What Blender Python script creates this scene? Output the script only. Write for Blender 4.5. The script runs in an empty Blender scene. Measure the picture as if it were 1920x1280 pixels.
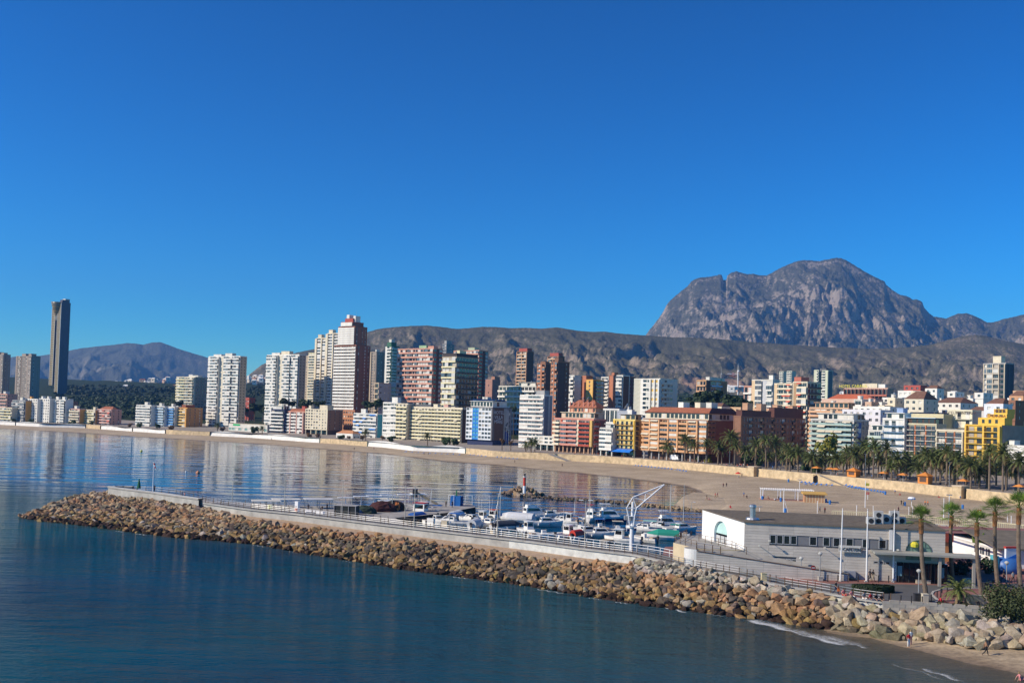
import bpy, bmesh, math, random
import numpy as np
from mathutils import Vector, Matrix

SC = bpy.context.scene
COL = SC.collection
rnd = random.Random(7)
R = math.radians

# ------------------------------------------------------------------ camera
CAM_H = 25.0
FPX = 1920.0                       # focal length in pixels of the 1920 px wide photograph
PITCH, ROLL = R(1.75), R(1.75)
PCX, PCY = 960.0, 718.0            # principal point (the frame is cropped from below)
cam_d = bpy.data.cameras.new('camera')
cam = bpy.data.objects.new('camera', cam_d)
COL.objects.link(cam)
cam_d.sensor_fit = 'HORIZONTAL'
cam_d.sensor_width = 36.0
cam_d.lens = 36.0 * FPX / 1920.0
cam_d.shift_y = (PCY - 640.0) / 1920.0
cam_d.clip_start = 1.0
cam_d.clip_end = 60000.0
CM = Matrix.Rotation(R(90) + PITCH, 3, 'X') @ Matrix.Rotation(ROLL, 3, 'Z')
cam.matrix_world = Matrix.Translation((0, 0, CAM_H)) @ CM.to_4x4()
SC.camera = cam

# ------------------------------------------------------------------ sky and sun
SUN_EL, SUN_AZ = R(33.0), R(-106.0)      # azimuth from +Y, positive towards +X
world = bpy.data.worlds.new('World')
SC.world = world
world.use_nodes = True
wn = world.node_tree
for n in list(wn.nodes):
 wn.nodes.remove(n)
w_out = wn.nodes.new('ShaderNodeOutputWorld')
w_bg = wn.nodes.new('ShaderNodeBackground')
w_sky = wn.nodes.new('ShaderNodeTexSky')
w_sky.sky_type = 'NISHITA'
w_sky.sun_disc = False
w_sky.sun_elevation = SUN_EL
w_sky.sun_rotation = SUN_AZ
w_sky.altitude = 0
w_sky.air_density = 1.0
w_sky.dust_density = 0.0
w_sky.ozone_density = 10.0
w_hs = wn.nodes.new('ShaderNodeHueSaturation')
w_hs.inputs['Saturation'].default_value = 1.19
w_hs.inputs['Hue'].default_value = .487
w_hs.inputs['Value'].default_value = 1.0
w_bg.inputs['Strength'].default_value = 0.115
wn.links.new(w_sky.outputs['Color'], w_hs.inputs['Color'])
w_a, w_b = wn.nodes.new('ShaderNodeVectorMath'), wn.nodes.new('ShaderNodeVectorMath')
w_a.operation = w_b.operation = 'SCALE'
w_a.inputs['Scale'].default_value, w_b.inputs['Scale'].default_value = .22, 1 / .22
w_g = wn.nodes.new('ShaderNodeGamma')
w_g.inputs['Gamma'].default_value = 1.7
wn.links.new(w_hs.outputs['Color'], w_a.inputs[0])
wn.links.new(w_a.outputs[0], w_g.inputs['Color'])
wn.links.new(w_g.outputs[0], w_b.inputs[0])
w_c = wn.nodes.new('ShaderNodeVectorMath')
w_c.operation = 'MULTIPLY'
w_c.inputs[1].default_value = (.9, 1.07, .90)
wn.links.new(w_b.outputs[0], w_c.inputs[0])
wn.links.new(w_c.outputs[0], w_bg.inputs['Color'])
wn.links.new(w_bg.outputs['Background'], w_out.inputs['Surface'])

sun_d = bpy.data.lights.new('sun', 'SUN')
sun_d.energy = 5.0
sun_d.angle = R(0.53)
sun_d.color = (1.0, 0.88, 0.70)
sun = bpy.data.objects.new('sun', sun_d)
COL.objects.link(sun)
to_sun = Vector((math.sin(SUN_AZ) * math.cos(SUN_EL), math.cos(SUN_AZ) * math.cos(SUN_EL), math.sin(SUN_EL)))
sun.rotation_euler = to_sun.to_track_quat('Z', 'Y').to_euler()

vs = SC.view_settings
vs.view_transform = 'Standard'
vs.look = 'None'
vs.exposure = 0.3
vs.gamma = 1.0
vs.use_curve_mapping = False
SC.cycles.use_denoising = True
SC.cycles.max_bounces = 6
SC.cycles.diffuse_bounces = 3
SC.cycles.glossy_bounces = 3
SC.cycles.transmission_bounces = 4
SC.cycles.transparent_max_bounces = 8
SC.cycles.volume_bounces = 0
SC.cycles.caustics_reflective = False
SC.cycles.caustics_refractive = False
SC.cycles.sample_clamp_indirect = 4.0

# ------------------------------------------------------------------ photograph pixel -> place
def ray(u, v):
 d = CM @ Vector(((u - PCX) / FPX, -(v - PCY) / FPX, -1.0))
 return d
def G(u, v, z=0.0):
 """the point of the horizontal plane z that pixel (u, v) looks at"""
 d = ray(u, v)
 t = (z - CAM_H) / d.z
 return Vector((d.x * t, d.y * t, z))
def Dp(u, v, y):
 """the point at depth y that pixel (u, v) looks at"""
 d = ray(u, v)
 t = y / d.y
 return Vector((d.x * t, y, CAM_H + d.z * t))
def Q(u, v):
 d = ray(u, v)
 return d.x / d.y

# ------------------------------------------------------------------ materials
_mats = {}
def nt_new(name):
 m = bpy.data.materials.new(name)
 m.use_nodes = True
 nt = m.node_tree
 for n in list(nt.nodes):
  nt.nodes.remove(n)
 out = nt.nodes.new('ShaderNodeOutputMaterial')
 b = nt.nodes.new('ShaderNodeBsdfPrincipled')
 nt.links.new(b.outputs[0], out.inputs['Surface'])
 return m, nt, b, out
def add_noise(nt, scale, detail=3, rough=.55, coord='Object', stretch=None):
 tc = nt.nodes.new('ShaderNodeTexCoord')
 nz = nt.nodes.new('ShaderNodeTexNoise')
 nz.inputs['Scale'].default_value = scale
 nz.inputs['Detail'].default_value = detail
 nz.inputs['Roughness'].default_value = rough
 if stretch:
  mp = nt.nodes.new('ShaderNodeMapping')
  mp.inputs['Scale'].default_value = stretch
  nt.links.new(tc.outputs[coord], mp.inputs['Vector'])
  nt.links.new(mp.outputs[0], nz.inputs['Vector'])
 else:
  nt.links.new(tc.outputs[coord], nz.inputs['Vector'])
 return nz
def ramp(nt, fac, stops):
 r = nt.nodes.new('ShaderNodeValToRGB')
 e = r.color_ramp.elements
 while len(e) < len(stops):
  e.new(0.5)
 for k, (p, c) in enumerate(stops):
  e[k].position = p
  e[k].color = (c[0], c[1], c[2], 1) if hasattr(c, '__len__') else (c, c, c, 1)
 nt.links.new(fac, r.inputs[0])
 return r
def mixc(nt, a, b, f, mode='MIX'):
 m = nt.nodes.new('ShaderNodeMix')
 m.data_type = 'RGBA'
 m.blend_type = mode
 for i, x in ((6, a), (7, b), (0, f)):
  if hasattr(x, 'is_linked') or hasattr(x, 'node'):
   nt.links.new(x, m.inputs[i])
  elif hasattr(x, '__len__'):
   m.inputs[i].default_value = (x[0], x[1], x[2], 1)
  else:
   m.inputs[i].default_value = x
 return m.outputs[2]
def M(col, rough=.8, var=.18, scale=.35, metal=0., spec=.3, bump=0., name=None):
 """painted / plain surface with uneven tone"""
 key = (tuple(col), rough, var, scale, metal, spec, bump)
 if key in _mats:
  return _mats[key]
 m, nt, b, out = nt_new(name or 'surface')
 nz = add_noise(nt, scale, 4, .6)
 rp = ramp(nt, nz.outputs[0], [(.3, 1 - var), (.7, 1 + var * .35)])
 c = mixc(nt, col, rp.outputs[0], 1.0, 'MULTIPLY')
 nt.links.new(c, b.inputs['Base Color'])
 b.inputs['Roughness'].default_value = rough
 b.inputs['Metallic'].default_value = metal
 b.inputs['Specular IOR Level'].default_value = spec
 if bump:
  bp = nt.nodes.new('ShaderNodeBump')
  bp.inputs['Strength'].default_value = bump
  bp.inputs['Distance'].default_value = .05
  n2 = add_noise(nt, scale * 12, 3)
  nt.links.new(n2.outputs[0], bp.inputs['Height'])
  nt.links.new(bp.outputs[0], b.inputs['Normal'])
 _mats[key] = m
 return m
def glass_mat(col=(.025, .035, .045), rough=.06):
 key = ('glass', tuple(col), rough)
 if key in _mats:
  return _mats[key]
 m, nt, b, out = nt_new('window_glass')
 b.inputs['Base Color'].default_value = (*col, 1)
 b.inputs['Roughness'].default_value = rough
 b.inputs['Specular IOR Level'].default_value = .6
 b.inputs['IOR'].default_value = 1.5
 _mats[key] = m
 return m

# ------------------------------------------------------------------ mesh helpers
class MB:
 def __init__(s):
  s.v, s.f, s.m = [], [], []
 def face(s, pts, mi=0):
  k = len(s.v)
  s.v += [tuple(p) for p in pts]
  s.f.append(tuple(range(k, k + len(pts))))
  s.m.append(mi)
 def box(s, x0, x1, y0, y1, z0, z1, mi=0, skip=''):
  if x0 > x1: x0, x1 = x1, x0
  if y0 > y1: y0, y1 = y1, y0
  if z0 > z1: z0, z1 = z1, z0
  k = len(s.v)
  s.v += [(x0, y0, z0), (x1, y0, z0), (x1, y1, z0), (x0, y1, z0), (x0, y0, z1), (x1, y0, z1), (x1, y1, z1), (x0, y1, z1)]
  for nm, q in (('b', (3, 2, 1, 0)), ('t', (4, 5, 6, 7)), ('f', (0, 1, 5, 4)), ('r', (1, 2, 6, 5)), ('k', (2, 3, 7, 6)), ('l', (3, 0, 4, 7))):
   if nm in skip: continue
   s.f.append(tuple(k + i for i in q)); s.m.append(mi)
 def prism(s, pts, z0, z1, mi=0, mt=None):
  """pts counter-clockwise in plan; z0, z1 numbers or lists"""
  n = len(pts); k = len(s.v)
  a = z0 if hasattr(z0, '__len__') else [z0] * n
  b = z1 if hasattr(z1, '__len__') else [z1] * n
  s.v += [(p[0], p[1], a[i]) for i, p in enumerate(pts)] + [(p[0], p[1], b[i]) for i, p in enumerate(pts)]
  for i in range(n):
   j = (i + 1) % n
   s.f.append((k + i, k + j, k + n + j, k + n + i)); s.m.append(mi)
  s.f.append(tuple(k + n + i for i in range(n))); s.m.append(mi if mt is None else mt)
  s.f.append(tuple(k + n - 1 - i for i in range(n))); s.m.append(mi)
 def tube(s, p0, p1, r0, r1=None, n=6, mi=0, caps=True):
  r1 = r0 if r1 is None else r1
  p0, p1 = Vector(p0), Vector(p1)
  d = (p1 - p0)
  if d.length < 1e-6: return
  d.normalize()
  a = d.orthogonal().normalized(); b = d.cross(a)
  k = len(s.v)
  for p, r in ((p0, r0), (p1, r1)):
   for i in range(n):
    t = 2 * math.pi * i / n
    s.v.append(tuple(p + a * (math.cos(t) * r) + b * (math.sin(t) * r)))
  for i in range(n):
   j = (i + 1) % n
   s.f.append((k + i, k + j, k + n + j, k + n + i)); s.m.append(mi)
  if caps:
   s.f.append(tuple(k + n + i for i in range(n))); s.m.append(mi)
   s.f.append(tuple(k + n - 1 - i for i in range(n))); s.m.append(mi)
 def lathe(s, prof, n=10, mi=0, cx=0, cy=0):
  k = len(s.v)
  for (r, z) in prof:
   for i in range(n):
    t = 2 * math.pi * i / n
    s.v.append((cx + r * math.cos(t), cy + r * math.sin(t), z))
  for q in range(len(prof) - 1):
   for i in range(n):
    j = (i + 1) % n
    s.f.append((k + q * n + i, k + q * n + j, k + (q + 1) * n + j, k + (q + 1) * n + i)); s.m.append(mi)
  s.f.append(tuple(k + (len(prof) - 1) * n + i for i in range(n))); s.m.append(mi)
  s.f.append(tuple(k + n - 1 - i for i in range(n))); s.m.append(mi)
 def mesh(s, name, mats, smooth=False):
  me = bpy.data.meshes.new(name)
  me.from_pydata(s.v, [], s.f)
  if mats is None:                      # face materials were given as materials
   uniq = {}
   idx = [uniq.setdefault(m.name, (len(uniq), m))[0] for m in s.m]
   mats = [q[1] for q in sorted(uniq.values(), key=lambda q: q[0])]
   s.m = idx
  for m in mats:
   me.materials.append(m)
  if len(mats) > 1:
   me.polygons.foreach_set('material_index', s.m)
  if smooth:
   me.polygons.foreach_set('use_smooth', [True] * len(s.f))
  me.update()
  return me
 def build(s, name, mats, parent=None, loc=(0, 0, 0), rot=(0, 0, 0), smooth=False):
  if mats is not None and not isinstance(mats, (list, tuple)): mats = [mats]
  return put(name, s.mesh(name, mats, smooth), parent, loc, rot)
def put(name, me, parent=None, loc=(0, 0, 0), rot=(0, 0, 0), sc=None):
 o = bpy.data.objects.new(name, me)
 COL.objects.link(o)
 o.location = loc
 o.rotation_euler = rot
 if sc is not None:
  o.scale = sc if hasattr(sc, '__len__') else (sc, sc, sc)
 if parent is not None:
  o.parent = parent
 return o
def tag(o, label=None, cat=None, group=None, kind=None):
 if label: o['label'] = label
 if cat: o['category'] = cat
 if group: o['group'] = group
 if kind: o['kind'] = kind
 return o
def thing(name, label, cat, loc=(0, 0, 0), rz=0., group=None):
 o = bpy.data.objects.new(name, None)
 COL.objects.link(o)
 o.location = loc
 o.rotation_euler = (0, 0, rz)
 return tag(o, label, cat, group)
def dup(root, loc, rz=0., label=None, sc=None):
 r = root.copy(); COL.objects.link(r)
 r.location = loc; r.rotation_euler = (0, 0, rz)
 if sc is not None: r.scale = sc if hasattr(sc, '__len__') else (sc, sc, sc)
 if label: r['label'] = label
 for ch in KIDS.get(root.name, []):
  c = ch.copy(); COL.objects.link(c); c.parent = r
  for g in KIDS.get(ch.name, []):
   e = g.copy(); COL.objects.link(e); e.parent = c
 return r
KIDS = {}
def note_kids(root):
 ks = [o for o in COL.objects if o.parent is root]
 KIDS[root.name] = ks
 for k in ks:
  KIDS[k.name] = [o for o in COL.objects if o.parent is k]

# ------------------------------------------------------------------ noise (numpy gradient noise)
def _hash(ix, iy, seed):
 h = (ix.astype(np.int64) * 374761393 + iy.astype(np.int64) * 668265263 + seed * 974634777) & 0xffffffff
 h = ((h ^ (h >> 13)) * 1274126177) & 0xffffffff
 return ((h ^ (h >> 16)) & 0xffff) / 65535.0
def pnoise(x, y, seed=0):
 xi = np.floor(x); yi = np.floor(y)
 fx = x - xi; fy = y - yi
 out = 0
 sx = fx * fx * fx * (fx * (fx * 6 - 15) + 10); sy = fy * fy * fy * (fy * (fy * 6 - 15) + 10)
 def g(a, b):
  t = _hash(xi + a, yi + b, seed) * 2 * np.pi
  return np.cos(t) * (fx - a) + np.sin(t) * (fy - b)
 n0 = g(0, 0) * (1 - sx) + g(1, 0) * sx
 n1 = g(0, 1) * (1 - sx) + g(1, 1) * sx
 return (n0 * (1 - sy) + n1 * sy) * 1.5
def fbm(x, y, oct=5, seed=0, gain=.5):
 s = 0; a = 1; t = 0
 for k in range(oct):
  s = s + a * pnoise(x, y, seed + k * 17); t += a
  x = x * 2.03 + 11.3; y = y * 2.03 - 7.7; a *= gain
 return s / t
def ridged(x, y, oct=5, seed=0, gain=.5):
 s = 0; a = 1; t = 0
 for k in range(oct):
  s = s + a * (1 - np.abs(pnoise(x, y, seed + k * 17)) * 1.6); t += a
  x = x * 2.05 + 3.1; y = y * 2.05 + 5.9; a *= gain
 return s / t
def grid_mesh(name, X, Y, Z, mat, smooth=True):
 ny, nx = X.shape
 me = bpy.data.meshes.new(name)
 co = np.stack([X, Y, Z], -1).reshape(-1, 3).astype(np.float32)
 idx = np.arange(nx * ny).reshape(ny, nx)
 q = np.stack([idx[:-1, :-1], idx[:-1, 1:], idx[1:, 1:], idx[1:, :-1]], -1).reshape(-1, 4)
 me.vertices.add(len(co)); me.vertices.foreach_set('co', co.ravel())
 me.loops.add(q.size); me.loops.foreach_set('vertex_index', q.ravel().astype(np.int32))
 me.polygons.add(len(q)); me.polygons.foreach_set('loop_start', np.arange(0, q.size, 4, dtype=np.int32))
 if smooth: me.polygons.foreach_set('use_smooth', np.ones(len(q), dtype=bool))
 me.materials.append(mat)
 me.update(calc_edges=True); me.validate()
 return me

# ================================================================== LARGE SETTING
def interp(pts):
 xs = [p[0] for p in pts]; ys = [p[1] for p in pts]
 return lambda x: np.interp(x, xs, ys)

# waterfront: foot of the sea wall (z 1.6) and the water's edge (z 0), as seen in the photograph
WALL_PX = [(-160, 790), (0, 796), (75, 800), (160, 802.5), (250, 809), (325, 814), (395, 817), (475, 821), (566, 828), (640, 833), (720, 839),
  (771, 845), (859, 849), (920, 856), (1032, 862), (1107, 866), (1182, 871), (1255, 877), (1311, 883), (1367, 889), (1414, 893),
  (1482, 900), (1532, 905), (1582, 909.5), (1657, 917), (1707, 923), (1755, 929.5), (1791, 933), (1863, 942), (1917, 948), (2100, 972)]
SHORE_PX = [(-160, 799), (0, 803), (150, 811), (250, 818), (375, 825), (475, 831), (600, 841), (720, 850), (840, 865), (940, 872), (1015, 880),
   (1090, 887), (1165, 895), (1240, 904), (1290, 912), (1312, 919), (1319, 924), (1316, 929), (1298, 937), (1270, 943), (1262, 948), (1275, 953), (1300, 957)]
WALL_Z, PROM_Z = 1.6, 4.8
wall_pts = [G(u, v, WALL_Z) for u, v in WALL_PX]
shore_pts = [G(u, v, 0) for u, v in SHORE_PX]
wall_q = np.array([p.x / p.y for p in wall_pts]); wall_y = np.array([p.y for p in wall_pts])
def wall_depth(q):
 return np.interp(q, wall_q, wall_y)

def land_z(x, y):
 """height of the town's ground"""
 q = x / y
 d = y - wall_depth(q) - 45
 t = np.clip(d / 1800, 0, .9)
 z = PROM_Z + 82 * t ** 1.15
 # the old quarter rises behind the palms
 old = np.exp(-((q - .40) / .12) ** 2) * np.clip(d / 120, 0, 1) * np.clip(1.6 - d / 500, 0, 1) * 11
 return z + np.clip(old, 0, 14)

# ---- materials of the setting
def sand_material():
 m, nt, b, out = nt_new('sand')
 n1 = add_noise(nt, .06, 5, .6); n2 = add_noise(nt, 1.6, 4, .65)
 c = ramp(nt, n1.outputs[0], [(.3, (.37, .28, .175)), (.7, (.51, .40, .27))])
 c2 = ramp(nt, n2.outputs[0], [(.38, .72), (.58, 1.06)])
 n4 = add_noise(nt, .45, 5, .7, stretch=(.22, 1., 1.)); c5 = ramp(nt, n4.outputs[0], [(.40, .80), (.58, 1.05)])
 c3 = mixc(nt, mixc(nt, c.outputs[0], c5.outputs[0], 1., 'MULTIPLY'), c2.outputs[0], 1., 'MULTIPLY')
 # wet near the water level
 geo = nt.nodes.new('ShaderNodeNewGeometry'); sp = nt.nodes.new('ShaderNodeSeparateXYZ')
 nt.links.new(geo.outputs['Position'], sp.inputs[0])
 mr = nt.nodes.new('ShaderNodeMapRange')
 mr.inputs['From Min'].default_value = .05; mr.inputs['From Max'].default_value = .42
 ad = nt.nodes.new('ShaderNodeMath'); ad.operation = 'MULTIPLY_ADD'
 ad.inputs[1].default_value = .25; 
 nt.links.new(n1.outputs[0], ad.inputs[0]); nt.links.new(sp.outputs[2], ad.inputs[2])
 nt.links.new(ad.outputs[0], mr.inputs['Value'])
 wet = mixc(nt, (.42, .37, .33), (1, 1, 1), mr.outputs[0])
 c4 = mixc(nt, c3, wet, 1., 'MULTIPLY')
 nt.links.new(c4, b.inputs['Base Color'])
 rr = nt.nodes.new('ShaderNodeMapRange'); rr.inputs['To Min'].default_value = .35; rr.inputs['To Max'].default_value = .95
 nt.links.new(mr.outputs[0], rr.inputs['Value']); nt.links.new(rr.outputs[0], b.inputs['Roughness'])
 bp = nt.nodes.new('ShaderNodeBump'); bp.inputs['Strength'].default_value = .5; bp.inputs['Distance'].default_value = .12
 nt.links.new(n2.outputs[0], bp.inputs['Height']); nt.links.new(bp.outputs[0], b.inputs['Normal'])
 return m
SAND = sand_material()

def scrub_material(name, rock, rock2, scrub, scrub2, sc, bias, slope_lo, slope_hi, quarry=None, bump=30, contrast=.06):
 m, nt, b, out = nt_new(name)
 n1 = add_noise(nt, sc, 8, .68); n2 = add_noise(nt, sc * 5.3, 5, .7); n3 = add_noise(nt, sc * 22, 4, .7)
 rk = ramp(nt, n2.outputs[0], [(.32, rock2), (.66, rock)])
 sb = ramp(nt, n3.outputs[0], [(.35, scrub2), (.62, scrub)])
 geo = nt.nodes.new('ShaderNodeNewGeometry'); sp = nt.nodes.new('ShaderNodeSeparateXYZ')
 nt.links.new(geo.outputs['Normal'], sp.inputs[0])
 sl = nt.nodes.new('ShaderNodeMapRange')
 sl.inputs['From Min'].default_value = slope_lo; sl.inputs['From Max'].default_value = slope_hi
 nt.links.new(sp.outputs[2], sl.inputs['Value'])
 # patchiness: noise of three sizes plus steepness decides where rock shows
 a = nt.nodes.new('ShaderNodeMath'); a.operation = 'MULTIPLY_ADD'; a.inputs[1].default_value = 1.0
 nt.links.new(n3.outputs[0], a.inputs[0]); nt.links.new(n1.outputs[0], a.inputs[2])
 a2 = nt.nodes.new('ShaderNodeMath'); a2.operation = 'MULTIPLY_ADD'; a2.inputs[1].default_value = .5
 nt.links.new(n2.outputs[0], a2.inputs[0]); nt.links.new(a.outputs[0], a2.inputs[2])
 a3 = nt.nodes.new('ShaderNodeMath'); a3.operation = 'MULTIPLY_ADD'; a3.inputs[1].default_value = .35
 nt.links.new(sl.outputs[0], a3.inputs[0]); nt.links.new(a2.outputs[0], a3.inputs[2])
 f = nt.nodes.new('ShaderNodeMapRange'); f.inputs['From Min'].default_value = bias - contrast; f.inputs['From Max'].default_value = bias + contrast
 nt.links.new(a3.outputs[0], f.inputs['Value'])
 c = mixc(nt, rk.outputs[0], sb.outputs[0], f.outputs[0])
 if quarry:                                  # bare earth of the terraced cutting
  (qx, qz, rx, rz) = quarry
  sp2 = nt.nodes.new('ShaderNodeSeparateXYZ'); nt.links.new(geo.outputs['Position'], sp2.inputs[0])
  def nrm(o, c0, r):
   n = nt.nodes.new('ShaderNodeMath'); n.operation = 'SUBTRACT'; nt.links.new(o, n.inputs[0]); n.inputs[1].default_value = c0
   n2_ = nt.nodes.new('ShaderNodeMath'); n2_.operation = 'DIVIDE'; nt.links.new(n.outputs[0], n2_.inputs[0]); n2_.inputs[1].default_value = r
   n3_ = nt.nodes.new('ShaderNodeMath'); n3_.operation = 'POWER'; nt.links.new(n2_.outputs[0], n3_.inputs[0]); n3_.inputs[1].default_value = 4
   return n3_.outputs[0]
  s_ = nt.nodes.new('ShaderNodeMath'); s_.operation = 'ADD'
  nt.links.new(nrm(sp2.outputs[0], qx, rx), s_.inputs[0]); nt.links.new(nrm(sp2.outputs[2], qz, rz), s_.inputs[1])
  s2 = nt.nodes.new('ShaderNodeMath'); s2.operation = 'MULTIPLY_ADD'; s2.inputs[1].default_value = 1.6
  nt.links.new(n1.outputs[0], s2.inputs[0]); nt.links.new(s_.outputs[0], s2.inputs[2])
  qf = nt.nodes.new('ShaderNodeMapRange'); qf.inputs['From Min'].default_value = 1.35; qf.inputs['From Max'].default_value = 1.9
  qf.inputs['To Min'].default_value = 1; qf.inputs['To Max'].default_value = 0
  nt.links.new(s2.outputs[0], qf.inputs['Value'])
  earth = ramp(nt, n2.outputs[0], [(.35, (.20, .125, .085)), (.65, (.36, .24, .16))])
  c = mixc(nt, c, earth.outputs[0], qf.outputs[0])
 nt.links.new(c, b.inputs['Base Color'])
 b.inputs['Roughness'].default_value = .95
 b.inputs['Specular IOR Level'].default_value = .1
 bp = nt.nodes.new('ShaderNodeBump'); bp.inputs['Strength'].default_value = .7; bp.inputs['Distance'].default_value = bump
 ad = nt.nodes.new('ShaderNodeMath'); ad.operation = 'MULTIPLY_ADD'; ad.inputs[1].default_value = .35
 nt.links.new(n3.outputs[0], ad.inputs[0]); nt.links.new(n2.outputs[0], ad.inputs[2])
 nt.links.new(ad.outputs[0], bp.inputs['Height']); nt.links.new(bp.outputs[0], b.inputs['Normal'])
 return m

# ---- sea
def poly_dist(px, py, pts):
 d = np.full(px.shape, 1e9)
 for a, b in zip(pts[:-1], pts[1:]):
  ax, ay, bx, by = a.x, a.y, b.x, b.y
  L = (bx - ax) ** 2 + (by - ay) ** 2 + 1e-9
  t = np.clip(((px - ax) * (bx - ax) + (py - ay) * (by - ay)) / L, 0, 1)
  d = np.minimum(d, np.hypot(px - ax - t * (bx - ax), py - ay - t * (by - ay)))
 return d
# cove at lower right: water's edge and the toe of the rocks
COVE_PX = [(1560, 1186), (1640, 1196), (1700, 1212), (1757, 1225), (1813, 1240), (1869, 1252), (1930, 1266), (2080, 1310), (2300, 1400)]
cove_pts = [G(u, v, 0) for u, v in COVE_PX]
TOE_PX = [(40, 971), (75, 977), (160, 986), (225, 995), (300, 1005), (375, 1012), (475, 1020), (577, 1039), (669, 1054), (761, 1069), (875, 1083), (990, 1100), (1090, 1117),
  (1140, 1125), (1210, 1135), (1310, 1148), (1385, 1157), (1453, 1165), (1541, 1180), (1600, 1187)]
toe_pts = [G(u, v, 0) for u, v in TOE_PX]

def make_sea():
 xs = np.unique(np.concatenate([np.array([-9000, -5000, -3000, -2000, -1500, -1200, -1000, -850]), np.arange(-750, -130, 12.), np.arange(-130, 110, 2.), np.arange(110, 300, 20.)]))
 ys = np.unique(np.concatenate([np.array([-400, -200, -60, 0, 50]), np.arange(80, 380, 2.), np.arange(380, 960, 8.), np.array([1000., 1500, 3000])]))
 X, Y = np.meshgrid(xs, ys)
 m, nt, b, out = nt_new('sea_water')
 me = grid_mesh('sea', X, Y, np.zeros_like(X), m)
 d_c = poly_dist(X, Y, cove_pts); d_b = poly_dist(X, Y, shore_pts); d_t = poly_dist(X, Y, toe_pts)
 sh = np.maximum(np.exp(-d_c / 13.), np.exp(-d_b / 5.5))
 sh = np.maximum(sh, .5 * np.exp(-(d_c / 38) ** 2))
 sh = np.maximum(sh, .35 * np.exp(-d_t / 5.))
 calm = np.clip((Y - (195 - X * .55)) / 60, 0, 1)            # sheltered water inside the breakwater
 at = me.attributes.new('shallow', 'FLOAT', 'POINT'); at.data.foreach_set('value', sh.ravel().astype(np.float32))
 at = me.attributes.new('calm', 'FLOAT', 'POINT'); at.data.foreach_set('value', calm.ravel().astype(np.float32))
 a1 = nt.nodes.new('ShaderNodeAttribute'); a1.attribute_name = 'shallow'
 a2 = nt.nodes.new('ShaderNodeAttribute'); a2.attribute_name = 'calm'
 big = add_noise(nt, .012, 3, .5)
 deep = ramp(nt, big.outputs[0], [(.35, (.0, .038, .092)), (.65, (.0, .070, .094))])
 c = mixc(nt, deep.outputs[0], (.0, .030, .080), a2.outputs['Fac'])
 c = mixc(nt, c, (.095, .10, .078), a1.outputs['Fac'])
 nt.links.new(c, b.inputs['Base Color'])
 b.inputs['IOR'].default_value = 1.33
 sl = nt.nodes.new('ShaderNodeMapRange'); sl.inputs['To Min'].default_value = .04; sl.inputs['To Max'].default_value = .34
 nt.links.new(a2.outputs['Fac'], sl.inputs['Value']); nt.links.new(sl.outputs[0], b.inputs['Specular IOR Level'])
 b.inputs['Roughness'].default_value = .045
 al = nt.nodes.new('ShaderNodeMapRange'); al.inputs['From Min'].default_value = .25; al.inputs['From Max'].default_value = 1.
 al.inputs['To Min'].default_value = 1.; al.inputs['To Max'].default_value = .35
 nt.links.new(a1.outputs['Fac'], al.inputs['Value']); nt.links.new(al.outputs[0], b.inputs['Alpha'])
 # ripples: long-crested chop, gentler inside
 w1 = add_noise(nt, .5, 4, .6, stretch=(.36, 1., 1.)); w2 = add_noise(nt, 3., 3, .6, stretch=(.45, 1., 1.)); w3 = add_noise(nt, .13, 2, .5, stretch=(.3, 1., 1.))
 s1 = nt.nodes.new('ShaderNodeMath'); s1.operation = 'MULTIPLY_ADD'; s1.inputs[1].default_value = .30
 nt.links.new(w2.outputs[0], s1.inputs[0]); nt.links.new(w1.outputs[0], s1.inputs[2])
 s2 = nt.nodes.new('ShaderNodeMath'); s2.operation = 'MULTIPLY_ADD'; s2.inputs[1].default_value = 1.6
 nt.links.new(w3.outputs[0], s2.inputs[0]); nt.links.new(s1.outputs[0], s2.inputs[2])
 cm_ = nt.nodes.new('ShaderNodeMath'); cm_.operation = 'MULTIPLY_ADD'; cm_.inputs[1].default_value = 9.
 nt.links.new(w3.outputs[0], cm_.inputs[0])
 ch = nt.nodes.new('ShaderNodeMath'); ch.operation = 'MULTIPLY'; ch.inputs[1].default_value = .55; nt.links.new(s1.outputs[0], ch.inputs[0]); nt.links.new(ch.outputs[0], cm_.inputs[2])
 hm = nt.nodes.new('ShaderNodeMix'); nt.links.new(a2.outputs['Fac'], hm.inputs[0]); nt.links.new(s2.outputs[0], hm.inputs[2]); nt.links.new(cm_.outputs[0], hm.inputs[3])
 st = nt.nodes.new('ShaderNodeMapRange'); st.inputs['To Min'].default_value = .8; st.inputs['To Max'].default_value = .075
 nt.links.new(a2.outputs['Fac'], st.inputs['Value'])
 wp = ramp(nt, add_noise(nt, .022, 3, .6, stretch=(.5, 1., 1.)).outputs[0], [(.35, .45), (.65, 1.3)])
 sw_ = nt.nodes.new('ShaderNodeMath'); sw_.operation = 'MULTIPLY'; nt.links.new(st.outputs[0], sw_.inputs[0]); nt.links.new(wp.outputs[0], sw_.inputs[1])
 bp = nt.nodes.new('ShaderNodeBump'); bp.inputs['Distance'].default_value = 1.0
 nt.links.new(sw_.outputs[0], bp.inputs['Strength'])
 nt.links.new(hm.outputs[0], bp.inputs['Height']); nt.links.new(bp.outputs[0], b.inputs['Normal'])
 return tag(put('sea', me), kind='structure')
make_sea()

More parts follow.
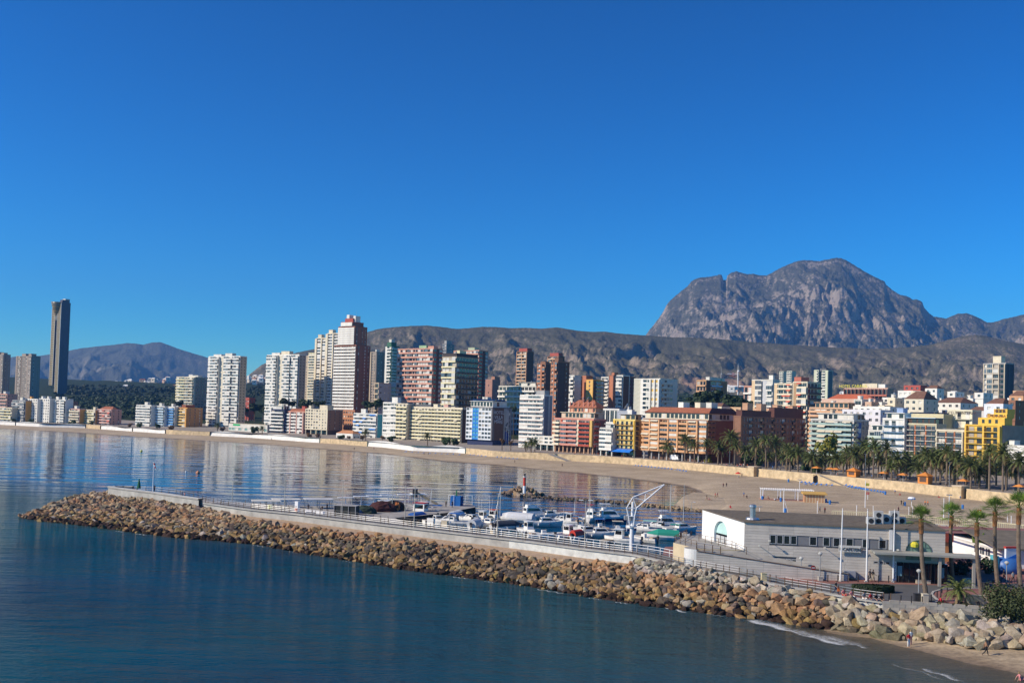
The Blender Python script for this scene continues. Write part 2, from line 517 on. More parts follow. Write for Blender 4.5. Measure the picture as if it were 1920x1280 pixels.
# ---- beach: sand from the water's edge up to the sea wall, going on under the water
def make_beach():
 Q0 = np.linspace(wall_q[0], wall_q[-1], 300)
 sq = np.array([p.x / p.y for p in shore_pts]); sy = np.array([p.y for p in shore_pts])
 k = int(np.argmax(sq)) + 1
 top = wall_depth(Q0) + 3.0
 qr = sq[k - 1]
 low = np.interp(Q0, sq[:k], sy[:k])
 low = np.where(Q0 > qr, np.interp(Q0, [qr, .22, .26, .6], [sy[k - 1], 262, 235, 215]), low)
 T = np.concatenate([np.linspace(-.25, 0, 5)[:-1], np.linspace(0, 1, 26)])
 Y = low[None, :] + (top - low)[None, :] * T[:, None]
 X = Y * Q0[None, :]
 Z = np.where(T[:, None] < 0, T[:, None] * 6., 1.75 * np.clip(T[:, None], 0, 1) ** .6 + 0 * X)
 Zr = 1.0 + .75 * np.clip(T[:, None], 0, 1) + 0 * X          # east of the bay's corner: level sand
 w = np.clip((Q0 - qr - .004) / .02, 0, 1)[None, :]
 Z = Z * (1 - w) + Zr * w
 Z = Z + fbm(X * .12, Y * .12, 4, 5) * .10 * (T[:, None] > .03)
 return tag(put('beach', grid_mesh('beach', X, Y, Z, SAND)), kind='structure')
make_beach()
def make_corner_sand():
 # spit of sand that closes the harbour basin below the bay's corner
 pts = [G(1270, 941, 0), G(1262, 948, 0), G(1275, 954, 0), G(1300, 958, 0), G(1345, 962, 0), G(1500, 966, 0)]
 back = [G(1300, 928, 0), G(1322, 930, 0), G(1340, 935, 0), G(1350, 938, 0), G(1400, 940, 0), G(1540, 945, 0)]
 T = np.linspace(-.4, 1, 12)
 X = np.array([[a.x + (b.x - a.x) * t for a, b in zip(pts, back)] for t in T])
 Y = np.array([[a.y + (b.y - a.y) * t for a, b in zip(pts, back)] for t in T])
 Z = np.where(T < 0, T * 3, np.minimum(1., T * 3.2))[:, None] + 0 * X
 return tag(put('sand_spit', grid_mesh('sand_spit', X, Y, Z, SAND)), kind='structure')
make_corner_sand()

# ---- cove beach at lower right, sloping into the sea
def make_cove():
 xs = np.linspace(8, 150, 90); ys = np.linspace(40, 133, 80)
 X, Y = np.meshgrid(xs, ys)
 d = poly_dist(X, Y, cove_pts)
 sy = np.array([p.y for p in cove_pts])[::-1]; sx = np.array([p.x for p in cove_pts])[::-1]
 side = np.where(X > np.interp(Y, sy, sx) , 1., -1.)
 Z = np.where(side > 0, d * .075, -d * .055) + .02
 Z = np.minimum(Z, 1.7) + fbm(X * .3, Y * .3, 3, 9) * .05
 return tag(put('cove_beach', grid_mesh('cove_beach', X, Y, Z, SAND)), kind='structure')
make_cove()

# ---- ground of the town, out to the foot of the hills
def make_ground():
 qs = np.linspace(-.95, .95, 260)
 t = np.linspace(0, 1, 120) ** 2.6
 W = wall_depth(qs) + 2.0
 Y = W[None, :] + (6500 - W)[None, :] * t[:, None]
 X = Y * qs[None, :]
 Z = land_z(X, Y)
 Z = Z + fbm(X * .004, Y * .004, 4, 3) * 12 * np.clip((Y - 1000) / 1500, 0, 1)
 gm = scrub_material('dry_ground', (.22, .17, .12), (.15, .12, .09), (.035, .05, .022), (.018, .028, .014), .006, 1.2, .9, 1., bump=3, contrast=.1)
 return tag(put('ground', grid_mesh('ground', X, Y, Z, gm)), kind='structure')
make_ground()
def make_promenade():
 qs = np.linspace(wall_q[0], wall_q[-1], 300)
 W = wall_depth(qs) + .9
 Y = np.stack([W, W + 20, W + 45, W + 80, W + 150]); X = Y * qs[None, :]
 pm = M((.30, .26, .22), .85, .2, .2)
 return tag(put('promenade', grid_mesh('promenade', X, Y, land_z(X, Y) + .06, pm)), kind='structure')
make_promenade()

# ---- mountains
def make_range(name, sky, yr, yf, nx, ny, mat, zb, gully, gq, seed, pw=1.5, rough=.02, cliff=None, back=.35, fine=.06):
 u0, u1 = sky[0][0], sky[-1][0]
 uu = np.linspace(u0, u1, nx)
 vv = interp(sky)(uu)
 vv = vv + fbm(uu * .12, uu * 0 + seed, 4, seed) * rough * 60
 dirs = [ray(u, v) for u, v in zip(uu, vv)]
 q = np.array([d.x / d.y for d in dirs]); el = np.array([d.z / d.y for d in dirs])
 zr = CAM_H + el * yr
 t = np.concatenate([np.linspace(0, 1, ny), 1 + np.linspace(0, back, 14)[1:]])
 Y = (yf + (yr - yf) * t)[:, None] + 0 * q[None, :]
 X = Y * q[None, :]
 tt = t[:, None]
 p = np.where(tt <= 1, np.abs(tt) ** pw, 1 - ((tt - 1) / back) ** 1.2 * .9)
 if cliff is not None:
  k, lo = cliff
  pc = np.where(tt <= 1, np.clip((tt - lo) / (1 - lo), 0, 1) ** k * .62 + .38 * tt ** 1.1, p)
  p = pc
 kk = np.exp(-np.linspace(-2, 2, 61) ** 2); kk /= kk.sum()           # lower slopes follow a smoothed crest
 zs = np.convolve(np.pad(zr, 30, 'edge'), kk, 'valid'); wb = np.clip((tt - .82) / .16, 0, 1)
 Z = zb + ((zs[None, :] * (1 - wb) + zr[None, :] * wb) - zb) * p
 amp = gully * (4 * np.clip(tt, 0, 1) * np.clip(1 - tt, 0, 1)) ** .6 * np.clip((zr - zb) / 350, .2, 1.3)[None, :]
 L = gq
 wx = X + fbm(X / L * .7, Y / L * .7, 4, seed + 5) * L * .8
 g1 = ridged(wx / L, Y / L * .38, 5, seed, .55)
 g2 = ridged(wx / L * 3.1, Y / L * 1.4, 5, seed + 40, .6)
 Z = Z - amp * (1 - g1) * 1.5 - amp * .35 * (1 - g2)
 Z = Z + fbm(X / L * 5, Y / L * 5, 4, seed + 9, .6) * amp * .30 + (ridged(wx / L * 9, Y / L * 6, 4, seed + 70, .6) - .6) * amp * fine
 return tag(put(name, grid_mesh(name, X, Y, Z, mat)), kind='structure')

PEAK = [(1195, 655), (1206, 636), (1212, 626), (1218, 618), (1226, 609), (1235, 597), (1243, 585), (1250, 572), (1257, 563), (1266, 555), (1278, 545), (1289, 537), (1296, 528), (1303, 523),
  (1315, 520), (1330, 519), (1344, 516.5), (1351, 514), (1354, 516), (1356, 525), (1362, 525), (1364, 516), (1372, 511), (1381, 508.5), (1389, 511), (1400, 514), (1412, 513.5), (1424, 516),
  (1437, 516.5), (1450, 510), (1462, 503), (1478, 496), (1493, 490), (1507, 487.5), (1520, 488), (1533, 489.5), (1545, 488), (1556, 485.5), (1567, 483.5), (1576, 483.5), (1585, 487), (1597, 494), (1611, 503),
  (1630, 514), (1650, 524), (1658, 527), (1662, 534), (1675, 545), (1688, 553), (1697, 554), (1706, 558), (1712, 562), (1720, 561), (1729, 566), (1733, 577), (1742, 587), (1750, 593), (1762, 595),
  (1775, 597), (1785, 592), (1797, 588), (1812, 587), (1824, 591), (1838, 597), (1852, 605), (1866, 603), (1882, 598), (1900, 594), (1925, 588), (1970, 580), (2060, 600), (2200, 640)]
SIERRA = [(455, 712), (470, 700), (490, 684), (530, 668), (560, 660), (590, 654), (640, 640), (668, 630), (690, 622), (712, 616), (740, 613), (770, 611), (800, 610), (830, 613), (855, 616.5), (880, 615), (905, 612.5),
  (930, 613), (955, 615), (985, 614.5), (1015, 616), (1045, 613.5), (1060, 616), (1085, 620), (1110, 622), (1135, 621.5), (1160, 625), (1200, 628), (1260, 632), (1330, 634), (1400, 640), (1480, 646), (1560, 651), (1640, 654),
  (1700, 651), (1745, 646), (1775, 638), (1800, 631), (1828, 627.5), (1850, 630), (1880, 638), (1920, 645), (2000, 655), (2150, 690), (2300, 715)]
HILL = [(-420, 720), (-200, 700), (-60, 682), (0, 671), (35, 668), (75, 667), (110, 661), (150, 653), (185, 649), (215, 646), (238, 643), (252, 643.5), (268, 646), (285, 642), (299, 641), (312, 645), (335, 654), (365, 663), (392, 671), (420, 684),
  (450, 702), (480, 716), (520, 728)]
QUARRY_X = Dp(1372, 705, 2900).x
LIME = scrub_material('limestone_peak', (.38, .31, .25), (.245, .20, .16), (.10, .092, .062), (.062, .062, .042), .0026, 1.31, .45, .95, bump=40, contrast=.08)
SIER = scrub_material('dry_hillside', (.30, .235, .175), (.20, .16, .12), (.105, .095, .06), (.065, .064, .04), .0045, 1.33, .55, 1., quarry=(QUARRY_X, Dp(1372, 714, 2900).z, 105, 22), bump=14, contrast=.12)
BLUE = scrub_material('wooded_hillside', (.30, .25, .19), (.21, .175, .13), (.12, .115, .08), (.08, .08, .055), .003, 1.22, .55, 1., bump=25, contrast=.14)
make_range('mountain', PEAK, 6800, 4300, 680, 210, LIME, 280, 190, 620, 3, pw=1.15, rough=.022, cliff=(.75, .45), fine=.20)
make_range('foothill', SIERRA, 3900, 2300, 760, 150, SIER, 70, 115, 330, 21, pw=1.15, rough=.012)
make_range('distant_hill', HILL, 9000, 5000, 420, 120, BLUE, 90, 240, 1000, 33, pw=1.2, rough=.012)

# ---- the air
def make_haze():
 mb = MB()
 mb.box(-9500, 6500, -600, 12500, -8, 1500)
 m = bpy.data.materials.new('air'); m.use_nodes = True
 nt = m.node_tree
 for n in list(nt.nodes): nt.nodes.remove(n)
 o = nt.nodes.new('ShaderNodeOutputMaterial'); v = nt.nodes.new('ShaderNodeVolumePrincipled')
 v.inputs['Color'].default_value = (.17, .45, 1., 1)
 v.inputs['Density'].default_value = .00006
 v.inputs['Anisotropy'].default_value = .1
 nt.links.new(v.outputs[0], o.inputs['Volume'])
 return tag(mb.build('haze', m), kind='stuff')
make_haze()

# ================================================================== BUILDINGS
WHITE = M((.79, .76, .69)); OFFW = M((.69, .66, .58)); CREAM = M((.74, .65, .48)); PALEY = M((.76, .68, .42)); TAN = M((.55, .43, .30)); SANDW = M((.62, .52, .38))
PINK = M((.66, .40, .33)); SALMON = M((.64, .33, .24)); REDB = M((.42, .10, .075)); BRICK = M((.36, .16, .10)); BROWN = M((.27, .135, .085)); DKBR = M((.13, .075, .055)); ORANGE = M((.70, .36, .10)); YELLOW = M((.78, .48, .07))
OCHRE = M((.66, .42, .13)); GREYC = M((.38, .37, .36)); DGREY = M((.14, .14, .15)); MIDG = M((.25, .25, .26)); TERRA = M((.34, .12, .065), .9, .3, .8); LBLUE = M((.45, .60, .72)); BLUEP = M((.03, .20, .62)); NAVY = M((.03, .04, .10)); TEAL = M((.10, .42, .46)); LTGREEN = M((.52, .66, .58))
DGREEN = M((.06, .16, .10)); TAUPE = M((.36, .29, .235)); FRAME = M((.74, .74, .72), .5); BLIND = M((.66, .64, .58)); BLIND2 = M((.45, .40, .33)); DKFRAME = M((.08, .05, .04), .5); METAL = M((.45, .46, .47), .4, metal=.8); ROOFG = M((.33, .31, .29), .95, .3)
GL = glass_mat(); GLB = glass_mat((.05, .075, .10)); GLG = glass_mat((.20, .34, .31), .15); GLDK = glass_mat((.012, .014, .018)); SOLAR = glass_mat((.015, .02, .04), .2)
AWN = [M((.62, .55, .42)), M((.60, .10, .06)), M((.05, .22, .60)), M((.75, .73, .68)), M((.10, .30, .20))]

def blend_awn(mb, x0, x1, z, d, m):
 mb.face([(x0, -d - .02, z), (x1, -d - .02, z), (x1, -d - .9, z - .75), (x0, -d - .9, z - .75)][::-1], m)
 mb.face([(x0, -d - .03, z - .03), (x1, -d - .03, z - .03), (x1, -d - .91, z - .78), (x0, -d - .91, z - .78)], m)

def seg_band(mb, wins, x0, x1, h, p, rg, wall):
 """a storey with a running balcony: slab, parapet or rail, glazed doors behind"""
 d = p.get('d', 1.2); o = p.get('off', 0.); par = p.get('par', wall); slab = p.get('slab', par)
 rail = p.get('rail', 'solid'); bay = p.get('bay', 3.4); gl = p.get('glass', .78); ph = p.get('ph', 1.0)
 W = x1 - x0
 if o: mb.box(x0, x1, -o, 0, 0, h, p.get('wall', wall), skip='k')
 y0 = -o
 mb.box(x0, x1, y0 - d, y0, 0, .2, slab, skip='k')
 if rail == 'solid':
  mb.box(x0, x1, y0 - d, y0 - d + .12, .2, ph + .15, par)
 elif rail == 'glass':
  mb.box(x0, x1, y0 - d, y0 - d + .05, .25, ph + .1, p.get('gm', GLG)); mb.box(x0, x1, y0 - d - .02, y0 - d + .07, ph + .1, ph + .17, METAL)
 else:
  rm = p.get('rm', DKFRAME)
  mb.box(x0, x1, y0 - d, y0 - d + .06, ph + .05, ph + .13, rm); mb.box(x0, x1, y0 - d, y0 - d + .05, .3, .36, rm)
  n = max(2, int(W / .45))
  for i in range(n + 1):
   x = x0 + W * i / n
   mb.box(x - .025, x + .025, y0 - d + .01, y0 - d + .05, .36, ph + .05, rm)
 nb = max(1, round(W / bay)); bw = W / nb
 for i in range(nb):
  a = x0 + bw * i; m_ = (1 - gl) * bw / 2
  r = rg.random()
  gm = BLIND if r < p.get('blind', .22) else (BLIND2 if r < p.get('blind', .22) + .08 else p.get('gmat', GL))
  wb = MB(); wb.box(a + m_, a + bw - m_, y0 - .07, y0, .2, h - .45, gm, skip='k')
  k = max(1, int(bw * gl / 1.3))
  for j in range(k + 1):
   xx = a + m_ + (bw * gl) * j / k
   wb.box(xx - .04, xx + .04, y0 - .1, y0, .2, h - .45, p.get('fr', FRAME), skip='k')
  wins.append(wb)
  if p.get('encl') and rg.random() < p['encl']:             # glazed-in balcony
   e = MB(); e.box(a + .08, a + bw - .08, y0 - d - .015, y0 - d + .05, ph + .15, h - .02, BLIND if rg.random() < .35 else GLB)
   for j in range(4):
    xx = a + .1 + (bw - .2) * j / 3
    e.box(xx - .045, xx + .045, y0 - d - .04, y0 - d + .06, ph + .15, h - .02, FRAME)
   wins.append(e)
  if p.get('sep'):
   sm = p.get('sepm', wall)
   mb.box(a - .1, a + .1, y0 - d * p.get('sepd', 1.), y0, .2, h, sm, skip='k')
  if p.get('awn') is not None and rg.random() < p.get('awp', .2):
   blend_awn(mb, a + .15, a + bw - .15, h - .1, d + o, AWN[p['awn']])
 if p.get('sep'):
  mb.box(x1 - .1, x1 + .1, y0 - d * p.get('sepd', 1.), y0, .2, h, p.get('sepm', wall), skip='k')

def seg_win(mb, wins, x0, x1, h, p, rg, wall):
 """a storey of wall with windows set back in it"""
 t = p.get('t', .28); o = p.get('off', 0.); cw = p.get('cw', 3.); ww = p.get('ww', 1.4); wh = p.get('wh', 1.35); si = p.get('sill', .9); wm = p.get('wall', wall)
 if o: mb.box(x0, x1, -o, 0, 0, h, wm, skip='k')
 y = -o
 W = x1 - x0; n = max(1, round(W / cw)); c = W / n
 ww = min(ww, c * .92); wh = min(wh, h - si - .1)
 sp = p.get('sp', wm)
 mb.box(x0, x1, y - t, y, 0, si, sp, skip='k'); mb.box(x0, x1, y - t, y, si + wh, h, sp, skip='k')
 for i in range(n + 1):
  a = x0 if i == 0 else x0 + c * i - (c - ww) / 2
  b = x1 if i == n else x0 + c * i + (c - ww) / 2
  pp = p.get('pier', 0)
  mb.box(a, b, y - t - pp, y, 0 if pp else si, h if pp else si + wh, p.get('pm', wm), skip='k')
 for i in range(n):
  a = x0 + c * i + (c - ww) / 2; b = a + ww
  r = rg.random(); bl = p.get('blind', .3)
  gm = BLIND if r < bl * .6 else (BLIND2 if r < bl else p.get('gmat', GL))
  wb = MB(); wb.box(a, b, y - .06, y, si, si + wh, gm, skip='k')
  f = p.get('fr', FRAME)
  wb.box(a, a + .07, y - .1, y, si, si + wh, f, skip='k'); wb.box(b - .07, b, y - .1, y, si, si + wh, f, skip='k')
  if ww > 1.1: wb.box((a + b) / 2 - .04, (a + b) / 2 + .04, y - .1, y, si, si + wh, f, skip='k')
  wins.append(wb)
  if p.get('awn') is not None and rg.random() < p.get('awp', .2):
   blend_awn(mb, a - .1, b + .1, si + wh + .15, t + o, AWN[p['awn']])
def seg_plain(mb, wins, x0, x1, h, p, rg, wall):
 o = p.get('off', .15)
 mb.box(x0, x1, -o, 0, 0, h, p.get('wall', wall), skip='k')
SEG = {'B': seg_band, 'W': seg_win, 'P': seg_plain}

def facade(root, spec, W, loc, rz, n, h, wall, rg, near, z0=0):
 if not spec: return
 tot = sum(s[1] for s in spec)
 nv = 1 if n < 3 else (3 if near else 4)
 var = []
 for v in range(nv):
  mb = MB(); wins = []; x = 0.
  for s in spec:
   w = W * s[1] / tot
   if s[0] in SEG: SEG[s[0]](mb, wins, x, x + w, h, s[2] if len(s) > 2 else {}, rg, wall)
   x += w
  if near:
   var.append((mb.mesh('storey', None) if mb.f else None, [w_.mesh('window', None) for w_ in wins]))
  else:
   for w_ in wins:
    k = len(mb.v); mb.v += w_.v; mb.f += [tuple(i + k for i in q) for q in w_.f]; mb.m += w_.m
   var.append((mb.mesh('storey', None) if mb.f else None, []))
 last = None
 for i in range(n):
  c = [v for v in var if v is not last] or var
  v = rg.choice(c); last = v
  z = loc[2] + z0 + i * h
  if v[0]: put('balcony' if spec[0][0] == 'B' and near else 'storey', v[0], root, (loc[0], loc[1], z), (0, 0, rz))
  for wme in v[1]:
   put('window', wme, root, (loc[0], loc[1], z), (0, 0, rz))

def block(root, x0, x1, y0, y1, z0, z1, n, L, Rr, wall, rg, near=False, roof=ROOFG, par=.7, cor=.25, parm=None, wname='wall'):
 mb = MB()
 mb.box(x0, x1, y0, y1, z0, z1, wall)
 if cor:                                            # corner piers
  for cx, cy in ((x0, y0), (x1, y0), (x1, y1), (x0, y1)):
   mb.box(cx - cor, cx + cor, cy - cor, cy + cor, z0, z1 + .003, wall)
 if par:
  pm = parm or wall; e = cor + .04
  mb.box(x0 - e, x1 + e, y0 - e, y0 + .25, z1, z1 + par, pm); mb.box(x0 - e, x1 + e, y1 - .25, y1 + e, z1, z1 + par, pm)
  mb.box(x0 - e, x0 + .25, y0 + .25, y1 - .25, z1, z1 + par, pm); mb.box(x1 - .25, x1 + e, y0 + .25, y1 - .25, z1, z1 + par, pm)
  mb.box(x0 + .25, x1 - .25, y0 + .25, y1 - .25, z1, z1 + .05, roof)
 mb.build(wname, None, root)
 if n:
  h = (z1 - z0) / n
  facade(root, L, x1 - x0, (x0, y0, z0), 0, n, h, wall, rg, near)
  facade(root, Rr, y1 - y0, (x1, y0, z0), R(90), n, h, wall, rg, near)

def th_of(u):
 return R(float(np.interp(u, [0, 400, 700, 900, 1300, 1900], [33, 35, 38, 43, 50, 55])))

def frame_of(uL, uC, uR, vt, Y, zb=None, th=None, bmax=34., bmin=7.):
 vm = vt + 40
 C = Dp(uC, vm, Y)
 th = th_of(uC) if th is None else R(th)
 c, s = math.cos(th), math.sin(th)
 qL, qR = Q(uL, vm), Q(uR, vm)
 a = (C.x - qL * Y) / (c + qL * s)
 den = s - qR * c
 b = (qR * Y - C.x) / den if den > .05 else bmax
 b = max(bmin, min(bmax, b)) if uR > uC else bmin + 3
 if zb is None: zb = float(land_z(np.array(C.x), np.array(Y)))
 zt = Dp(uC, vt, Y).z
 return Vector((C.x, Y, zb)), -th, a, b, zt - zb

def building(label, uL, uC, uR, vt, Y, n, L, Rr, wall, zb=None, th=None, near=None, roof=(), par=.7, parm=None, name='apartment_block', cat='building', gh=0., gm=None, bmax=34., bmin=7., group=None, roofm=ROOFG, cor=.25):
 loc, rz, a, b, H = frame_of(uL, uC, uR, vt, Y, zb, th, bmax, bmin)
 root = thing(name, label, cat, loc, rz, group)
 rg = random.Random(int(uL * 13 + uC * 7 + vt))
 if near is None: near = Y < 475
 z0 = 0.
 if gh:                                              # ground floor: columns before a recessed shop front
  z0 = gh
  gb = MB()
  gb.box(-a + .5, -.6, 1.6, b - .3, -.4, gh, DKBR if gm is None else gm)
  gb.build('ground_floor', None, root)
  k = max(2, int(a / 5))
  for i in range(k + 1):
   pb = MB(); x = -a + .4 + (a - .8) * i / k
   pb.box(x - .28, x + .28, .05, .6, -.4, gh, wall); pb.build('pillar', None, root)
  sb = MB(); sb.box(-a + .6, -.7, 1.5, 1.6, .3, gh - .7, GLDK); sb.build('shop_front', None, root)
 else:
  z0 = -1.0 if zb is None else 0.
 block(root, -a, 0, 0, b, z0, H - (par if par else 0), n, L, Rr, wall, rg, near, roofm, par, cor, parm)
 for r in roof: roof_piece(root, a, b, H - (par if par else 0) + .05, r, rg)
 return root, a, b, H
def roof_piece(root, a, b, z, r, rg):
 """things on a roof, at fractions of its plan: fx from left, fy from the front"""
 k = r[0]
 mb = MB()
 if k == 'box':                                      # ('box', fx0, fx1, fy0, fy1, h, mat, name)
  _, f0, f1, g0, g1, h, m = r[:7]
  mb.box(-a + a * f0, -a + a * f1, b * g0, b * g1, z, z + h, m)
  if h > 1.8: mb.box(-a + a * f0 - .15, -a + a * f1 + .15, b * g0 - .15, b * g1 + .15, z + h, z + h + .18, m)
  mb.build(r[7] if len(r) > 7 else 'lift_housing', None, root)
 elif k == 'ant':
  _, fx, fy, h = r
  x, y = -a + a * fx, b * fy
  mb.tube((x, y, z), (x, y, z + h), .07, .03, 5, METAL)
  for q in range(3): mb.tube((x - .7 + q * .1, y, z + h * (.7 + .12 * q)), (x + .7 - q * .1, y, z + h * (.7 + .12 * q)), .03, .03, 4, METAL)
  mb.build('antenna', None, root)
 elif k == 'dish':
  _, fx, fy, rr = r
  x, y = -a + a * fx, b * fy
  mb.tube((x, y, z), (x, y, z + rr * 1.1), .08, .08, 5, METAL)
  n_ = Vector((-.8, -.5, .55)).normalized(); ax = n_.orthogonal().normalized(); bx = n_.cross(ax); c = Vector((x, y, z + rr * 1.3))
  rings = [[c + n_ * (rr * .35 * t * t) + (ax * math.cos(2 * math.pi * i / 12) + bx * math.sin(2 * math.pi * i / 12)) * rr * t for i in range(12)] for t in (.01, .5, 1.)]
  for r0, r1 in zip(rings[:-1], rings[1:]):
   for i in range(12): mb.face([r0[i], r0[(i + 1) % 12], r1[(i + 1) % 12], r1[i]], WHITE)
  mb.build('satellite_dish', None, root)
 elif k == 'pent':                                   # set-back top storey with glass and flat roof
  _, f0, f1, g0, g1, h, m = r[:7]
  x0, x1, y0, y1 = -a + a * f0, -a + a * f1, b * g0, b * g1
  mb.box(x0, x1, y0, y1, z, z + h, m); mb.box(x0 - .5, x1 + .5, y0 - .7, y1 + .4, z + h, z + h + .25, r[7] if len(r) > 7 else m)
  mb.build('penthouse', None, root)
  for (A, B, rot, ox, oy) in ((x0, x1, 0, x0, y0), (y0, y1, 1, x1, y0)):
   W_ = B - A; kk = max(2, int(W_ / 2.6))
   for i in range(kk):
    if rg.random() < .25: continue
    w = MB(); w.box(W_ * (i + .14) / kk, W_ * (i + .86) / kk, -.06, -.002, .5, h - .35, GL if rg.random() < .7 else BLIND)
    w.build('window', None, root, (ox, oy, z), (0, 0, R(90) * rot))
 elif k == 'tile':                                   # pitched tiled roof
  _, f0, f1, g0, g1, h, m = r[:7]
  x0, x1, y0, y1 = -a + a * f0, -a + a * f1, b * g0, b * g1
  cx0, cx1 = x0 + (x1 - x0) * .22, x1 - (x1 - x0) * .22; cy = (y0 + y1) / 2
  E = [(x0, y0, z), (x1, y0, z), (x1, y1, z), (x0, y1, z)]; A_, B_ = (cx0, cy, z + h), (cx1, cy, z + h)
  mb.face([E[0], E[1], B_, A_], m); mb.face([E[1], E[2], B_], m); mb.face([E[2], E[3], A_, B_], m); mb.face([E[3], E[0], A_], m)
  mb.build('roof', None, root)
 elif k == 'solar':
  _, f0, f1, g0, g1, rows = r
  x0, x1, y0, y1 = -a + a * f0, -a + a * f1, b * g0, b * g1
  for i in range(rows):
   ya = y0 + (y1 - y0) * i / rows; yb = ya + (y1 - y0) / rows * .7
   s_ = MB(); s_.face([(x0, ya, z + .3), (x1, ya, z + .3), (x1, yb, z + 1.3), (x0, yb, z + 1.3)], SOLAR)
   s_.face([(x0, yb, z + .02), (x1, yb, z + .02), (x1, yb + .02, z + 1.28), (x0, yb + .02, z + 1.28)][::-1], METAL)
   s_.build('solar_panel', None, root)
 elif k == 'rail':
  _, f0, f1, g0, m = r
  x0, x1, y = -a + a * f0, -a + a * f1, b * g0
  mb.box(x0, x1, y, y + .06, z + .95, z + 1.02, m); mb.box(x0, x1, y, y + .06, z + .1, z + .16, m)
  k_ = max(2, int((x1 - x0) / .6))
  for i in range(k_ + 1): mb.box(x0 + (x1 - x0) * i / k_ - .02, x0 + (x1 - x0) * i / k_ + .02, y + .01, y + .05, z + .1, z + .95, m)
  mb.build('railing', None, root)

_txt = {}
def text_mesh(s, size, mat, ext=.04, align='CENTER', sp=1.):
 cu = bpy.data.curves.new('lettering', 'FONT')
 cu.body = s; cu.size = size; cu.extrude = ext; cu.align_x = align; cu.resolution_u = 2; cu.space_character = sp; cu.space_line = .95
 ob = bpy.data.objects.new('lettering', cu)
 me = bpy.data.meshes.new_from_object(ob)
 bpy.data.objects.remove(ob); bpy.data.curves.remove(cu)
 me.name = 'lettering'; me.materials.clear(); me.materials.append(mat)
 return me

def B(w=1, **k): return ('B', w, k)
def Wd(w=1, **k): return ('W', w, k)
def P(w=1, **k): return ('P', w, k)
LIFT = ('box', .4, .6, .3, .7, 3., OFFW)

# ---- far left ------------------------------------------------------------
tw = [P(.5, off=.3), Wd(2, cw=3.2, ww=2.2, wh=1.5, sill=.8), P(.9, off=-.0), Wd(2.6, cw=3, ww=2., off=.8), P(.6, off=1.1), Wd(1.4, cw=3, ww=2, off=.8)]
building('taupe residential tower cut off by the left edge of the picture', -14, 6, 18, 664, 1500, 24, tw, [Wd(1, cw=6, ww=1, wall=TAUPE)], TAUPE, roof=[('box', .2, .45, .2, .8, 4, TAUPE), ('box', .6, .85, .2, .8, 3, TAUPE)], name='tower_block', bmax=40)
building('taupe residential tower just in front of the tallest skyscraper', 29, 58, 74, 667, 1480, 24, tw, [Wd(1, cw=6, ww=1, wall=TAUPE)], TAUPE, roof=[('box', .25, .5, .2, .8, 4, TAUPE), ('box', .68, .85, .2, .8, 4, TAUPE)], name='tower_block', bmax=40)

def skyscraper():
 loc, rz, a, b, H = frame_of(97.5, 114, 131, 566, 1700, None, 33, 60)
 root = thing('skyscraper', 'very tall twin-legged skyscraper with a cone between its legs, tallest on the skyline', 'skyscraper', loc, rz)
 bronze = glass_mat((.20, .16, .10), .25); slate = M((.105, .095, .125), .55); edge = M((.62, .60, .55))
 lw = a * .36
 zc = H * .80
 for k, (x0, x1, z0) in enumerate(((-a, -a + lw, H * .10), (-lw, 0, -2))):
  mb = MB(); mb.box(x0, x1, 0, b, z0, H, slate); mb.build('tower_leg', None, root)
  fb = MB()
  for xx in (x0, x1): fb.box(xx - .35, xx + .35, -.9, 0, z0, H - (2 if k else 10), edge)
  fb.build('edge_strip', None, root)
  n = 46; h = (H - z0 - 3) / n
  st = MB(); st.box(x0 + .4, x1 - .4, -.5, 0, .6, h, bronze, skip='k'); st.box(x0 + .4, x1 - .4, -.8, 0, 0, .6, OCHRE, skip='k')
  me = st.mesh('storey', None)
  for i in range(n): put('storey', me, root, (0, 0, z0 + i * h))
 mb = MB(); mb.box(-a + lw, -lw, b * .35, b, -2, zc, GLDK); mb.build('recessed_core', None, root)
 mb = MB(); mb.box(-a + lw, -lw, b * .2, b, zc, H, bronze); mb.build('upper_core', None, root)
 # inverted cone between the legs
 prof = [(.25, zc - H * .02), (lw * .55, zc + H * .06), (lw * .95, H * .92), (lw * 1.25, H * .985), (lw * 1.25, H)]
 mb = MB(); mb.lathe(prof, 14, bronze, -a / 2 - 1, b * .18); mb.build('cone', None, root, smooth=True)
 for f in (.9, .95, 1.):
  mb = MB(); mb.lathe([(lw * (1.27 - (1 - f) * 4), H * f - .6), (lw * (1.3 - (1 - f) * 4), H * f)], 14, OCHRE, -a / 2 - 1, b * .18); mb.build('cone_ring', None, root)
 for x0, x1, m in ((-a + lw, -lw - a * .14, 1), (-lw, -lw - a * .14, 1)):
  mb = MB(); mb.tube((x0, -.6, H * .93), (x1, -.6, zc), .5, .5, 5, edge); mb.build('cone_strut', None, root)
 mb = MB(); mb.box(-lw * .8, -.5, b * .1, b * .9, H, H + 4, slate); mb.box(-lw * .9, 0, b * .4, b * .9, H + 4, H + 6, edge); mb.build('roof_plant', None, root)
skyscraper()

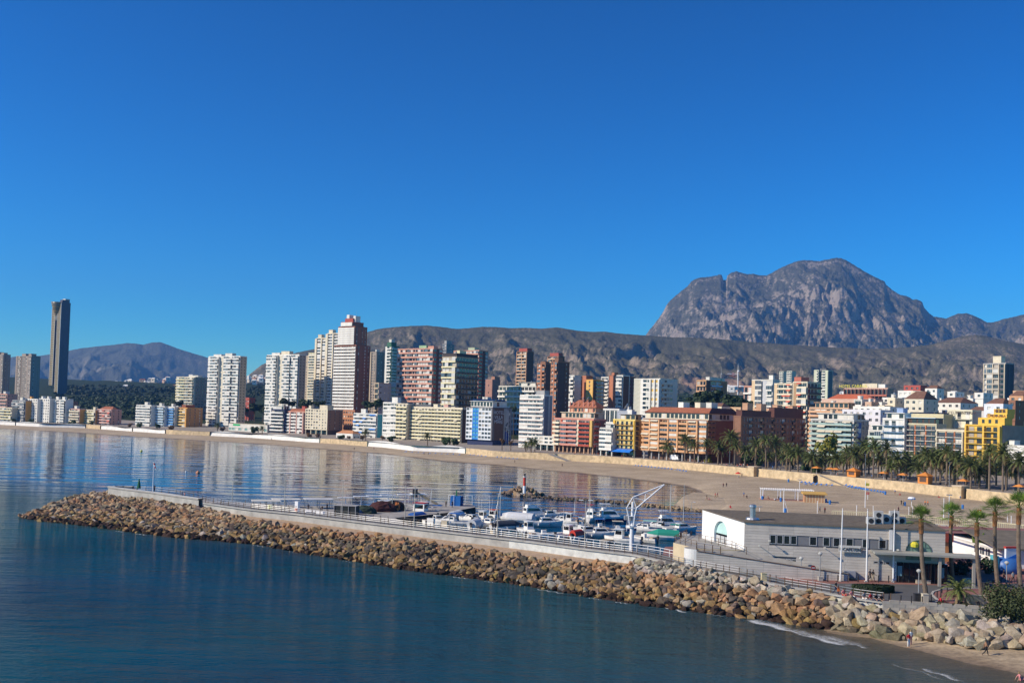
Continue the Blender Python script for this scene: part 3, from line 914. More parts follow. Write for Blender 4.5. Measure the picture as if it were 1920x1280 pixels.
building('pink block with red-banded balconies rising behind the low white rows', -10, 12, 31, 738, 1050, 7, [B(1, par=PINK, wall=SALMON, d=1.4)], [Wd(1, cw=4, wall=SALMON)], SALMON, roof=[LIFT])
building('low pale beachfront block with cream balconies at the left edge', -8, 21, 26, 764, 930, 5, [B(1, par=PALEY, encl=.4, d=1.2)], [P(1)], CREAM)
building('grey-blue beachfront block with enclosed glass balconies', 22, 46, 50, 750, 930, 8, [B(1, par=GREYC, encl=.7, d=1.3, gmat=GLB)], [P(1, wall=ORANGE)], GREYC, roof=[LIFT])
building('white beachfront slab with punched windows and orange edge', 48, 69, 72, 747.5, 930, 9, [Wd(1, cw=3.4, ww=1.7, wh=1.3, blind=.15)], [P(1)], WHITE, roof=[('box', .1, .25, .3, .6, 2.5, ORANGE)])
building('white beachfront slab with punched windows standing next to its twin', 72, 92, 97, 747, 926, 9, [Wd(1, cw=3.4, ww=1.7, wh=1.3, blind=.15)], [P(1, wall=OFFW)], WHITE, roof=[('box', .05, .2, .2, .6, 2.5, WHITE), ('box', .6, .75, .2, .6, 2.5, WHITE)])
building('white beachfront block with three columns of glazed balconies', 98, 122, 124, 749, 922, 9, [B(1, par=WHITE, encl=.6, d=1.3, off=.5), P(.25, off=1.9), B(1, par=WHITE, encl=.6, d=1.3), P(.25, off=1.9), B(1, par=WHITE, encl=.6, d=1.3, off=.5)], [P(1)], WHITE, roof=[('box', .1, .3, .2, .5, 3, WHITE), ('box', .6, .8, .2, .5, 3, WHITE)])
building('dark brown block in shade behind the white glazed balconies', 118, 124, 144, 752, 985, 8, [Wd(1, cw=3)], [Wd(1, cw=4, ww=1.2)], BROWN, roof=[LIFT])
building('low cream and pink beachfront block with orange end wall', 124, 148, 152, 766, 915, 6, [B(1, par=CREAM, d=1.3, encl=.3)], [P(1, wall=ORANGE)], PINK, roof=[LIFT])
building('low pale yellow beachfront block with striped balconies', 151, 177, 180, 768, 912, 6, [B(1, par=PALEY, d=1.3, encl=.25)], [P(1, wall=ORANGE)], CREAM, roof=[('box', .7, .85, .3, .6, 3, CREAM)])
building('low pink beachfront block with red awnings and a dusky side wall', 180, 207, 226, 767, 905, 6, [B(1, par=PINK, d=1.4, encl=.2, awn=1, awp=.2)], [Wd(1, cw=6, ww=1, wall=SALMON)], PINK, roof=[('tile', .0, 1., .1, .9, 3, TERRA)])
building('white beachfront block at the end of the blue terrace', 255, 282, 285, 759, 880, 8, [B(1, par=WHITE, d=1.1, encl=.5)], [P(1)], WHITE, roof=[LIFT])
building('pale blue and white beachfront block between white and bright blue ones', 284, 307, 309, 761, 878, 8, [B(1, par=LBLUE, d=1.2, encl=.4, slab=WHITE)], [P(1)], WHITE, roof=[LIFT])
building('narrow bright blue beachfront block beside the orange one', 309, 326, 328, 762, 876, 8, [P(.15, off=1.3, wall=WHITE), B(1, par=M((.08, .27, .6)), d=1.2, encl=.3, slab=LBLUE)], [P(1)], WHITE, roof=[LIFT])
building('orange beachfront block with a side wall darkened for shade', 327, 350, 378, 764, 872, 7, [B(1, par=M((.72, .50, .20)), d=1.2, wall=ORANGE, encl=.2), P(.1, off=1.2)], [Wd(1, cw=5, ww=1.2, wall=M((.50, .25, .10)))], ORANGE, roof=[('box', .3, .6, .2, .8, 3, TERRA)])  # side wall in a darker orange: its shade is in the colour
r_ = building('cream slab block with yellowish left wing behind the orange building', 330, 365, 393, 706, 1020, 15, [B(1.1, par=PALEY, d=1.2, encl=.2), B(.8, par=CREAM, d=1.4, off=2., encl=.2)], [Wd(1, cw=3.5, ww=1.8, wall=TAUPE)], CREAM, roof=[LIFT, ('box', .6, .9, .3, .6, 2, OFFW)], bmax=45)  # taupe side: shade on the cream wall put into its colour
wt = [P(.25, off=.2, wall=OFFW), B(1.5, par=WHITE, encl=.65, d=1.4, off=1.), B(.9, par=WHITE, encl=.65, d=1.2, off=2.4), P(1.2, off=.6, wall=M((.72, .66, .52))), B(1.6, par=WHITE, encl=.65, d=1.4, off=1.4), B(1.5, par=WHITE, encl=.65, d=1.3, off=.3)]
building('slender white tower with glazed balconies and a cream central shaft, left of its twin', 391, 449, 459, 667, 880, 24, wt, [Wd(1, cw=4, ww=1, wall=TAN)], WHITE, roof=[('box', .1, .35, .2, .8, 2.2, WHITE), ('box', .48, .7, .2, .8, 3, OFFW)], name='tower_block')
building('slender white tower with glazed balconies partly shaded by its neighbour', 500, 560, 572, 664, 850, 24, wt, [Wd(1, cw=4, ww=1, wall=TAN)], WHITE, roof=[('box', .1, .35, .2, .8, 2.2, WHITE), ('box', .4, .65, .2, .8, 3.4, CREAM)], name='tower_block')
building('red house among the trees between the twin white towers', 455, 466, 470, 745, 1000, 5, [Wd(1, cw=3)], [Wd(1, cw=4)], REDB)
building('tan tower with dark balcony stack behind the second white tower', 562, 577, 592, 667, 1010, 26, [Wd(1, cw=4, ww=1, wall=TAN)], [B(1, par=WHITE, d=1, blind=.4)], TAN, name='tower_block')
building('cream tower edge with yellow top beside the tall twin towers', 578, 593, 597, 661, 960, 26, [B(1, par=CREAM, d=1., encl=.2)], [P(1)], PALEY, name='tower_block')
ct = [P(.5, off=2.2, wall=CREAM), B(1.1, par=WHITE, encl=.5, d=1.2, off=.4), P(.25, off=2.), B(.9, par=WHITE, encl=.4, d=1.2)]
building('cream and white tower with a rounded top, lower of the pair beside the stepped tower', 593, 611, 614, 633, 880, 31, ct, [P(1)], CREAM, roof=[('box', .05, .4, .1, .6, 3.5, CREAM)], name='tower_block')
building('cream and white tower touching the stepped tower, higher of the pair', 613, 634, 640, 624, 868, 32, ct, [P(1)], CREAM, roof=[('box', .05, .4, .1, .6, 3.5, CREAM)], name='tower_block')

def stepped_tower():
 loc, rz, a, b, H = frame_of(628, 668, 694, 610, 800, None, None, 40)
 root = thing('tower_block', 'tall stepped tower with white banded front and red-brown side, highest in the middle', 'tower', loc, rz)
 rg = random.Random(5)
 RB = M((.30, .125, .085)); band = [B(1, par=WHITE, d=.9, bay=2.6, glass=.86, blind=.06, sep=True, sepm=M((.62, .36, .24)), sepd=.6, ph=1.35)]
 sideL = [P(.12, off=.05, wall=RB), ('W', .1, dict(cw=4, ww=2.4, wh=2.2, sill=.5)), P(.3, wall=RB), Wd(.5, cw=3.2, ww=1.1, wall=RB, blind=.6)]
 def zt(v): return Dp(668, v, 800).z - loc.z
 t1, t2, t3 = zt(648), zt(613), zt(604)
 block(root, -a, 0, 0, b, 0, t1, 27, band, sideL, RB, rg, False, par=.9, parm=RB)
 block(root, -a * .84, -a * .09, 0.02, b * .86, t1 + 1, t2, 8, band, sideL, RB, rg, False, par=.9, parm=RB)
 block(root, -a * .72, -a * .2, .05, b * .75, t2 + 1, t3, 2, band, [P(1, wall=RB)], RB, rg, False, par=.6, parm=REDB)
 for x0, x1, y0, y1, h in ((-a * .66, -a * .3, b * .15, b * .6, 3), (-a * .62, -a * .5, b * .2, b * .5, 6.), (-a * .34, -a * .24, b * .25, b * .6, 5.)):
  mb = MB(); mb.box(x0, x1, y0, y1, t3 + .6, t3 + .6 + h, WHITE if h > 4 else REDB); mb.build('roof_plant', None, root)
 for x in (.62, .3):
  mb = MB(); mb.tube((-a * x, b * .4, t3), (-a * x, b * .4, t3 + 10), .1, .05, 5, METAL); mb.build('antenna', None, root)
stepped_tower()
building('orange brick podium wing under the stepped tower', 630, 664, 690, 768, 790, 6, [Wd(1, cw=2.6, ww=1.7, wall=M((.52, .24, .13)))], [Wd(1, cw=4, wall=BRICK)], BRICK)

# ---- beachfront row left of centre ----------------------------------------
building('white beachfront block with dark navy balcony bands', 508, 532, 535, 767, 790, 7, [B(1, par=WHITE, d=1.6, gmat=GLDK, wall=NAVY, blind=0, ph=.9)], [P(1, wall=NAVY)], NAVY, roof=[('pent', .05, .9, .1, .8, 3, WHITE)])
building('pink beachfront block with a grid of white balconies and tiled roof edge', 533, 570, 574, 771, 780, 7, [P(.16, off=1.5, wall=PINK), B(1, par=WHITE, d=1.2, encl=.2), P(.16, off=1.5, wall=PINK), B(1, par=WHITE, d=1.2, encl=.2), P(.16, off=1.5, wall=PINK), B(1, par=WHITE, d=1.2, encl=.2), P(.16, off=1.5, wall=PINK)], [P(1)], SALMON, roof=[('tile', 0, 1, .05, .95, 2.5, TERRA), ('box', .75, .9, .3, .6, 4.5, REDB)])
building('cream beachfront block with square windows and a bare side coloured brown for shade', 572, 613, 641, 767, 765, 7, [Wd(.75, cw=2.7, ww=1.9, wh=1.5, gmat=GLDK), Wd(.5, cw=3, ww=1.2, wh=1., blind=.5)], [Wd(1, cw=6, ww=.9, wall=M((.34, .18, .11)))], CREAM, roof=[('box', .5, .85, .2, .6, 3.5, CREAM), ('box', 0, .1, .2, .4, 3, CREAM)], gh=3.5)  # brown side colour holds the shade of the cream block
building('small white seafront villa with orange tiled roof', 630, 660, 666, 813, 720, 1, [Wd(1, cw=3, ww=1.6, wh=1.6)], [Wd(1, cw=3)], WHITE, roof=[('tile', -.03, 1.03, -.05, 1.05, 2.2, M((.50, .22, .10)))], name='villa', par=0)
building('white beachfront block with blue awnings and a teal end strip', 663, 706, 716, 775, 725, 7, [B(1, par=WHITE, d=1.1, encl=.35, awn=2, awp=.12, gmat=GLB)], [P(1, wall=TEAL)], WHITE, roof=[('box', .2, .4, .3, .6, 3.5, WHITE)])
building('tall white seafront block with flat bands beside the long yellow one', 718, 744, 747, 754, 705, 10, [Wd(1.1, cw=5, ww=3.6, wh=1.3, blind=.3), B(.9, par=WHITE, d=1.1, encl=.5)], [P(1)], WHITE, roof=[('box', .5, .9, .2, .7, 4, WHITE)])
yb = dict(par=PALEY, d=1.5, bay=3.2, blind=.3, slab=CREAM, awn=0, awp=.08, gmat=GLDK, sep=True, sepm=CREAM, sepd=.7)
building('pale yellow seafront wing with striped balconies next to the long block', 744, 764, 769, 756, 695, 10, [B(1, **yb)], [P(1, wall=TAN)], CREAM, roof=[('solar', .2, .9, .1, .8, 3)])  # tan side strip: cream wall with the shade coloured in
building('long pale yellow seafront apartment block with running balconies', 769, 866, 873, 764, 665, 10, [B(1, **yb)], [Wd(1, cw=5, ww=1, wall=DKBR)], CREAM, roof=[('box', .0, .35, .35, .7, 2.6, DGREY), ('box', .42, .5, .2, .6, 3, CREAM), ('box', .62, .7, .2, .6, 3, PINK), ('rail', .02, .98, .02, METAL)], par=1.2)  # dark brown end: shade painted into the wall colour

def blue_hotel():
 loc, rz, a, b, H = frame_of(874, 923, 958, 765, 632, None, None, 34)
 root = thing('hotel', 'white seafront hotel with a bright blue vertical stripe and lettered side wall darkened for shade', 'hotel', loc, rz)
 rg = random.Random(4)
 w = dict(cw=3.0, ww=2.2, wh=1.5, sill=.9, blind=.2)
 pale = M((.72, .75, .78))
 L = [Wd(2, wall=pale, **w), Wd(2, wall=BLUEP, gmat=glass_mat((.10, .35, .45), .1), blind=.05, fr=BLUEP, **{k: v for k, v in w.items() if k != 'blind'}), Wd(4, wall=pale, **w), P(.35, wall=DGREY)]
 block(root, -a, 0, 0, b, 3.2, H, 8, L, [P(.1, wall=DGREY), P(.55, off=.1, wall=DKBR), P(.2, off=.2, wall=GREYC), Wd(.25, cw=4, wall=MIDG)], M((.10, .09, .10)), rg, False, par=.6)  # right face colours darkened to carry the shade of that side
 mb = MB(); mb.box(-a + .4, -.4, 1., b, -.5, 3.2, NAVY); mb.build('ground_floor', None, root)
 roof_piece(root, a, b, H + .65, ('pent', .08, .92, .1, .85, 3.4, WHITE, WHITE), rg)
 roof_piece(root, a, b, H + 4.3, ('solar', .05, .95, .1, .8, 3), rg)
 for f in (.3, .42): roof_piece(root, a, b, H + 4.3, ('box', f, f + .08, .4, .6, 2.6, OFFW, 'roof_plant'), rg)
 put('lettering', text_mesh('HOTEL\nVILLA\nMARE', 3.0, M((.6, .62, .66))), root, (.36, b * .30, H - 3.6), (R(90), 0, R(90)))
 sw = MB(); sw.tube((.34, b * .16, H - 7.4), (.34, b * .42, H - 6.5), .18, .1, 6, LBLUE); sw.build('swoosh', None, root)
 mur = MB(); mur.box(.2, .42, b * .66, b * .84, 9, H - 1, M((.42, .41, .40))); mur.build('mural_panel', None, root)
 for (y, z, r) in ((.72, H * .55, 1.), (.77, H * .60, .8), (.7, H * .45, 1.2), (.8, H * .38, 1.)):
  k = MB(); k.lathe([(r, 0), (r * .8, .1)], 7, DGREY); k.build('mural_patch', None, root, (.42, b * y, z), (0, R(90), 0))
 mb = MB(); mb.box(.2, .44, b * .66, b * .84, 1.5, 9, M((.02, .04, .22))); mb.build('mural_base', None, root)
blue_hotel()

# ---- second row, centre -----------------------------------------------------
building('grey tower in shade right behind the stepped tower', 694, 704, 719, 659, 1050, 24, [P(.3, off=1, wall=TAN), Wd(1, cw=3)], [P(.3, off=1., wall=TAUPE), Wd(1, cw=4, ww=1.4), P(.2, off=1.)], TAUPE, name='tower_block', roof=[LIFT])
building('tower with green terraces and white balconies behind the salmon slab', 722, 733, 747, 648, 1000, 24, [P(.4, off=.4, wall=WHITE), B(1, par=WHITE, d=1.4, gmat=GLDK)], [B(1, par=LTGREEN, d=1.4, wall=DGREEN)], DGREEN, name='tower_block', roof=[('box', .1, .8, .1, .8, 4, DGREEN), ('box', .3, .7, .2, .6, 7, OFFW)])
building('small tan and blue-grey block below the green terraced tower', 702, 709, 731, 717, 800, 9, [B(1, par=TAN, d=1)], [Wd(1, cw=4, ww=1.6, wall=M((.40, .43, .48)))], TAN)
building('white banded block half hidden beside the salmon slab', 727, 745, 749, 716, 830, 12, [B(1, par=WHITE, d=1.3)], [P(1)], WHITE)
building('broad salmon slab tower with white blinds and a side coloured dark red for shade', 745, 812, 828, 652, 790, 19, [B(1, par=SALMON, d=.9, bay=2.8, blind=.45, encl=.35, awn=1, awp=.04, ph=1.1)], [B(.35, par=REDB, d=.8, wall=DKBR), P(.3, wall=DKBR), B(.35, par=REDB, d=.8, wall=DKBR)], SALMON, roof=[('box', .55, .75, .2, .7, 2.8, M((.35, .5, .3))), ('box', .8, .95, .2, .7, 2.2, SALMON)], name='tower_block')  # side reds and browns paint the shade on the salmon slab
building('thin grey glass tower peeking over the salmon slab', 829, 836, 850, 644, 1150, 26, [Wd(1, cw=3, ww=2.2)], [Wd(1, cw=3, ww=2.2)], MIDG, name='tower_block', roof=[('box', .2, .8, .1, .8, 4, GREYC), ('ant', .3, .5, 8)])
building('beige tower with dark brown shaded side and black roof band', 829, 855, 895, 668, 745, 15, [B(1, par=PALEY, d=1.2, encl=.25, blind=.3)], [B(1, par=M((.14, .11, .09)), d=1.2, gmat=GLDK, wall=M((.20, .155, .115)), blind=.1, bay=3)], M((.5, .4, .27)), name='tower_block', roof=[('box', .0, 1., .0, 1., 2.6, M((.06, .05, .05)), 'roof_storey'), ('box', .7, .9, .2, .5, 5, PALEY)], par=.4, bmax=50)  # right face in dark browns: shade put into the beige tower's colour
building('salmon slab tower behind the beige one with a side darkened for shade', 850, 897, 914, 656, 860, 21, [B(1, par=SALMON, d=.9, bay=2.8, blind=.45, encl=.3)], [B(.4, par=REDB, d=.8, wall=DKBR), P(.3, wall=DKBR), B(.3, par=GREYC, d=.8, wall=DKBR)], SALMON, roof=[('box', .5, .75, .2, .7, 3, M((.45, .5, .35)))], name='tower_block')  # side colours darkened to include the shade on the salmon wall
building('dusky pink building with stepped gables left of the white banded block', 910, 922, 936, 711, 830, 7, [Wd(1, cw=5, ww=1)], [Wd(1, cw=6, ww=1)], M((.40, .22, .18)), roof=[('box', .5, 1, .3, 1, 3, M((.42, .22, .16)))])
building('wide white block with long horizontal bands and rooftop dish', 935, 1004, 1010, 723, 760, 9, [B(1, par=WHITE, d=1.8, gmat=GLDK, blind=.05, bay=4, ph=1.2)], [P(1)], OFFW, roof=[('pent', .5, .95, .2, .8, 3, OFFW), ('dish', .8, .4, 2.)])
tt_ = [P(.12, off=1.3, wall=M((.55, .30, .17))), B(1, par=M((.66, .44, .27)), d=1.2, encl=.25, bay=3), P(.12, off=1.3, wall=M((.55, .30, .17))), B(.9, par=M((.66, .44, .27)), d=1.2, encl=.25, bay=3), P(.12, off=1.3, wall=M((.55, .30, .17)))]
building('slim orange-banded tower with dark shaded side standing alone', 969, 988, 999, 658, 1020, 21, tt_, [P(1, wall=DKBR)], BROWN, roof=[('box', .1, .9, .1, .9, 3.5, REDB, 'roof_storey')], name='tower_block')  # flank darker than the tower's brown, painted as shade
building('orange-banded tower rising behind the two dark brown ones', 1027, 1047, 1057, 667, 990, 22, tt_, [P(1, wall=DKBR)], BROWN, roof=[('box', .1, .9, .1, .9, 3.5, REDB, 'roof_storey')], name='tower_block')  # darker flank: its shade is in the colour, as on the lone tower
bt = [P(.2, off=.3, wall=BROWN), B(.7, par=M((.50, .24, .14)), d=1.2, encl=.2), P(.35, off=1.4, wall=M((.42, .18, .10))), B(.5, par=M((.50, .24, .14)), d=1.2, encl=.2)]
building('dark brown tower, lower and left of its brown neighbour', 1007, 1022, 1033, 681, 730, 19, bt, [P(1, wall=DKBR)], BROWN, name='tower_block', roof=[('box', .2, .8, .2, .8, 2, BROWN)])  # side darker than the brown front, shade mixed into the colour
building('dark brown tower with wide blank shaded side, higher of the two', 1033, 1045, 1066, 677, 690, 19, bt, [P(.62, wall=M((.085, .06, .055))), Wd(.3, cw=4, ww=1, wall=DKBR, blind=.7), P(.1, wall=DKBR)], BROWN, name='tower_block', roof=[('box', .3, .9, .1, .5, 3, BROWN)])  # blank side almost black: shade painted into the brown
fw = [B(1.1, par=WHITE, d=.7, encl=.75, bay=4, slab=M((.50, .27, .20)), blind=.4), B(.9, par=WHITE, d=.7, encl=.6, bay=3.5, slab=M((.50, .27, .20)))]
building('white seafront tower with thin terracotta floor lines', 975, 1019, 1030, 740, 605, 13, fw, [P(.5, wall=M((.20, .20, .23))), P(.2, off=.5, wall=GREYC), P(.3, wall=MIDG)], WHITE, roof=[('box', .6, .95, .2, .8, 3.2, GREYC)], name='tower_block', near=False)  # grey side of a white tower: shade given as wall colours
building('low white annex joining the white tower and the red balcony block', 1000, 1038, 1042, 818, 585, 2, [Wd(1, cw=4, ww=2.6, wh=1.5, sp=WHITE)], [P(1)], OFFW, gh=3.4)

def red_block():
 loc, rz, a, b, H = frame_of(1039, 1112, 1134, 788, 555, None, None, 34)
 root = thing('apartment_block', 'red and cream balconied seafront block with stepped tiled roof over an arcade', 'building', loc, rz)
 rg = random.Random(8)
 RP = M((.62, .27, .20)); RD = M((.40, .08, .05))
 h = (H - 4) / 6
 L = [B(.9, par=CREAM, d=1.6, off=.2, glass=.6), P(.22, off=.4, wall=RD), B(2.1, par=RP, d=1.6, encl=.2, glass=.9, gmat=GLB), P(.25, off=1., wall=CREAM), B(1.5, par=RD, d=1.5, glass=.8), P(.3, off=1.3, wall=OCHRE)]
 block(root, -a, 0, 0, b, 4, H, 6, L, [B(.5, par=RD, d=1.2, wall=DKBR), P(.5, wall=M((.22, .09, .06)))], M((.50, .30, .22)), rg, True, par=.9, parm=RP)
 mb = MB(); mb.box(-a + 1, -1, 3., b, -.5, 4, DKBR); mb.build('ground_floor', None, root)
 for i in range(10):
  mb = MB(); x = -a + .5 + (a - 1) * i / 9; mb.box(x - .3, x + .3, .2, .8, -.5, 4, M((.58, .36, .22))); mb.build('pillar', None, root)
 roof_piece(root, a, b, H + .95, ('pent', .14, .98, .12, .9, 3., M((.66, .5, .36)), CREAM), rg)
 roof_piece(root, a, b, H + 4.2, ('pent', .34, .98, .2, .85, 2.6, M((.62, .36, .22)), M((.5, .2, .12))), rg)
 roof_piece(root, a, b, H + 7.1, ('tile', .3, 1.02, .14, .9, 4., TERRA), rg)
 for f in (.34, .42, .55, .68, .8, .92):
  mb = MB(); mb.box(-a * (1 - f) - .25, -a * (1 - f) + .25, b * .17, b * .2, H + 4, H + 10, RP); mb.build('roof_pier', None, root)
 for f in (.62, .74): roof_piece(root, a, b, H + 10, ('dish', f, .35, 1.2), rg)
red_block()
building('narrow white house with stacked glazed bays between red and yellow blocks', 1125, 1148, 1152, 802, 535, 5, [B(1, par=WHITE, d=1., encl=.7, bay=4)], [P(1)], OFFW, gh=3., near=True, roof=[('rail', 0, 1, .02, METAL), ('pent', .2, .9, .3, .9, 2.6, WHITE)])
r_, a_, b_, H_ = building('yellow seafront block with dark balcony railings above a blue awning', 1150, 1190, 1207, 786, 528, 6, [P(.1, off=.6, wall=YELLOW), B(1, par=M((.60, .33, .08)), rail='bars', rm=M((.09, .08, .08)), d=1.3, bay=3.3, wall=PALEY, glass=.5, gmat=GLDK, blind=.05), P(.06, off=.6, wall=YELLOW)], [B(.45, par=DKBR, d=1., wall=OCHRE, rail='bars'), P(.55, wall=M((.58, .36, .12)))], M((.78, .62, .22)), gh=3.8, near=True, roof=[('pent', .25, .95, .15, .8, 3, M((.55, .42, .25)), DGREY), ('dish', .5, .4, 1.6), ('box', .55, .75, .2, .5, 5.5, WHITE)])  # ochre side is the yellow wall with shade in its colour
aw = MB()
for i in range(4):
 x0 = -a_ + a_ * i / 4; x1 = x0 + a_ / 4 - .08
 aw.face([(x0, -.2, 4.4), (x0, -3.6, 2.9), (x1, -3.6, 2.9), (x1, -.2, 4.4)], M((.02, .20, .72)))
 aw.face([(x0, -3.6, 2.9), (x0, -3.62, 2.5), (x1, -3.62, 2.5), (x1, -3.6, 2.9)], M((.02, .20, .72)))
aw.build('awning', None, r_)

# ---- slab row behind, from the brown towers to the hill gap
def slab_row():
 R2 = M((.50, .20, .11))
 building('white-balconied slab end beside the dark brown tower', 1066, 1076, 1079, 703, 760, 16, [B(1, par=WHITE, d=1.3, encl=.3)], [P(1)], OFFW)
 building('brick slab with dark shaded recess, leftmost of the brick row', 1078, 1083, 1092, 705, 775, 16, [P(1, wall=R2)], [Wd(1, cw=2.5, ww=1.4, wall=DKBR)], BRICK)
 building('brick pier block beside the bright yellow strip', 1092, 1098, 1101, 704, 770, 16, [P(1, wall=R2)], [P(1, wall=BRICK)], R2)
 building('slab with a bright yellow front and deep blue-grey shaded side', 1099, 1111, 1131, 711, 740, 15, [P(.5, wall=M((.74, .46, .14)), off=.3), Wd(.3, cw=4, ww=1.6), P(.5, wall=M((.74, .46, .14)), off=.3)], [P(.25, wall=DKBR), B(.7, par=GREYC, d=1)], ORANGE)  # brown and grey on the side: shade put in as colour
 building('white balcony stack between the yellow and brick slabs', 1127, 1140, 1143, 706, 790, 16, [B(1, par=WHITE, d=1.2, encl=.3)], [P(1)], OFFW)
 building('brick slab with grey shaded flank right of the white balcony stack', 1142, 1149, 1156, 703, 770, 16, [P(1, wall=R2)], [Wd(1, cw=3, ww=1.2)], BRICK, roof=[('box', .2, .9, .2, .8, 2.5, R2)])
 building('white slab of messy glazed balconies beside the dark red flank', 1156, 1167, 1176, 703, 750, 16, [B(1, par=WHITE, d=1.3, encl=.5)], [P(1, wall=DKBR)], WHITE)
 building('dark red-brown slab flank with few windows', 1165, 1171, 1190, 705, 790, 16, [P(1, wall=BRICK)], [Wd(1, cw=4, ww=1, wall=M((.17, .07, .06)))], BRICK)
slab_row()
building('white slab with rows of yellow panels and a blue shaded side', 1189, 1237, 1269, 709, 700, 14, [P(.7, wall=M((.55, .53, .44))), P(.25, off=1., wall=WHITE), B(.6, par=WHITE, d=1.1, encl=.5), P(.15, off=1.2, wall=WHITE), Wd(.3, cw=4, ww=2.6, wh=1.8, gmat=YELLOW, blind=.2), P(.1, off=1.2, wall=WHITE), Wd(.3, cw=4, ww=2.6, wh=1.8, gmat=YELLOW, blind=.2), P(.12, off=1.2, wall=WHITE)], [P(.08, wall=WHITE), B(.8, par=OFFW, d=1.), P(.3, wall=OFFW)], OFFW, bmax=45)
building('low white block with solar panels and dishes behind the red roof', 1093, 1160, 1175, 766, 600, 3, [B(1, par=WHITE, d=1.5)], [P(1)], WHITE, roof=[('solar', .3, .95, .1, .9, 3), ('dish', .35, .2, 2.2)])
building('blank blue-grey block with white water tank beside the yellow house', 1157, 1176, 1180, 770, 575, 3, [P(1)], [P(1)], M((.42, .46, .52)), roof=[('box', .8, 1., .1, .4, 3, WHITE, 'water_tank'), ('dish', .75, .2, 2.2)])
building('orange-edged block with blue-grey shaded balconies above the pine grove', 1306, 1323, 1362, 712, 760, 10, [B(1, par=M((.62, .36, .20)), d=1., wall=ORANGE, blind=.4)], [P(.2, wall=DKBR), B(.5, par=LBLUE, d=1.2, wall=GREYC), P(.25, wall=M((.42, .21, .1)))], M((.62, .36, .18)), roof=[('box', .5, .9, .2, .6, 3, OFFW), ('pent', .2, .9, .6, .95, 2.6, WHITE)], bmax=45)  # blue-grey of the side balconies is their shade, given as paint colour
building('small orange and white block right of the tall thin masts', 1395, 1409, 1412, 723, 720, 7, [B(1, par=WHITE, d=1.4, wall=SALMON)], [P(1)], SALMON)
building('cream-edged block with grey glazed balconies and white flank', 1410, 1448, 1453, 711, 690, 11, [P(.4, off=.6, wall=M((.70, .52, .32))), B(.7, par=OFFW, d=1.2, encl=.6), P(.5, wall=M((.55, .55, .56)), off=.1), B(.6, par=WHITE, d=1.2, encl=.4)], [P(1)], OFFW, roof=[('box', .75, .95, .2, .5, 3.4, WHITE)])
building('cream block with red awnings left of the dark balconied one', 1452, 1485, 1490, 718, 665, 10, [P(.3, off=.6, wall=M((.70, .52, .32))), B(.6, par=CREAM, d=1.2, encl=.3), B(.8, par=CREAM, d=1.4, off=.6, awn=1, awp=.5)], [P(1)], CREAM)
building('cream and brown block with dark shaded balconies on its side', 1487, 1513, 1538, 715, 645, 10, [P(.35, off=.2, wall=M((.46, .30, .17))), B(.8, par=CREAM, d=1.2, encl=.4, awn=1, awp=.2)], [B(1, par=M((.17, .11, .09)), d=1.2, wall=DKBR, gmat=GLDK)], CREAM, roof=[('box', -.05, .45, .1, .7, 3.5, M((.50, .17, .12)))], bmax=45)  # side balconies darkened, shade painted into parapets and wall
building('pair of slim pale towers far behind, left one', 1461, 1468, 1472, 696, 1200, 20, [B(1, par=OFFW, d=1.1)], [P(1)], M((.55, .56, .46)), name='tower_block')
building('pair of slim pale towers far behind, right one', 1475, 1484, 1488, 695, 1180, 20, [B(1, par=OFFW, d=1.1)], [P(1)], M((.55, .56, .46)), name='tower_block')
building('pale yellow-green slender tower with a dark recess, left of the grey mountain slope sign', 1526, 1534, 1543, 693, 1000, 18, [P(.6, wall=M((.60, .62, .46))), B(.4, par=OFFW, d=1.)], [P(1, wall=M((.14, .16, .17)))], M((.58, .60, .46)), name='tower_block')
building('pale slender tower with balconies joined to the dark recess tower', 1541, 1552, 1556, 694, 985, 18, [B(.6, par=OFFW, d=1.1, blind=.5), P(.4, off=.6, wall=M((.62, .64, .48)))], [P(1, wall=M((.16, .18, .19)))], M((.58, .60, .46)), name='tower_block', roof=[('box', -.5, .6, .1, .8, 2.5, DGREY)])
r_, a_, b_, H_ = building('long red-banded hotel with yellow rooftop letters', 1583, 1664, 1668, 727, 760, 5, [B(1, par=M((.50, .17, .12)), d=1.6, bay=3.3, wall=M((.60, .42, .28)), gmat=GLDK, blind=.1, sep=True, sepm=SALMON, sepd=.8)], [P(1)], SALMON, name='hotel', roof=[('box', .38, .72, .3, .6, 4, CREAM), ('box', .75, .9, .3, .5, 3.4, WHITE)], parm=M((.64, .42, .32)))
put('lettering', text_mesh('HOTEL CABANA', 3.3, M((.75, .66, .10))), r_, (-a_ * .80, -.3, H_ + .3), (R(90), 0, 0))
gt = [P(.16, off=.6, wall=SANDW), B(.5, par=GREYC, d=.6, encl=.3), P(.1, off=.8, wall=SANDW), B(1, par=M((.42, .38, .32)), d=.8, encl=.4, gmat=GLB), P(.14, off=.9, wall=SANDW), B(1, par=M((.42, .38, .32)), d=.8, encl=.2), P(.14, off=.9, wall=SANDW), B(.9, par=DGREY, d=.4, gmat=GLDK, wall=DGREY, blind=0), P(.18, off=.9, wall=SANDW)]
building('dark grey tower with cream vertical piers on the right', 1844, 1885, 1900, 680, 640, 14, gt, [P(.3, wall=M((.13, .11, .12))), P(.2, off=.4, wall=M((.11, .11, .13))), P(.5, wall=M((.08, .085, .11)))], DGREY, name='tower_block', roof=[('box', .35, .72, .2, .7, 5, CREAM)], near=False, parm=GREYC)

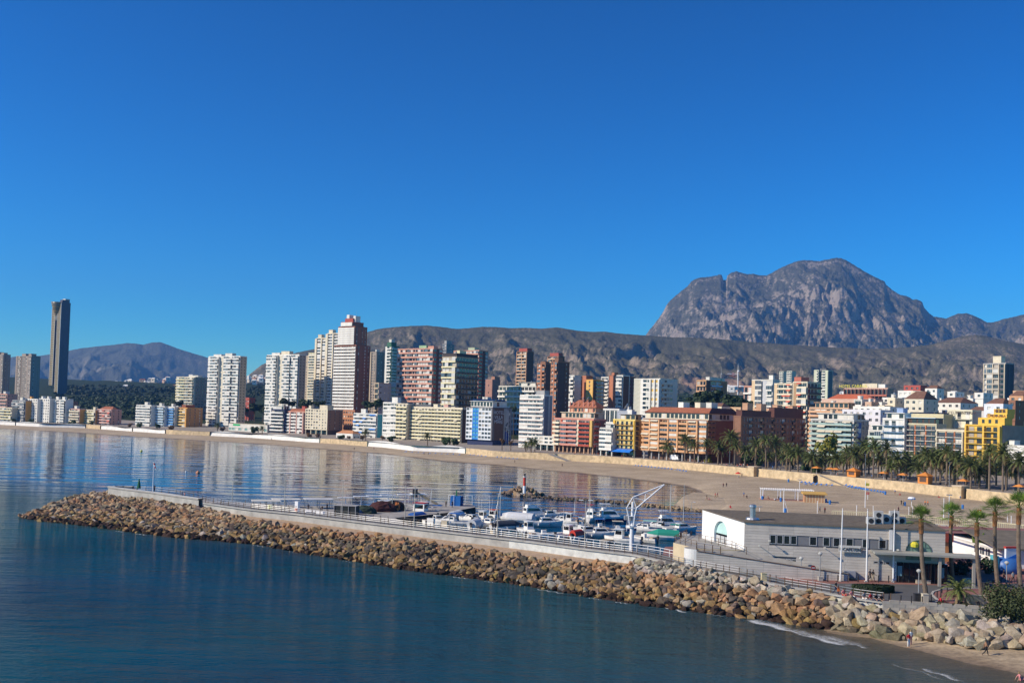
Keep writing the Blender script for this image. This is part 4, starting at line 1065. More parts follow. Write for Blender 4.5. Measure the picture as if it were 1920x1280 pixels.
# ---- big brown block and the row behind the palms ----------------------------
def brown_block():
 loc, rz, a, b, H = frame_of(1206, 1326, 1384, 789, 488, None, None, 60)
 root = thing('apartment_block', 'large orange-brown brick seafront block with dark tiled mansard and awnings', 'building', loc, rz)
 rg = random.Random(6)
 OB = M((.60, .33, .17)); OB2 = M((.66, .38, .20))
 L = []
 for i in range(6): L += [B(1, par=OB, d=1.5, encl=.3, awn=rg.choice([0, 3, 0]), awp=.35, wall=M((.46, .25, .14)), bay=6, glass=.7, gmat=GLDK), P(.16, off=1.9, wall=OB2)]
 L += [B(.9, par=OB, d=.9, encl=.9, wall=OB, bay=5)]
 block(root, -a, 0, 0, b, 4.2, H, 7, L, [B(.25, par=BROWN, d=.8, wall=DKBR), P(.75, wall=M((.25, .12, .08)))], OB, rg, True, par=.4, parm=M((.25, .10, .07)))  # side wall: the same brick in a colour darkened for shade
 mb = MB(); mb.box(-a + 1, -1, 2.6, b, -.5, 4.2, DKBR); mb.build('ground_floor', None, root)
 for i in range(9):
  mb = MB(); x = -a + .5 + (a - 1) * i / 8; mb.box(x - .3, x + .3, .2, .8, -.5, 4.2, GREYC); mb.build('pillar', None, root)
 roof_piece(root, a, b, H + .45, ('pent', .01, .99, .05, .95, 3., CREAM, M((.20, .075, .055))), rg)
 mb = MB(); z = H + 3.7
 mb.face([(-a, .3, z), (0.4, .3, z), (-1.4, 4.5, z + 2.6), (-a + 2, 4.5, z + 2.6)], TERRA); mb.face([(.4, .3, z), (.4, b, z), (-1.4, b - 3, z + 2.6), (-1.4, 4.5, z + 2.6)], M((.12, .05, .04)))  # right slope: roof tiles in a shade-darkened copy of the colour
 mb.face([(-a + 2, 4.5, z + 2.6), (-1.4, 4.5, z + 2.6), (-1.4, b - 3, z + 2.6), (-a + 2, b - 3, z + 2.6)], ROOFG); mb.face([(-a, b, z), (-a, .3, z), (-a + 2, 4.5, z + 2.6), (-a + 2, b - 3, z + 2.6)], TERRA)
 mb.build('mansard_roof', None, root)
 for f, m in ((.4, WHITE), (.66, CREAM), (.83, OFFW)): roof_piece(root, a, b, H + 6.2, ('box', f, f + .08, .3, .5, 2.6, m, 'stair_head'), rg)
brown_block()
def dark_wing():
 loc, rz, a, b, H = frame_of(1376, 1388, 1518, 781, 470, None, 38, 75)
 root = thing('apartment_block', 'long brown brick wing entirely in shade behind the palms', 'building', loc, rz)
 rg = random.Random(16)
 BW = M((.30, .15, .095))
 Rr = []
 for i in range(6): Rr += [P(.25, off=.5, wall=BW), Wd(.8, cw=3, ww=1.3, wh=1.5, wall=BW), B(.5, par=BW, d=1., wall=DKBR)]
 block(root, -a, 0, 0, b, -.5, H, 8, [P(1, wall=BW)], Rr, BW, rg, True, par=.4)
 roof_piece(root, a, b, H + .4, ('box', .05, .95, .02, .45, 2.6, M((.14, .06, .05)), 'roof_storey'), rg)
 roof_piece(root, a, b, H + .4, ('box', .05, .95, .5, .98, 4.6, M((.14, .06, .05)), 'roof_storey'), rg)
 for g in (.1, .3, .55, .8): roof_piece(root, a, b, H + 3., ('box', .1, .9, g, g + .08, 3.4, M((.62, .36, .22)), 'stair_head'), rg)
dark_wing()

building('orange stepped terrace block rising behind the green glass one', 1518, 1590, 1600, 764, 520, 10, [B(1, par=M((.66, .40, .24)), d=1.6, wall=M((.68, .5, .2)), encl=.15, awn=0, awp=.15)], [P(1)], M((.66, .42, .26)), near=False, roof=[('pent', .12, .98, .1, .9, 3, M((.66, .42, .26)), M((.62, .40, .26)))])
building('salmon block with solar panels and a low red tiled roof', 1541, 1640, 1650, 748, 560, 3, [Wd(1, cw=4, ww=2.4, wh=1.3, gmat=GLDK)], [P(1)], M((.62, .42, .32)), near=False, roof=[('solar', .2, .95, .6, .95, 2), ('tile', .05, 1., .05, .6, 3.4, M((.40, .10, .05)))])
gb = [B(1, rail='glass', gm=glass_mat((.34, .46, .42), .2), slab=M((.72, .70, .60)), d=1.9, bay=4.2, wall=M((.60, .47, .22)), gmat=GLDK, awn=0, awp=.28, glass=.75, blind=.1)]
r_, a_, b_, H_ = building('white seafront block with pale green glass balconies and beige awnings', 1521, 1600, 1627, 786, 462, 7, gb, [B(.22, rail='glass', d=1., wall=DKBR), P(.30, off=.12, wall=GREYC), Wd(.5, cw=3.4, ww=1.2, wall=M((.40, .37, .33)))], M((.62, .60, .55)), gh=3.6, near=True, bmax=45, roof=[('pent', .12, .95, .12, .9, 3., OFFW, WHITE), ('dish', .6, .5, 1.9), ('dish', .8, .5, 1.9), ('box', .3, .36, .4, .6, 5, TAN)])  # side walls darker than the front, with shade in their colour
mb = MB(); mb.box(.14, .3, b_ * .25, b_ * .50, 5, H_ - 1.5, M((.08, .16, .38))); mb.build('advert_panel', None, r_)
for z, m in ((H_ - 4, LBLUE), (H_ - 8, NAVY), (H_ - 11, BLUEP)):
 mb = MB(); mb.box(.3, .34, b_ * .28, b_ * .47, z - 2, z, m); mb.build('advert_picture', None, r_)
building('small pale green and white house with a glazed attic', 1629, 1654, 1658, 806, 448, 4, [B(1, par=M((.50, .58, .50)), d=1.2, encl=.5, awn=4, awp=.3)], [P(1)], OFFW, gh=3.4, near=True, roof=[('pent', .1, .95, .15, .8, 2.6, WHITE)])
building('white balconied seafront block with blue underlines', 1656, 1695, 1699, 784, 440, 6, [B(1, par=WHITE, rail='bars', rm=M((.66, .70, .74)), d=1.4, bay=3.6, slab=M((.14, .27, .46)), glass=.6, blind=.5, wall=WHITE)], [P(1)], WHITE, gh=3.6, near=True, roof=[('pent', .1, .95, .1, .85, 2.8, WHITE), ('box', .5, .8, .3, .8, 5, M((.3, .4, .6)))])
hb = dict(rail='bars', rm=M((.14, .07, .05)), slab=M((.74, .72, .66)), d=1.1, bay=2.3, gmat=GLB, fr=DKFRAME, glass=.86, blind=.25)
building('hotel with brown-framed windows, orange piers and a planted roof bar', 1697, 1755, 1765, 794, 430, 6, [B(.5, wall=DKFRAME, **hb), P(.06, off=.3, wall=M((.52, .19, .09))), B(.5, wall=DKFRAME, **hb), P(.06, off=.3, wall=M((.52, .19, .09))), B(.5, wall=DKFRAME, **hb)], [P(1)], M((.58, .52, .36)), gh=3.6, near=True, name='hotel', roof=[('pent', .0, .95, .03, .9, 2.8, DKFRAME, LBLUE), ('rail', 0, 1, .02, DKFRAME)])
building('white roof storey with dark solar panels behind the brown-framed hotel', 1695, 1768, 1778, 776, 452, 2, [Wd(1, cw=2.8, ww=2., wh=2., gmat=GLDK, fr=FRAME)], [P(1, wall=M((.55, .48, .28)))], M((.66, .58, .36)), near=True, roof=[('solar', .1, .95, .1, .95, 4), ('dish', .8, .1, 1.3)], zb=18)
building('cream hotel wing with brown windows and white floor lines', 1757, 1807, 1811, 806, 412, 5, [P(.05, off=1., wall=CREAM), B(.5, wall=DKFRAME, **hb), P(.06, off=.3, wall=M((.52, .19, .09))), B(.5, wall=DKFRAME, **hb), P(.06, off=.3, wall=M((.52, .19, .09))), B(.5, wall=DKFRAME, **hb), P(.07, off=1., wall=CREAM)], [P(1)], CREAM, gh=3.6, near=True, name='hotel', roof=[('rail', .1, 1, .3, WHITE)])
r_, a_, b_, H_ = building('cream hotel with its name lettered along the roof edge', 1777, 1822, 1831, 768, 450, 5, [Wd(.3, cw=3, ww=1.6), B(.7, par=M((.76, .70, .52)), d=1.2, rail='bars', rm=WHITE, glass=.45)], [P(1, wall=M((.45, .43, .40)))], M((.76, .70, .52)), near=True, name='hotel', zb=14)
put('lettering', text_mesh('HOTEL MONTEMAR', 1.75, DKFRAME), r_, (-a_ * .5, -.32, H_ - 2.0), (R(90), 0, 0))

def yellow_hotel():
 loc, rz, a, b, H = frame_of(1811, 1877, 1925, 799, 400, None, None, 22)
 root = thing('hotel', 'bright yellow seafront hotel with stepped top and dark balcony railings', 'hotel', loc, rz)
 rg = random.Random(3)
 YW = M((.80, .50, .085)); yb_ = dict(rail='bars', rm=M((.10, .06, .05)), slab=M((.82, .56, .12)), d=1.3, bay=3.0, glass=.62, gmat=GL, wall=M((.68, .42, .10)), fr=DKFRAME)
 L = [P(.06, off=1.2, wall=YW), B(.62, **yb_), P(.07, off=1.2, wall=YW), B(.5, **yb_), P(.09, off=1.2, wall=YW)]
 block(root, -a, 0, 0, b, -.5, H, 8, L, [P(1, wall=M((.30, .255, .21)))], YW, rg, True, par=.5)
 def zt(v): return Dp(1877, v, 400).z - loc.z
 for f0, f1, g0, z0, z1 in ((.25, 1., .12, H + .5, zt(783)), (.45, 1., .2, zt(783), zt(776)), (.62, 1., .22, zt(776), zt(766))):
  mb = MB(); mb.box(-a + a * f0, -.02, b * g0, b * (g0 + .3), z0 + .003, z1, YW); mb.build('roof_storey', None, root)
  for k in range(3):
   x = -a + a * (f0 + (f1 - f0) * (.15 + .25 * k)); w = MB(); w.box(x, x + 1.1, b * g0 - .06, b * g0 - .004, z0 + .6, min(z0 + 2.1, z1 - .2), GL); w.build('window', None, root)
 put('lettering', text_mesh('HOTEL', 1.5, M((.30, .12, .04))), root, (-a * .2, b * .22 - .1, zt(772)), (R(90), 0, 0))
 put('lettering', text_mesh('ESMERALDA', 1.5, M((.30, .12, .04))), root, (-a * .3, b * .2 - .1, zt(782)), (R(90), 0, 0))
 mb = MB(); mb.box(.26, .34, 0.3, b - .3, 0, H + .4, M((.30, .255, .21))); mb.build('party_wall', None, root)
yellow_hotel()
building('white low building in front of the grey party wall at the right edge', 1874, 1925, 1960, 835, 392, 3, [Wd(1, cw=5, ww=1.6, wh=1.6)], [P(1)], WHITE, near=True, bmax=20, roof=[('box', .2, .4, .2, .5, 2.2, WHITE)])

# ---- houses of the old quarter climbing behind
OLD = [
 ('white house with a long tiled roof and white window band behind the planted roof bar', 1752, 1800, 1850, 755, 520, 2, WHITE, 'tile', 3), ('white stair tower on the old quarter roofs, left of the three', 1777, 1790, 1806, 734, 545, 1, WHITE, 'flat', 0), ('white stair tower nearest the dark grey tower', 1828, 1843, 1860, 736, 530, 1, WHITE, 'flat', 0),
 ('pink brick house with red roof below the dark grey tower', 1850, 1880, 1900, 756, 470, 2, M((.55, .30, .22)), 'tile', 2.5), ('white and blue framed roof terrace above the yellow hotel', 1846, 1880, 1893, 757, 440, 3, M((.72, .74, .78)), 'flat', 0),
 ('cream gabled house with grey side wall above the white balconied block', 1696, 1731, 1757, 748, 500, 3, M((.70, .64, .50)), 'tile', 4), ('cream boxy lift tower on the gabled house', 1709, 1728, 1742, 733, 515, 1, CREAM, 'flat', 0), ('white house high on the hill left of the cream lift tower', 1684, 1711, 1722, 732, 590, 3, WHITE, 'flat', 0),
 ('red and cream house at the top of the old quarter', 1695, 1725, 1735, 722, 640, 3, M((.42, .10, .08)), 'flat', 0), ('white villa with dark roof behind the old quarter', 1735, 1756, 1762, 728, 610, 2, WHITE, 'tile', 2), ('white terrace house with glazed front over the green glass block', 1600, 1668, 1690, 762, 495, 2, WHITE, 'flat', 0),
 ('white stepped house with mauve side wall behind the satellite dishes', 1580, 1650, 1672, 768, 480, 3, M((.72, .70, .72)), 'flat', 0), ('pink white house with solar panels above the blue underlined block', 1640, 1697, 1712, 758, 530, 2, M((.70, .58, .50)), 'solar', 0), ('white bungalow row on the skyline of the old quarter', 1655, 1690, 1700, 745, 560, 2, WHITE, 'flat', 0),
 ('terracotta house at the right edge beside the dark grey tower', 1893, 1918, 1930, 742, 480, 2, M((.58, .32, .18)), 'tile', 2.5), ('orange house with balcony at the far right edge', 1900, 1925, 1940, 732, 560, 3, M((.66, .42, .26)), 'flat', 0),
 ('brown chimney house right of the pink brick house', 1892, 1903, 1912, 750, 455, 3, BROWN, 'flat', 0), ('white house with arched loggia over the cream hotel', 1815, 1845, 1862, 770, 480, 3, M((.66, .62, .58)), 'tile', 2),
 ('orange and red house below the stepped brown roofs', 1413, 1470, 1480, 766, 540, 2, M((.64, .38, .24)), 'flat', 0), ('cream house with tiled gable among the pines', 1335, 1352, 1362, 762, 560, 2, CREAM, 'tile', 2), ('tan house block right of the pine grove', 1364, 1388, 1398, 763, 560, 2, M((.60, .40, .24)), 'flat', 0), ('white cube house left of the pine grove', 1268, 1282, 1298, 765, 560, 2, WHITE, 'flat', 0)]
for (lab, uL, uC, uR, vt, Y, n, wl, rf, rh) in OLD:
 roofs = [('tile', -.03, 1.03, -.03, 1.03, rh, M((.19, .10, .07), .9, .3, .8))] if rf == 'tile' else ([('solar', .1, .9, .1, .9, 3)] if rf == 'solar' else [])  # tile colour darkened to stand for roofs in shade
 zt_ = Dp(uC, vt, Y).z
 g_ = float(land_z(np.array(Dp(uC, vt, Y).x), np.array(float(Y))))
 zb = max(g_ - 1, zt_ - 3.1 * n)
 rt, a, b, H = building(lab, uL, uC, uR, vt, Y, n, [Wd(1, cw=3.6, ww=1.5, wh=1.3)], [Wd(1, cw=5, ww=1.1)], wl, zb=zb, near=False, roof=roofs, name='house', cat='house', par=.5 if rf != 'tile' else 0, bmax=16)
 if zb > g_ + .2:                                    # the lower storeys, hidden between neighbours
  mb = MB(); mb.box(-a, 0, 0, b, g_ - zb - 1, -.002, wl); mb.build('lower_wall', None, rt)
rg = random.Random(77)
OT = ['first', 'second', 'third', 'fourth', 'fifth', 'sixth', 'seventh', 'eighth', 'ninth', 'tenth', 'eleventh', 'twelfth', 'thirteenth', 'fourteenth', 'fifteenth', 'sixteenth', 'seventeenth', 'eighteenth', 'nineteenth', 'twentieth']
for i in range(20):
 u = 1560 + 19 * i + rg.uniform(-5, 5); Y = rg.uniform(510, 680); w = rg.uniform(14, 30); vt = rg.uniform(744, 760); n = rg.choice([2, 3, 3, 4])
 zt_ = Dp(u, vt, Y).z; g_ = float(land_z(np.array(Dp(u, vt, Y).x), np.array(Y)))
 building('small flat-roofed house packed into the old quarter, %s from its left end' % OT[i], u - w * .6, u, u + w * .4, vt, Y, max(1, int((zt_ - g_) / 3.1)), [B(1, par=rg.choice([WHITE, CREAM, OFFW]), d=.9, encl=.3) if i % 2 else Wd(1, cw=3.2)], [Wd(1, cw=4, ww=1)], rg.choice([WHITE, OFFW, CREAM, M((.64, .50, .36)), M((.60, .40, .28))]), zb=g_ - .5, near=False, name='house', cat='house', par=.6, bmax=14, roof=[('box', .2, .55, .2, .6, 2.2, WHITE, 'stair_head')] + ([('dish', .75, .3, 1.)] if i % 3 == 0 else []))

# ================================================================== SEA WALLS, BREAKWATER, HARBOUR
CONC = M((.42, .41, .38), .9, .3, .5, bump=.2); CONC2 = M((.36, .34, .31), .9, .3, .4); CONCW = M((.60, .61, .58), .9, .28, .8); WALLW = M((.72, .70, .66), .8, .16, .3); BEIGE = M((.60, .46, .28), .9, .38, .5, bump=.3)
RAILM = M((.55, .56, .57), .35, metal=.7); POSTM = M((.16, .10, .06), .7); WHITEP = M((.80, .80, .80), .45, .05); DARKM = M((.03, .03, .035), .6); BLUEB = M((.03, .17, .50), .5); REDP = M((.60, .05, .03), .5); RUST = M((.35, .15, .07))

def wall_strip(name, label, u0, u1, mat, topz, lean=.4, n=None, cope=None, thick=1.0):
 q0, q1 = Q(u0, 840), Q(u1, 840)
 n = n or max(6, int(abs(u1 - u0) / 6))
 mb = MB()
 F, T, K = [], [], []
 for i in range(n + 1):
  q = q0 + (q1 - q0) * i / n
  y = float(wall_depth(q)); tz = topz(i / n)
  dx, dy = q, 1.
  F.append((q * y, y, WALL_Z - 1)); T.append((q * (y + lean), y + lean, tz)); K.append((q * (y + lean + thick), y + lean + thick, tz))
 for i in range(n):
  mb.face([F[i], F[i + 1], T[i + 1], T[i]], mat); mb.face([T[i], T[i + 1], K[i + 1], K[i]], cope or mat)
  mb.face([K[i], K[i + 1], (K[i + 1][0], K[i + 1][1], 0), (K[i][0], K[i][1], 0)], mat)
 mb.face([F[0], T[0], K[0], (K[0][0], K[0][1], WALL_Z - 1)], mat); mb.face([F[n], (K[n][0], K[n][1], WALL_Z - 1), K[n], T[n]], mat)
 o = mb.build(name, None, smooth=False)
 return tag(o, label, 'wall')
def wave(a, b, k): return lambda t: a + b * math.sin(k * math.pi * t)
wall_strip('sea_wall', 'smooth white wave-shaped sea wall at the far left end of the beach', -160, 26, WALLW, wave(4.9, .4, 3), 2.2)
wall_strip('sea_wall', 'white wave-shaped sea wall below the twin white slabs', 28, 158, WALLW, wave(4.7, .6, 3), 2.4)
wall_strip('sea_wall', 'short beige sea wall between two white stretches at the left', 160, 186, BEIGE, wave(4.9, 0, 1), .4)
wall_strip('sea_wall', 'white curved sea wall below the pine wood', 188, 246, WALLW, wave(4.5, .7, 2), 2.2)
wall_strip('sea_wall', 'white sea wall before the pale blue terrace', 248, 308, WALLW, wave(4.6, .5, 2), 2.2)
wall_strip('sea_wall', 'beige sea wall with steps below the orange block', 310, 392, BEIGE, wave(4.8, .1, 2), .4)
wall_strip('sea_wall', 'long white curved sea wall below the first white tower', 394, 598, WALLW, wave(4.7, .7, 4), 2.6)
wall_strip('sea_wall', 'low beige planted sea wall below the small white villa', 600, 688, BEIGE, wave(4.7, .2, 2), .5)
wall_strip('sea_wall', 'long white curved sea wall below the pale yellow block', 690, 872, WALLW, wave(4.9, .7, 3), 3.)
wall_strip('sea_wall', 'beige stone sea wall below the blue striped hotel up to the beach ramp', 874, 1040, BEIGE, wave(4.9, .15, 3), .4, cope=M((.55, .40, .25)))
wall_strip('sea_wall', 'long beige stone sea wall from the ramp to the palm-lined promenade', 1046, 1412, BEIGE, wave(5.0, .1, 3), .4, cope=M((.66, .42, .26)))
wall_strip('sea_wall', 'beige sea wall with stairs under the first orange parasols', 1416, 1790, BEIGE, wave(5.05, .1, 3), .4, cope=M((.72, .58, .42)))
wall_strip('sea_wall', 'beige sea wall right of the stair gate to the edge of the picture', 1813, 2100, BEIGE, wave(5.05, .05, 2), .4, cope=M((.72, .58, .42)))
for u, lab in ((1414, 'pale stone block set in the sea wall beside the red sunshade'), (1801, 'tall beige stair gate pillar in the sea wall')):
 q = Q(u, 900); y = float(wall_depth(q)); mb = MB(); w = 1.6
 mb.box(-w, w, -2.6, 3, 0, PROM_Z + .9 - .6, BEIGE); mb.box(-w - .1, w + .1, -2.7, 3.1, PROM_Z + .3, PROM_Z + .55, M((.72, .58, .42)))
 tag(mb.build('wall_block', None, None, (q * y, y, .6), (0, 0, -R(50))), lab, 'wall')
# beach ramps and stairs that run down along the wall
def beach_ramp(label, ua, ub, w=3.):
 mb = MB(); n = 14
 for i in range(n):
  P_ = []
  for k in (i, i + 1):
   u = ua + (ub - ua) * k / n; q = Q(u, 850); y = float(wall_depth(q)); z = PROM_Z + .1 - (PROM_Z - 1.6) * k / n
   P_.append(((q * y, y - .02, z), (q * y - w * .75, y - w, z)))
  (a, b), (c, d) = P_
  mb.face([a, b, d, c], CONC2); lo = lambda p: (p[0], p[1], .8)
  mb.face([b, lo(b), lo(d), d], BEIGE)
 return tag(mb.build('beach_ramp', None), label, 'ramp')
beach_ramp('grey ramp sloping from the promenade to the sand below the red block', 1036, 1072, 4.)
beach_ramp('stairs running down the sea wall left of the orange kiosk', 1531, 1500, 2.5)
beach_ramp('second stair flight on the sea wall under the parasols', 1540, 1585, 2.5)

# ---- rocks --------------------------------------------------------------
def rock_nodes(mode):
 m, nt, b, out = nt_new('rock_' + mode)
 if mode == 'single':
  oi = nt.nodes.new('ShaderNodeObjectInfo'); base = oi.outputs['Color']
 else:
  at = nt.nodes.new('ShaderNodeAttribute'); at.attribute_name = 'tint'; base = at.outputs['Color']
 geo = nt.nodes.new('ShaderNodeNewGeometry')
 def nz(s, d):
  n = nt.nodes.new('ShaderNodeTexNoise'); n.inputs['Scale'].default_value = s; n.inputs['Detail'].default_value = d; n.inputs['Roughness'].default_value = .65
  nt.links.new(geo.outputs['Position'], n.inputs['Vector']); return n
 a = nz(1.1, 4); c = nz(5, 4)
 r1 = ramp(nt, a.outputs[0], [(.32, (.60, .56, .52)), (.62, (1.1, 1.06, 1.02))]); r2 = ramp(nt, c.outputs[0], [(.3, .75), (.7, 1.15)])
 cc = mixc(nt, base, r1.outputs[0], 1., 'MULTIPLY'); cc = mixc(nt, cc, r2.outputs[0], 1., 'MULTIPLY')
 nt.links.new(cc, b.inputs['Base Color']); b.inputs['Roughness'].default_value = .9; b.inputs['Specular IOR Level'].default_value = .2
 bp = nt.nodes.new('ShaderNodeBump'); bp.inputs['Strength'].default_value = .6; bp.inputs['Distance'].default_value = .12
 nt.links.new(c.outputs[0], bp.inputs['Height']); nt.links.new(bp.outputs[0], b.inputs['Normal'])
 return m
ROCK1, ROCKN = rock_nodes('single'), rock_nodes('many')
def rock_mesh(k):
 rg = random.Random(100 + k); bm = bmesh.new()
 n = rg.choice([15, 19, 24])
 for i in range(n):
  v = Vector((rg.gauss(0, 1), rg.gauss(0, 1), rg.gauss(0, 1))).normalized() * rg.uniform(.82, 1.08)
  v = Vector((max(-.85, min(.85, v.x * 1.15)), max(-.8, min(.8, v.y)), max(-.62, min(.62, v.z * .85))))
  bm.verts.new(v)
 r = bmesh.ops.convex_hull(bm, input=bm.verts)
 bmesh.ops.delete(bm, geom=[g for g in r['geom_interior'] if isinstance(g, bmesh.types.BMVert)], context='VERTS')
 me = bpy.data.meshes.new('rock'); bm.to_mesh(me); bm.free()
 me.materials.append(ROCK1)
 return me
ROCKS = [rock_mesh(k) for k in range(16)]
ROCK_V = [np.array([v.co[:] for v in m.vertices]) for m in ROCKS]
ROCK_F = [[tuple(p.vertices) for p in m.polygons] for m in ROCKS]
def place_rocks(root, lst, keep):
 """lst: (position, size, euler, colour, weight); the ones that show largest become parts, the rest one part"""
 lst = sorted(lst, key=lambda r: -r[4])
 for (p, s, e, c, w) in lst[:keep]:
  o = put('rock', rnd.choice(ROCKS), root, p, e, (s * rnd.uniform(.9, 1.2), s * rnd.uniform(.8, 1.), s * rnd.uniform(.75, 1.)))
  o.color = (*c, 1)
 if lst[keep:]:
  V, F, Cc = [], [], []; k = 0
  for (p, s, e, c, w) in lst[keep:]:
   j = rnd.randrange(len(ROCKS))
   rot = np.array(Matrix.Rotation(e[2], 3, 'Z') @ Matrix.Rotation(e[1], 3, 'Y') @ Matrix.Rotation(e[0], 3, 'X'))
   v = (ROCK_V[j] * np.array([s * rnd.uniform(.9, 1.2), s * rnd.uniform(.8, 1.), s * rnd.uniform(.75, 1.)])) @ rot.T + np.array(p[:])
   V += [tuple(q) for q in v]; F += [tuple(i + k for i in f) for f in ROCK_F[j]]; Cc += [(*c, 1.)] * len(v); k += len(v)
  me = bpy.data.meshes.new('rock'); me.from_pydata(V, [], F); me.materials.append(ROCKN)
  at = me.color_attributes.new('tint', 'FLOAT_COLOR', 'POINT'); at.data.foreach_set('color', np.array(Cc, dtype=np.float32).ravel())
  me.update()
  tag(put('rock', me, root), kind='stuff')
def jit(c, r=.2):
 k = rnd.uniform(1 - r, 1 + r); return tuple(min(.7, x * k * rnd.uniform(.93, 1.07)) for x in c)

# ---- breakwater lines (u, v, height)
CREST = [(40, 968, .2), (75, 956, .9), (110, 943, 1.7), (145, 931, 2.3), (200, 924, 2.7), (250, 932, 2.8), (300, 942, 2.8), (375, 953, 2.8), (440, 970, 2.8), (500, 981, 2.8), (555, 990, 2.8), (669, 1003, 2.8), (784, 1017, 2.8), (875, 1028, 2.8),
  (990, 1045, 2.8), (1090, 1057, 2.8), (1170, 1061, 3.0), (1205, 1053, 4.0), (1280, 1063, 3.9), (1384, 1083, 3.5), (1462, 1101, 3.3), (1540, 1115, 3.1), (1603, 1127, 3.1), (1655, 1134, 3.), (1775, 1142, 2.9), (1850, 1149, 2.8), (1930, 1157, 2.7), (2020, 1168, 2.6)]
TOE = [(u, v, -.1) for u, v in TOE_PX] + [(1665, 1195, .2), (1754, 1199, .5), (1824, 1208, .8), (1913, 1211, .9), (2020, 1222, 1.)]
def line3(L):
 us = [p[0] for p in L]
 def f(u):
  v = float(np.interp(u, us, [p[1] for p in L])); z = float(np.interp(u, us, [p[2] for p in L]))
  return G(u, v, z)
 return f
crest, toe = line3(CREST), line3(TOE)
bw = thing('breakwater', 'long rock-armoured harbour breakwater with concrete wall and walkway', 'breakwater')
# rubble core under the rocks
us = np.linspace(38, 2010, 200)
mb = MB(); COREM = M((.10, .075, .055), .95, .4, 1.)
prev = None
for u in us:
 a, b = toe(u), crest(u)
 d = Vector((b.y - a.y, -(b.x - a.x), 0))
 cur = (a + Vector((0, 0, -.9)), b + Vector((0, 0, -.35)), b + Vector((b.x - a.x, b.y - a.y, 0)).normalized() * 1.6 + Vector((0, 0, -.6)))
 if prev:
  mb.face([prev[0], cur[0], cur[1], prev[1]], COREM); mb.face([prev[1], cur[1], cur[2], prev[2]], COREM)
 prev = cur
mb.build('rubble_core', None, bw)
TANC, ORC, GRC, OCC, WETC, LGC, PALE = (.35, .25, .155), (.36, .215, .115), (.13, .108, .085), (.27, .18, .08), (.045, .028, .022), (.39, .36, .31), (.37, .305, .22)
rocks = []
u = 40.
while u < 1990:
 a, b = toe(u), crest(u)
 L = (b - a).length
 big = float(np.interp(u, [0, 200, 1150, 1400, 1560, 1700, 1990], [.78, .80, .70, .76, .95, 1.06, 1.05]))
 step = big * 1.18
 f = rnd.uniform(-.02, .02)
 while f < 1.02:
  s = big * rnd.choice([.5, .65, .85, 1., 1.2, 1.5]) * rnd.uniform(.85, 1.12)
  if u > 1440 and rnd.random() < .10: s *= 1.22
  p = a.lerp(b, f) + Vector((rnd.uniform(-.3, .3), rnd.uniform(-.3, .3), rnd.uniform(-.12, .2) + s * .12))
  r = rnd.random()
  if u > 1560:
   c = PALE if r < .62 else (LGC if r < .92 else OCC)
   if f < .1 and u < 1700: c = (.19, .17, .115)
  elif f < .10: c = WETC if r < .75 else OCC
  elif f < .34: c = OCC if r < .5 else (GRC if r < .75 else (LGC if r < .84 else TANC))
  elif f < .72: c = (GRC if r < .62 else (OCC if r < .8 else TANC)) if u > 430 else (TANC if r < .4 else (ORC if r < .65 else (GRC if r < .85 else PALE)))
  else: c = ORC if r < .5 else (TANC if r < .85 else GRC)
  if 1190 < u < 1500 and f > .70: c = LGC if r < .85 else PALE
  elif 1190 < u < 1560 and f > .34: c = ORC if r < .4 else (TANC if r < .75 else GRC)
  if u < 430 and f > .8: c = PALE if r < .5 else TANC
  if u > 1640 and f > .9:
   f += .2; continue
  if u > 1555 and f > .6: p.z -= .3
  rocks.append((p, s * .82, (rnd.uniform(-.6, .6), rnd.uniform(-.6, .6), rnd.uniform(0, 6.3)), jit(c), s / p.y))
  f += s * 1.05 / max(L, 1.)
 mid = a.lerp(b, .5)
 u += step * FPX / mid.y * .80
# far flank of the head, going down to the harbour mouth
for k in range(70):
 t = rnd.random(); uu = 60 + 140 * t
 b = crest(uu); p = b + Vector((rnd.uniform(-1, 2), rnd.uniform(.5, 7), 0)); p.z = b.z - (p.y - b.y) * .42
 rocks.append((p, rnd.uniform(.5, .9), (rnd.uniform(-.6, .6), rnd.uniform(-.6, .6), rnd.uniform(0, 6.3)), jit(TANC), .2 / p.y))
place_rocks(bw, rocks, 300)

# walkway edge (sea side): u, v of the foot of the wall, its height, height of the coping
EDGE = [(382, 954, 2.8, 4.15), (463, 967, 2.8, 4.25), (555, 977, 2.8, 4.3), (669, 992, 2.8, 4.3), (784, 1006, 2.8, 4.3), (875, 1017, 2.8, 4.3), (990, 1031, 2.8, 4.3), (1090, 1045, 2.8, 4.3), (1190, 1057, 2.8, 4.25), (1280, 1064, 3.9, 4.15),
  (1384, 1082, 3.5, 3.75), (1462, 1099, 3.3, 3.5), (1540, 1112, 3.1, 3.35), (1603, 1124, 3., 3.25), (1655, 1131, 3., 3.25)]
eus = [e[0] for e in EDGE]
def edge(u):
 v, zb, zt = (float(np.interp(u, eus, [e[k] for e in EDGE])) for k in (1, 2, 3))
 p = G(u, v, zb); return p, zt
EU = np.linspace(382, 1655, 90)
EP = [edge(u) for u in EU]
def inward(i):
 a = EP[max(0, i - 1)][0]; b = EP[min(len(EP) - 1, i + 1)][0]
 d = (b - a); d.z = 0; d.normalize()
 return Vector((-d.y, d.x, 0))
wl, cp, wk, gv = MB(), MB(), MB(), MB()
WW = 4.6
ASPH = M((.13, .125, .12), .9, .25, .5)
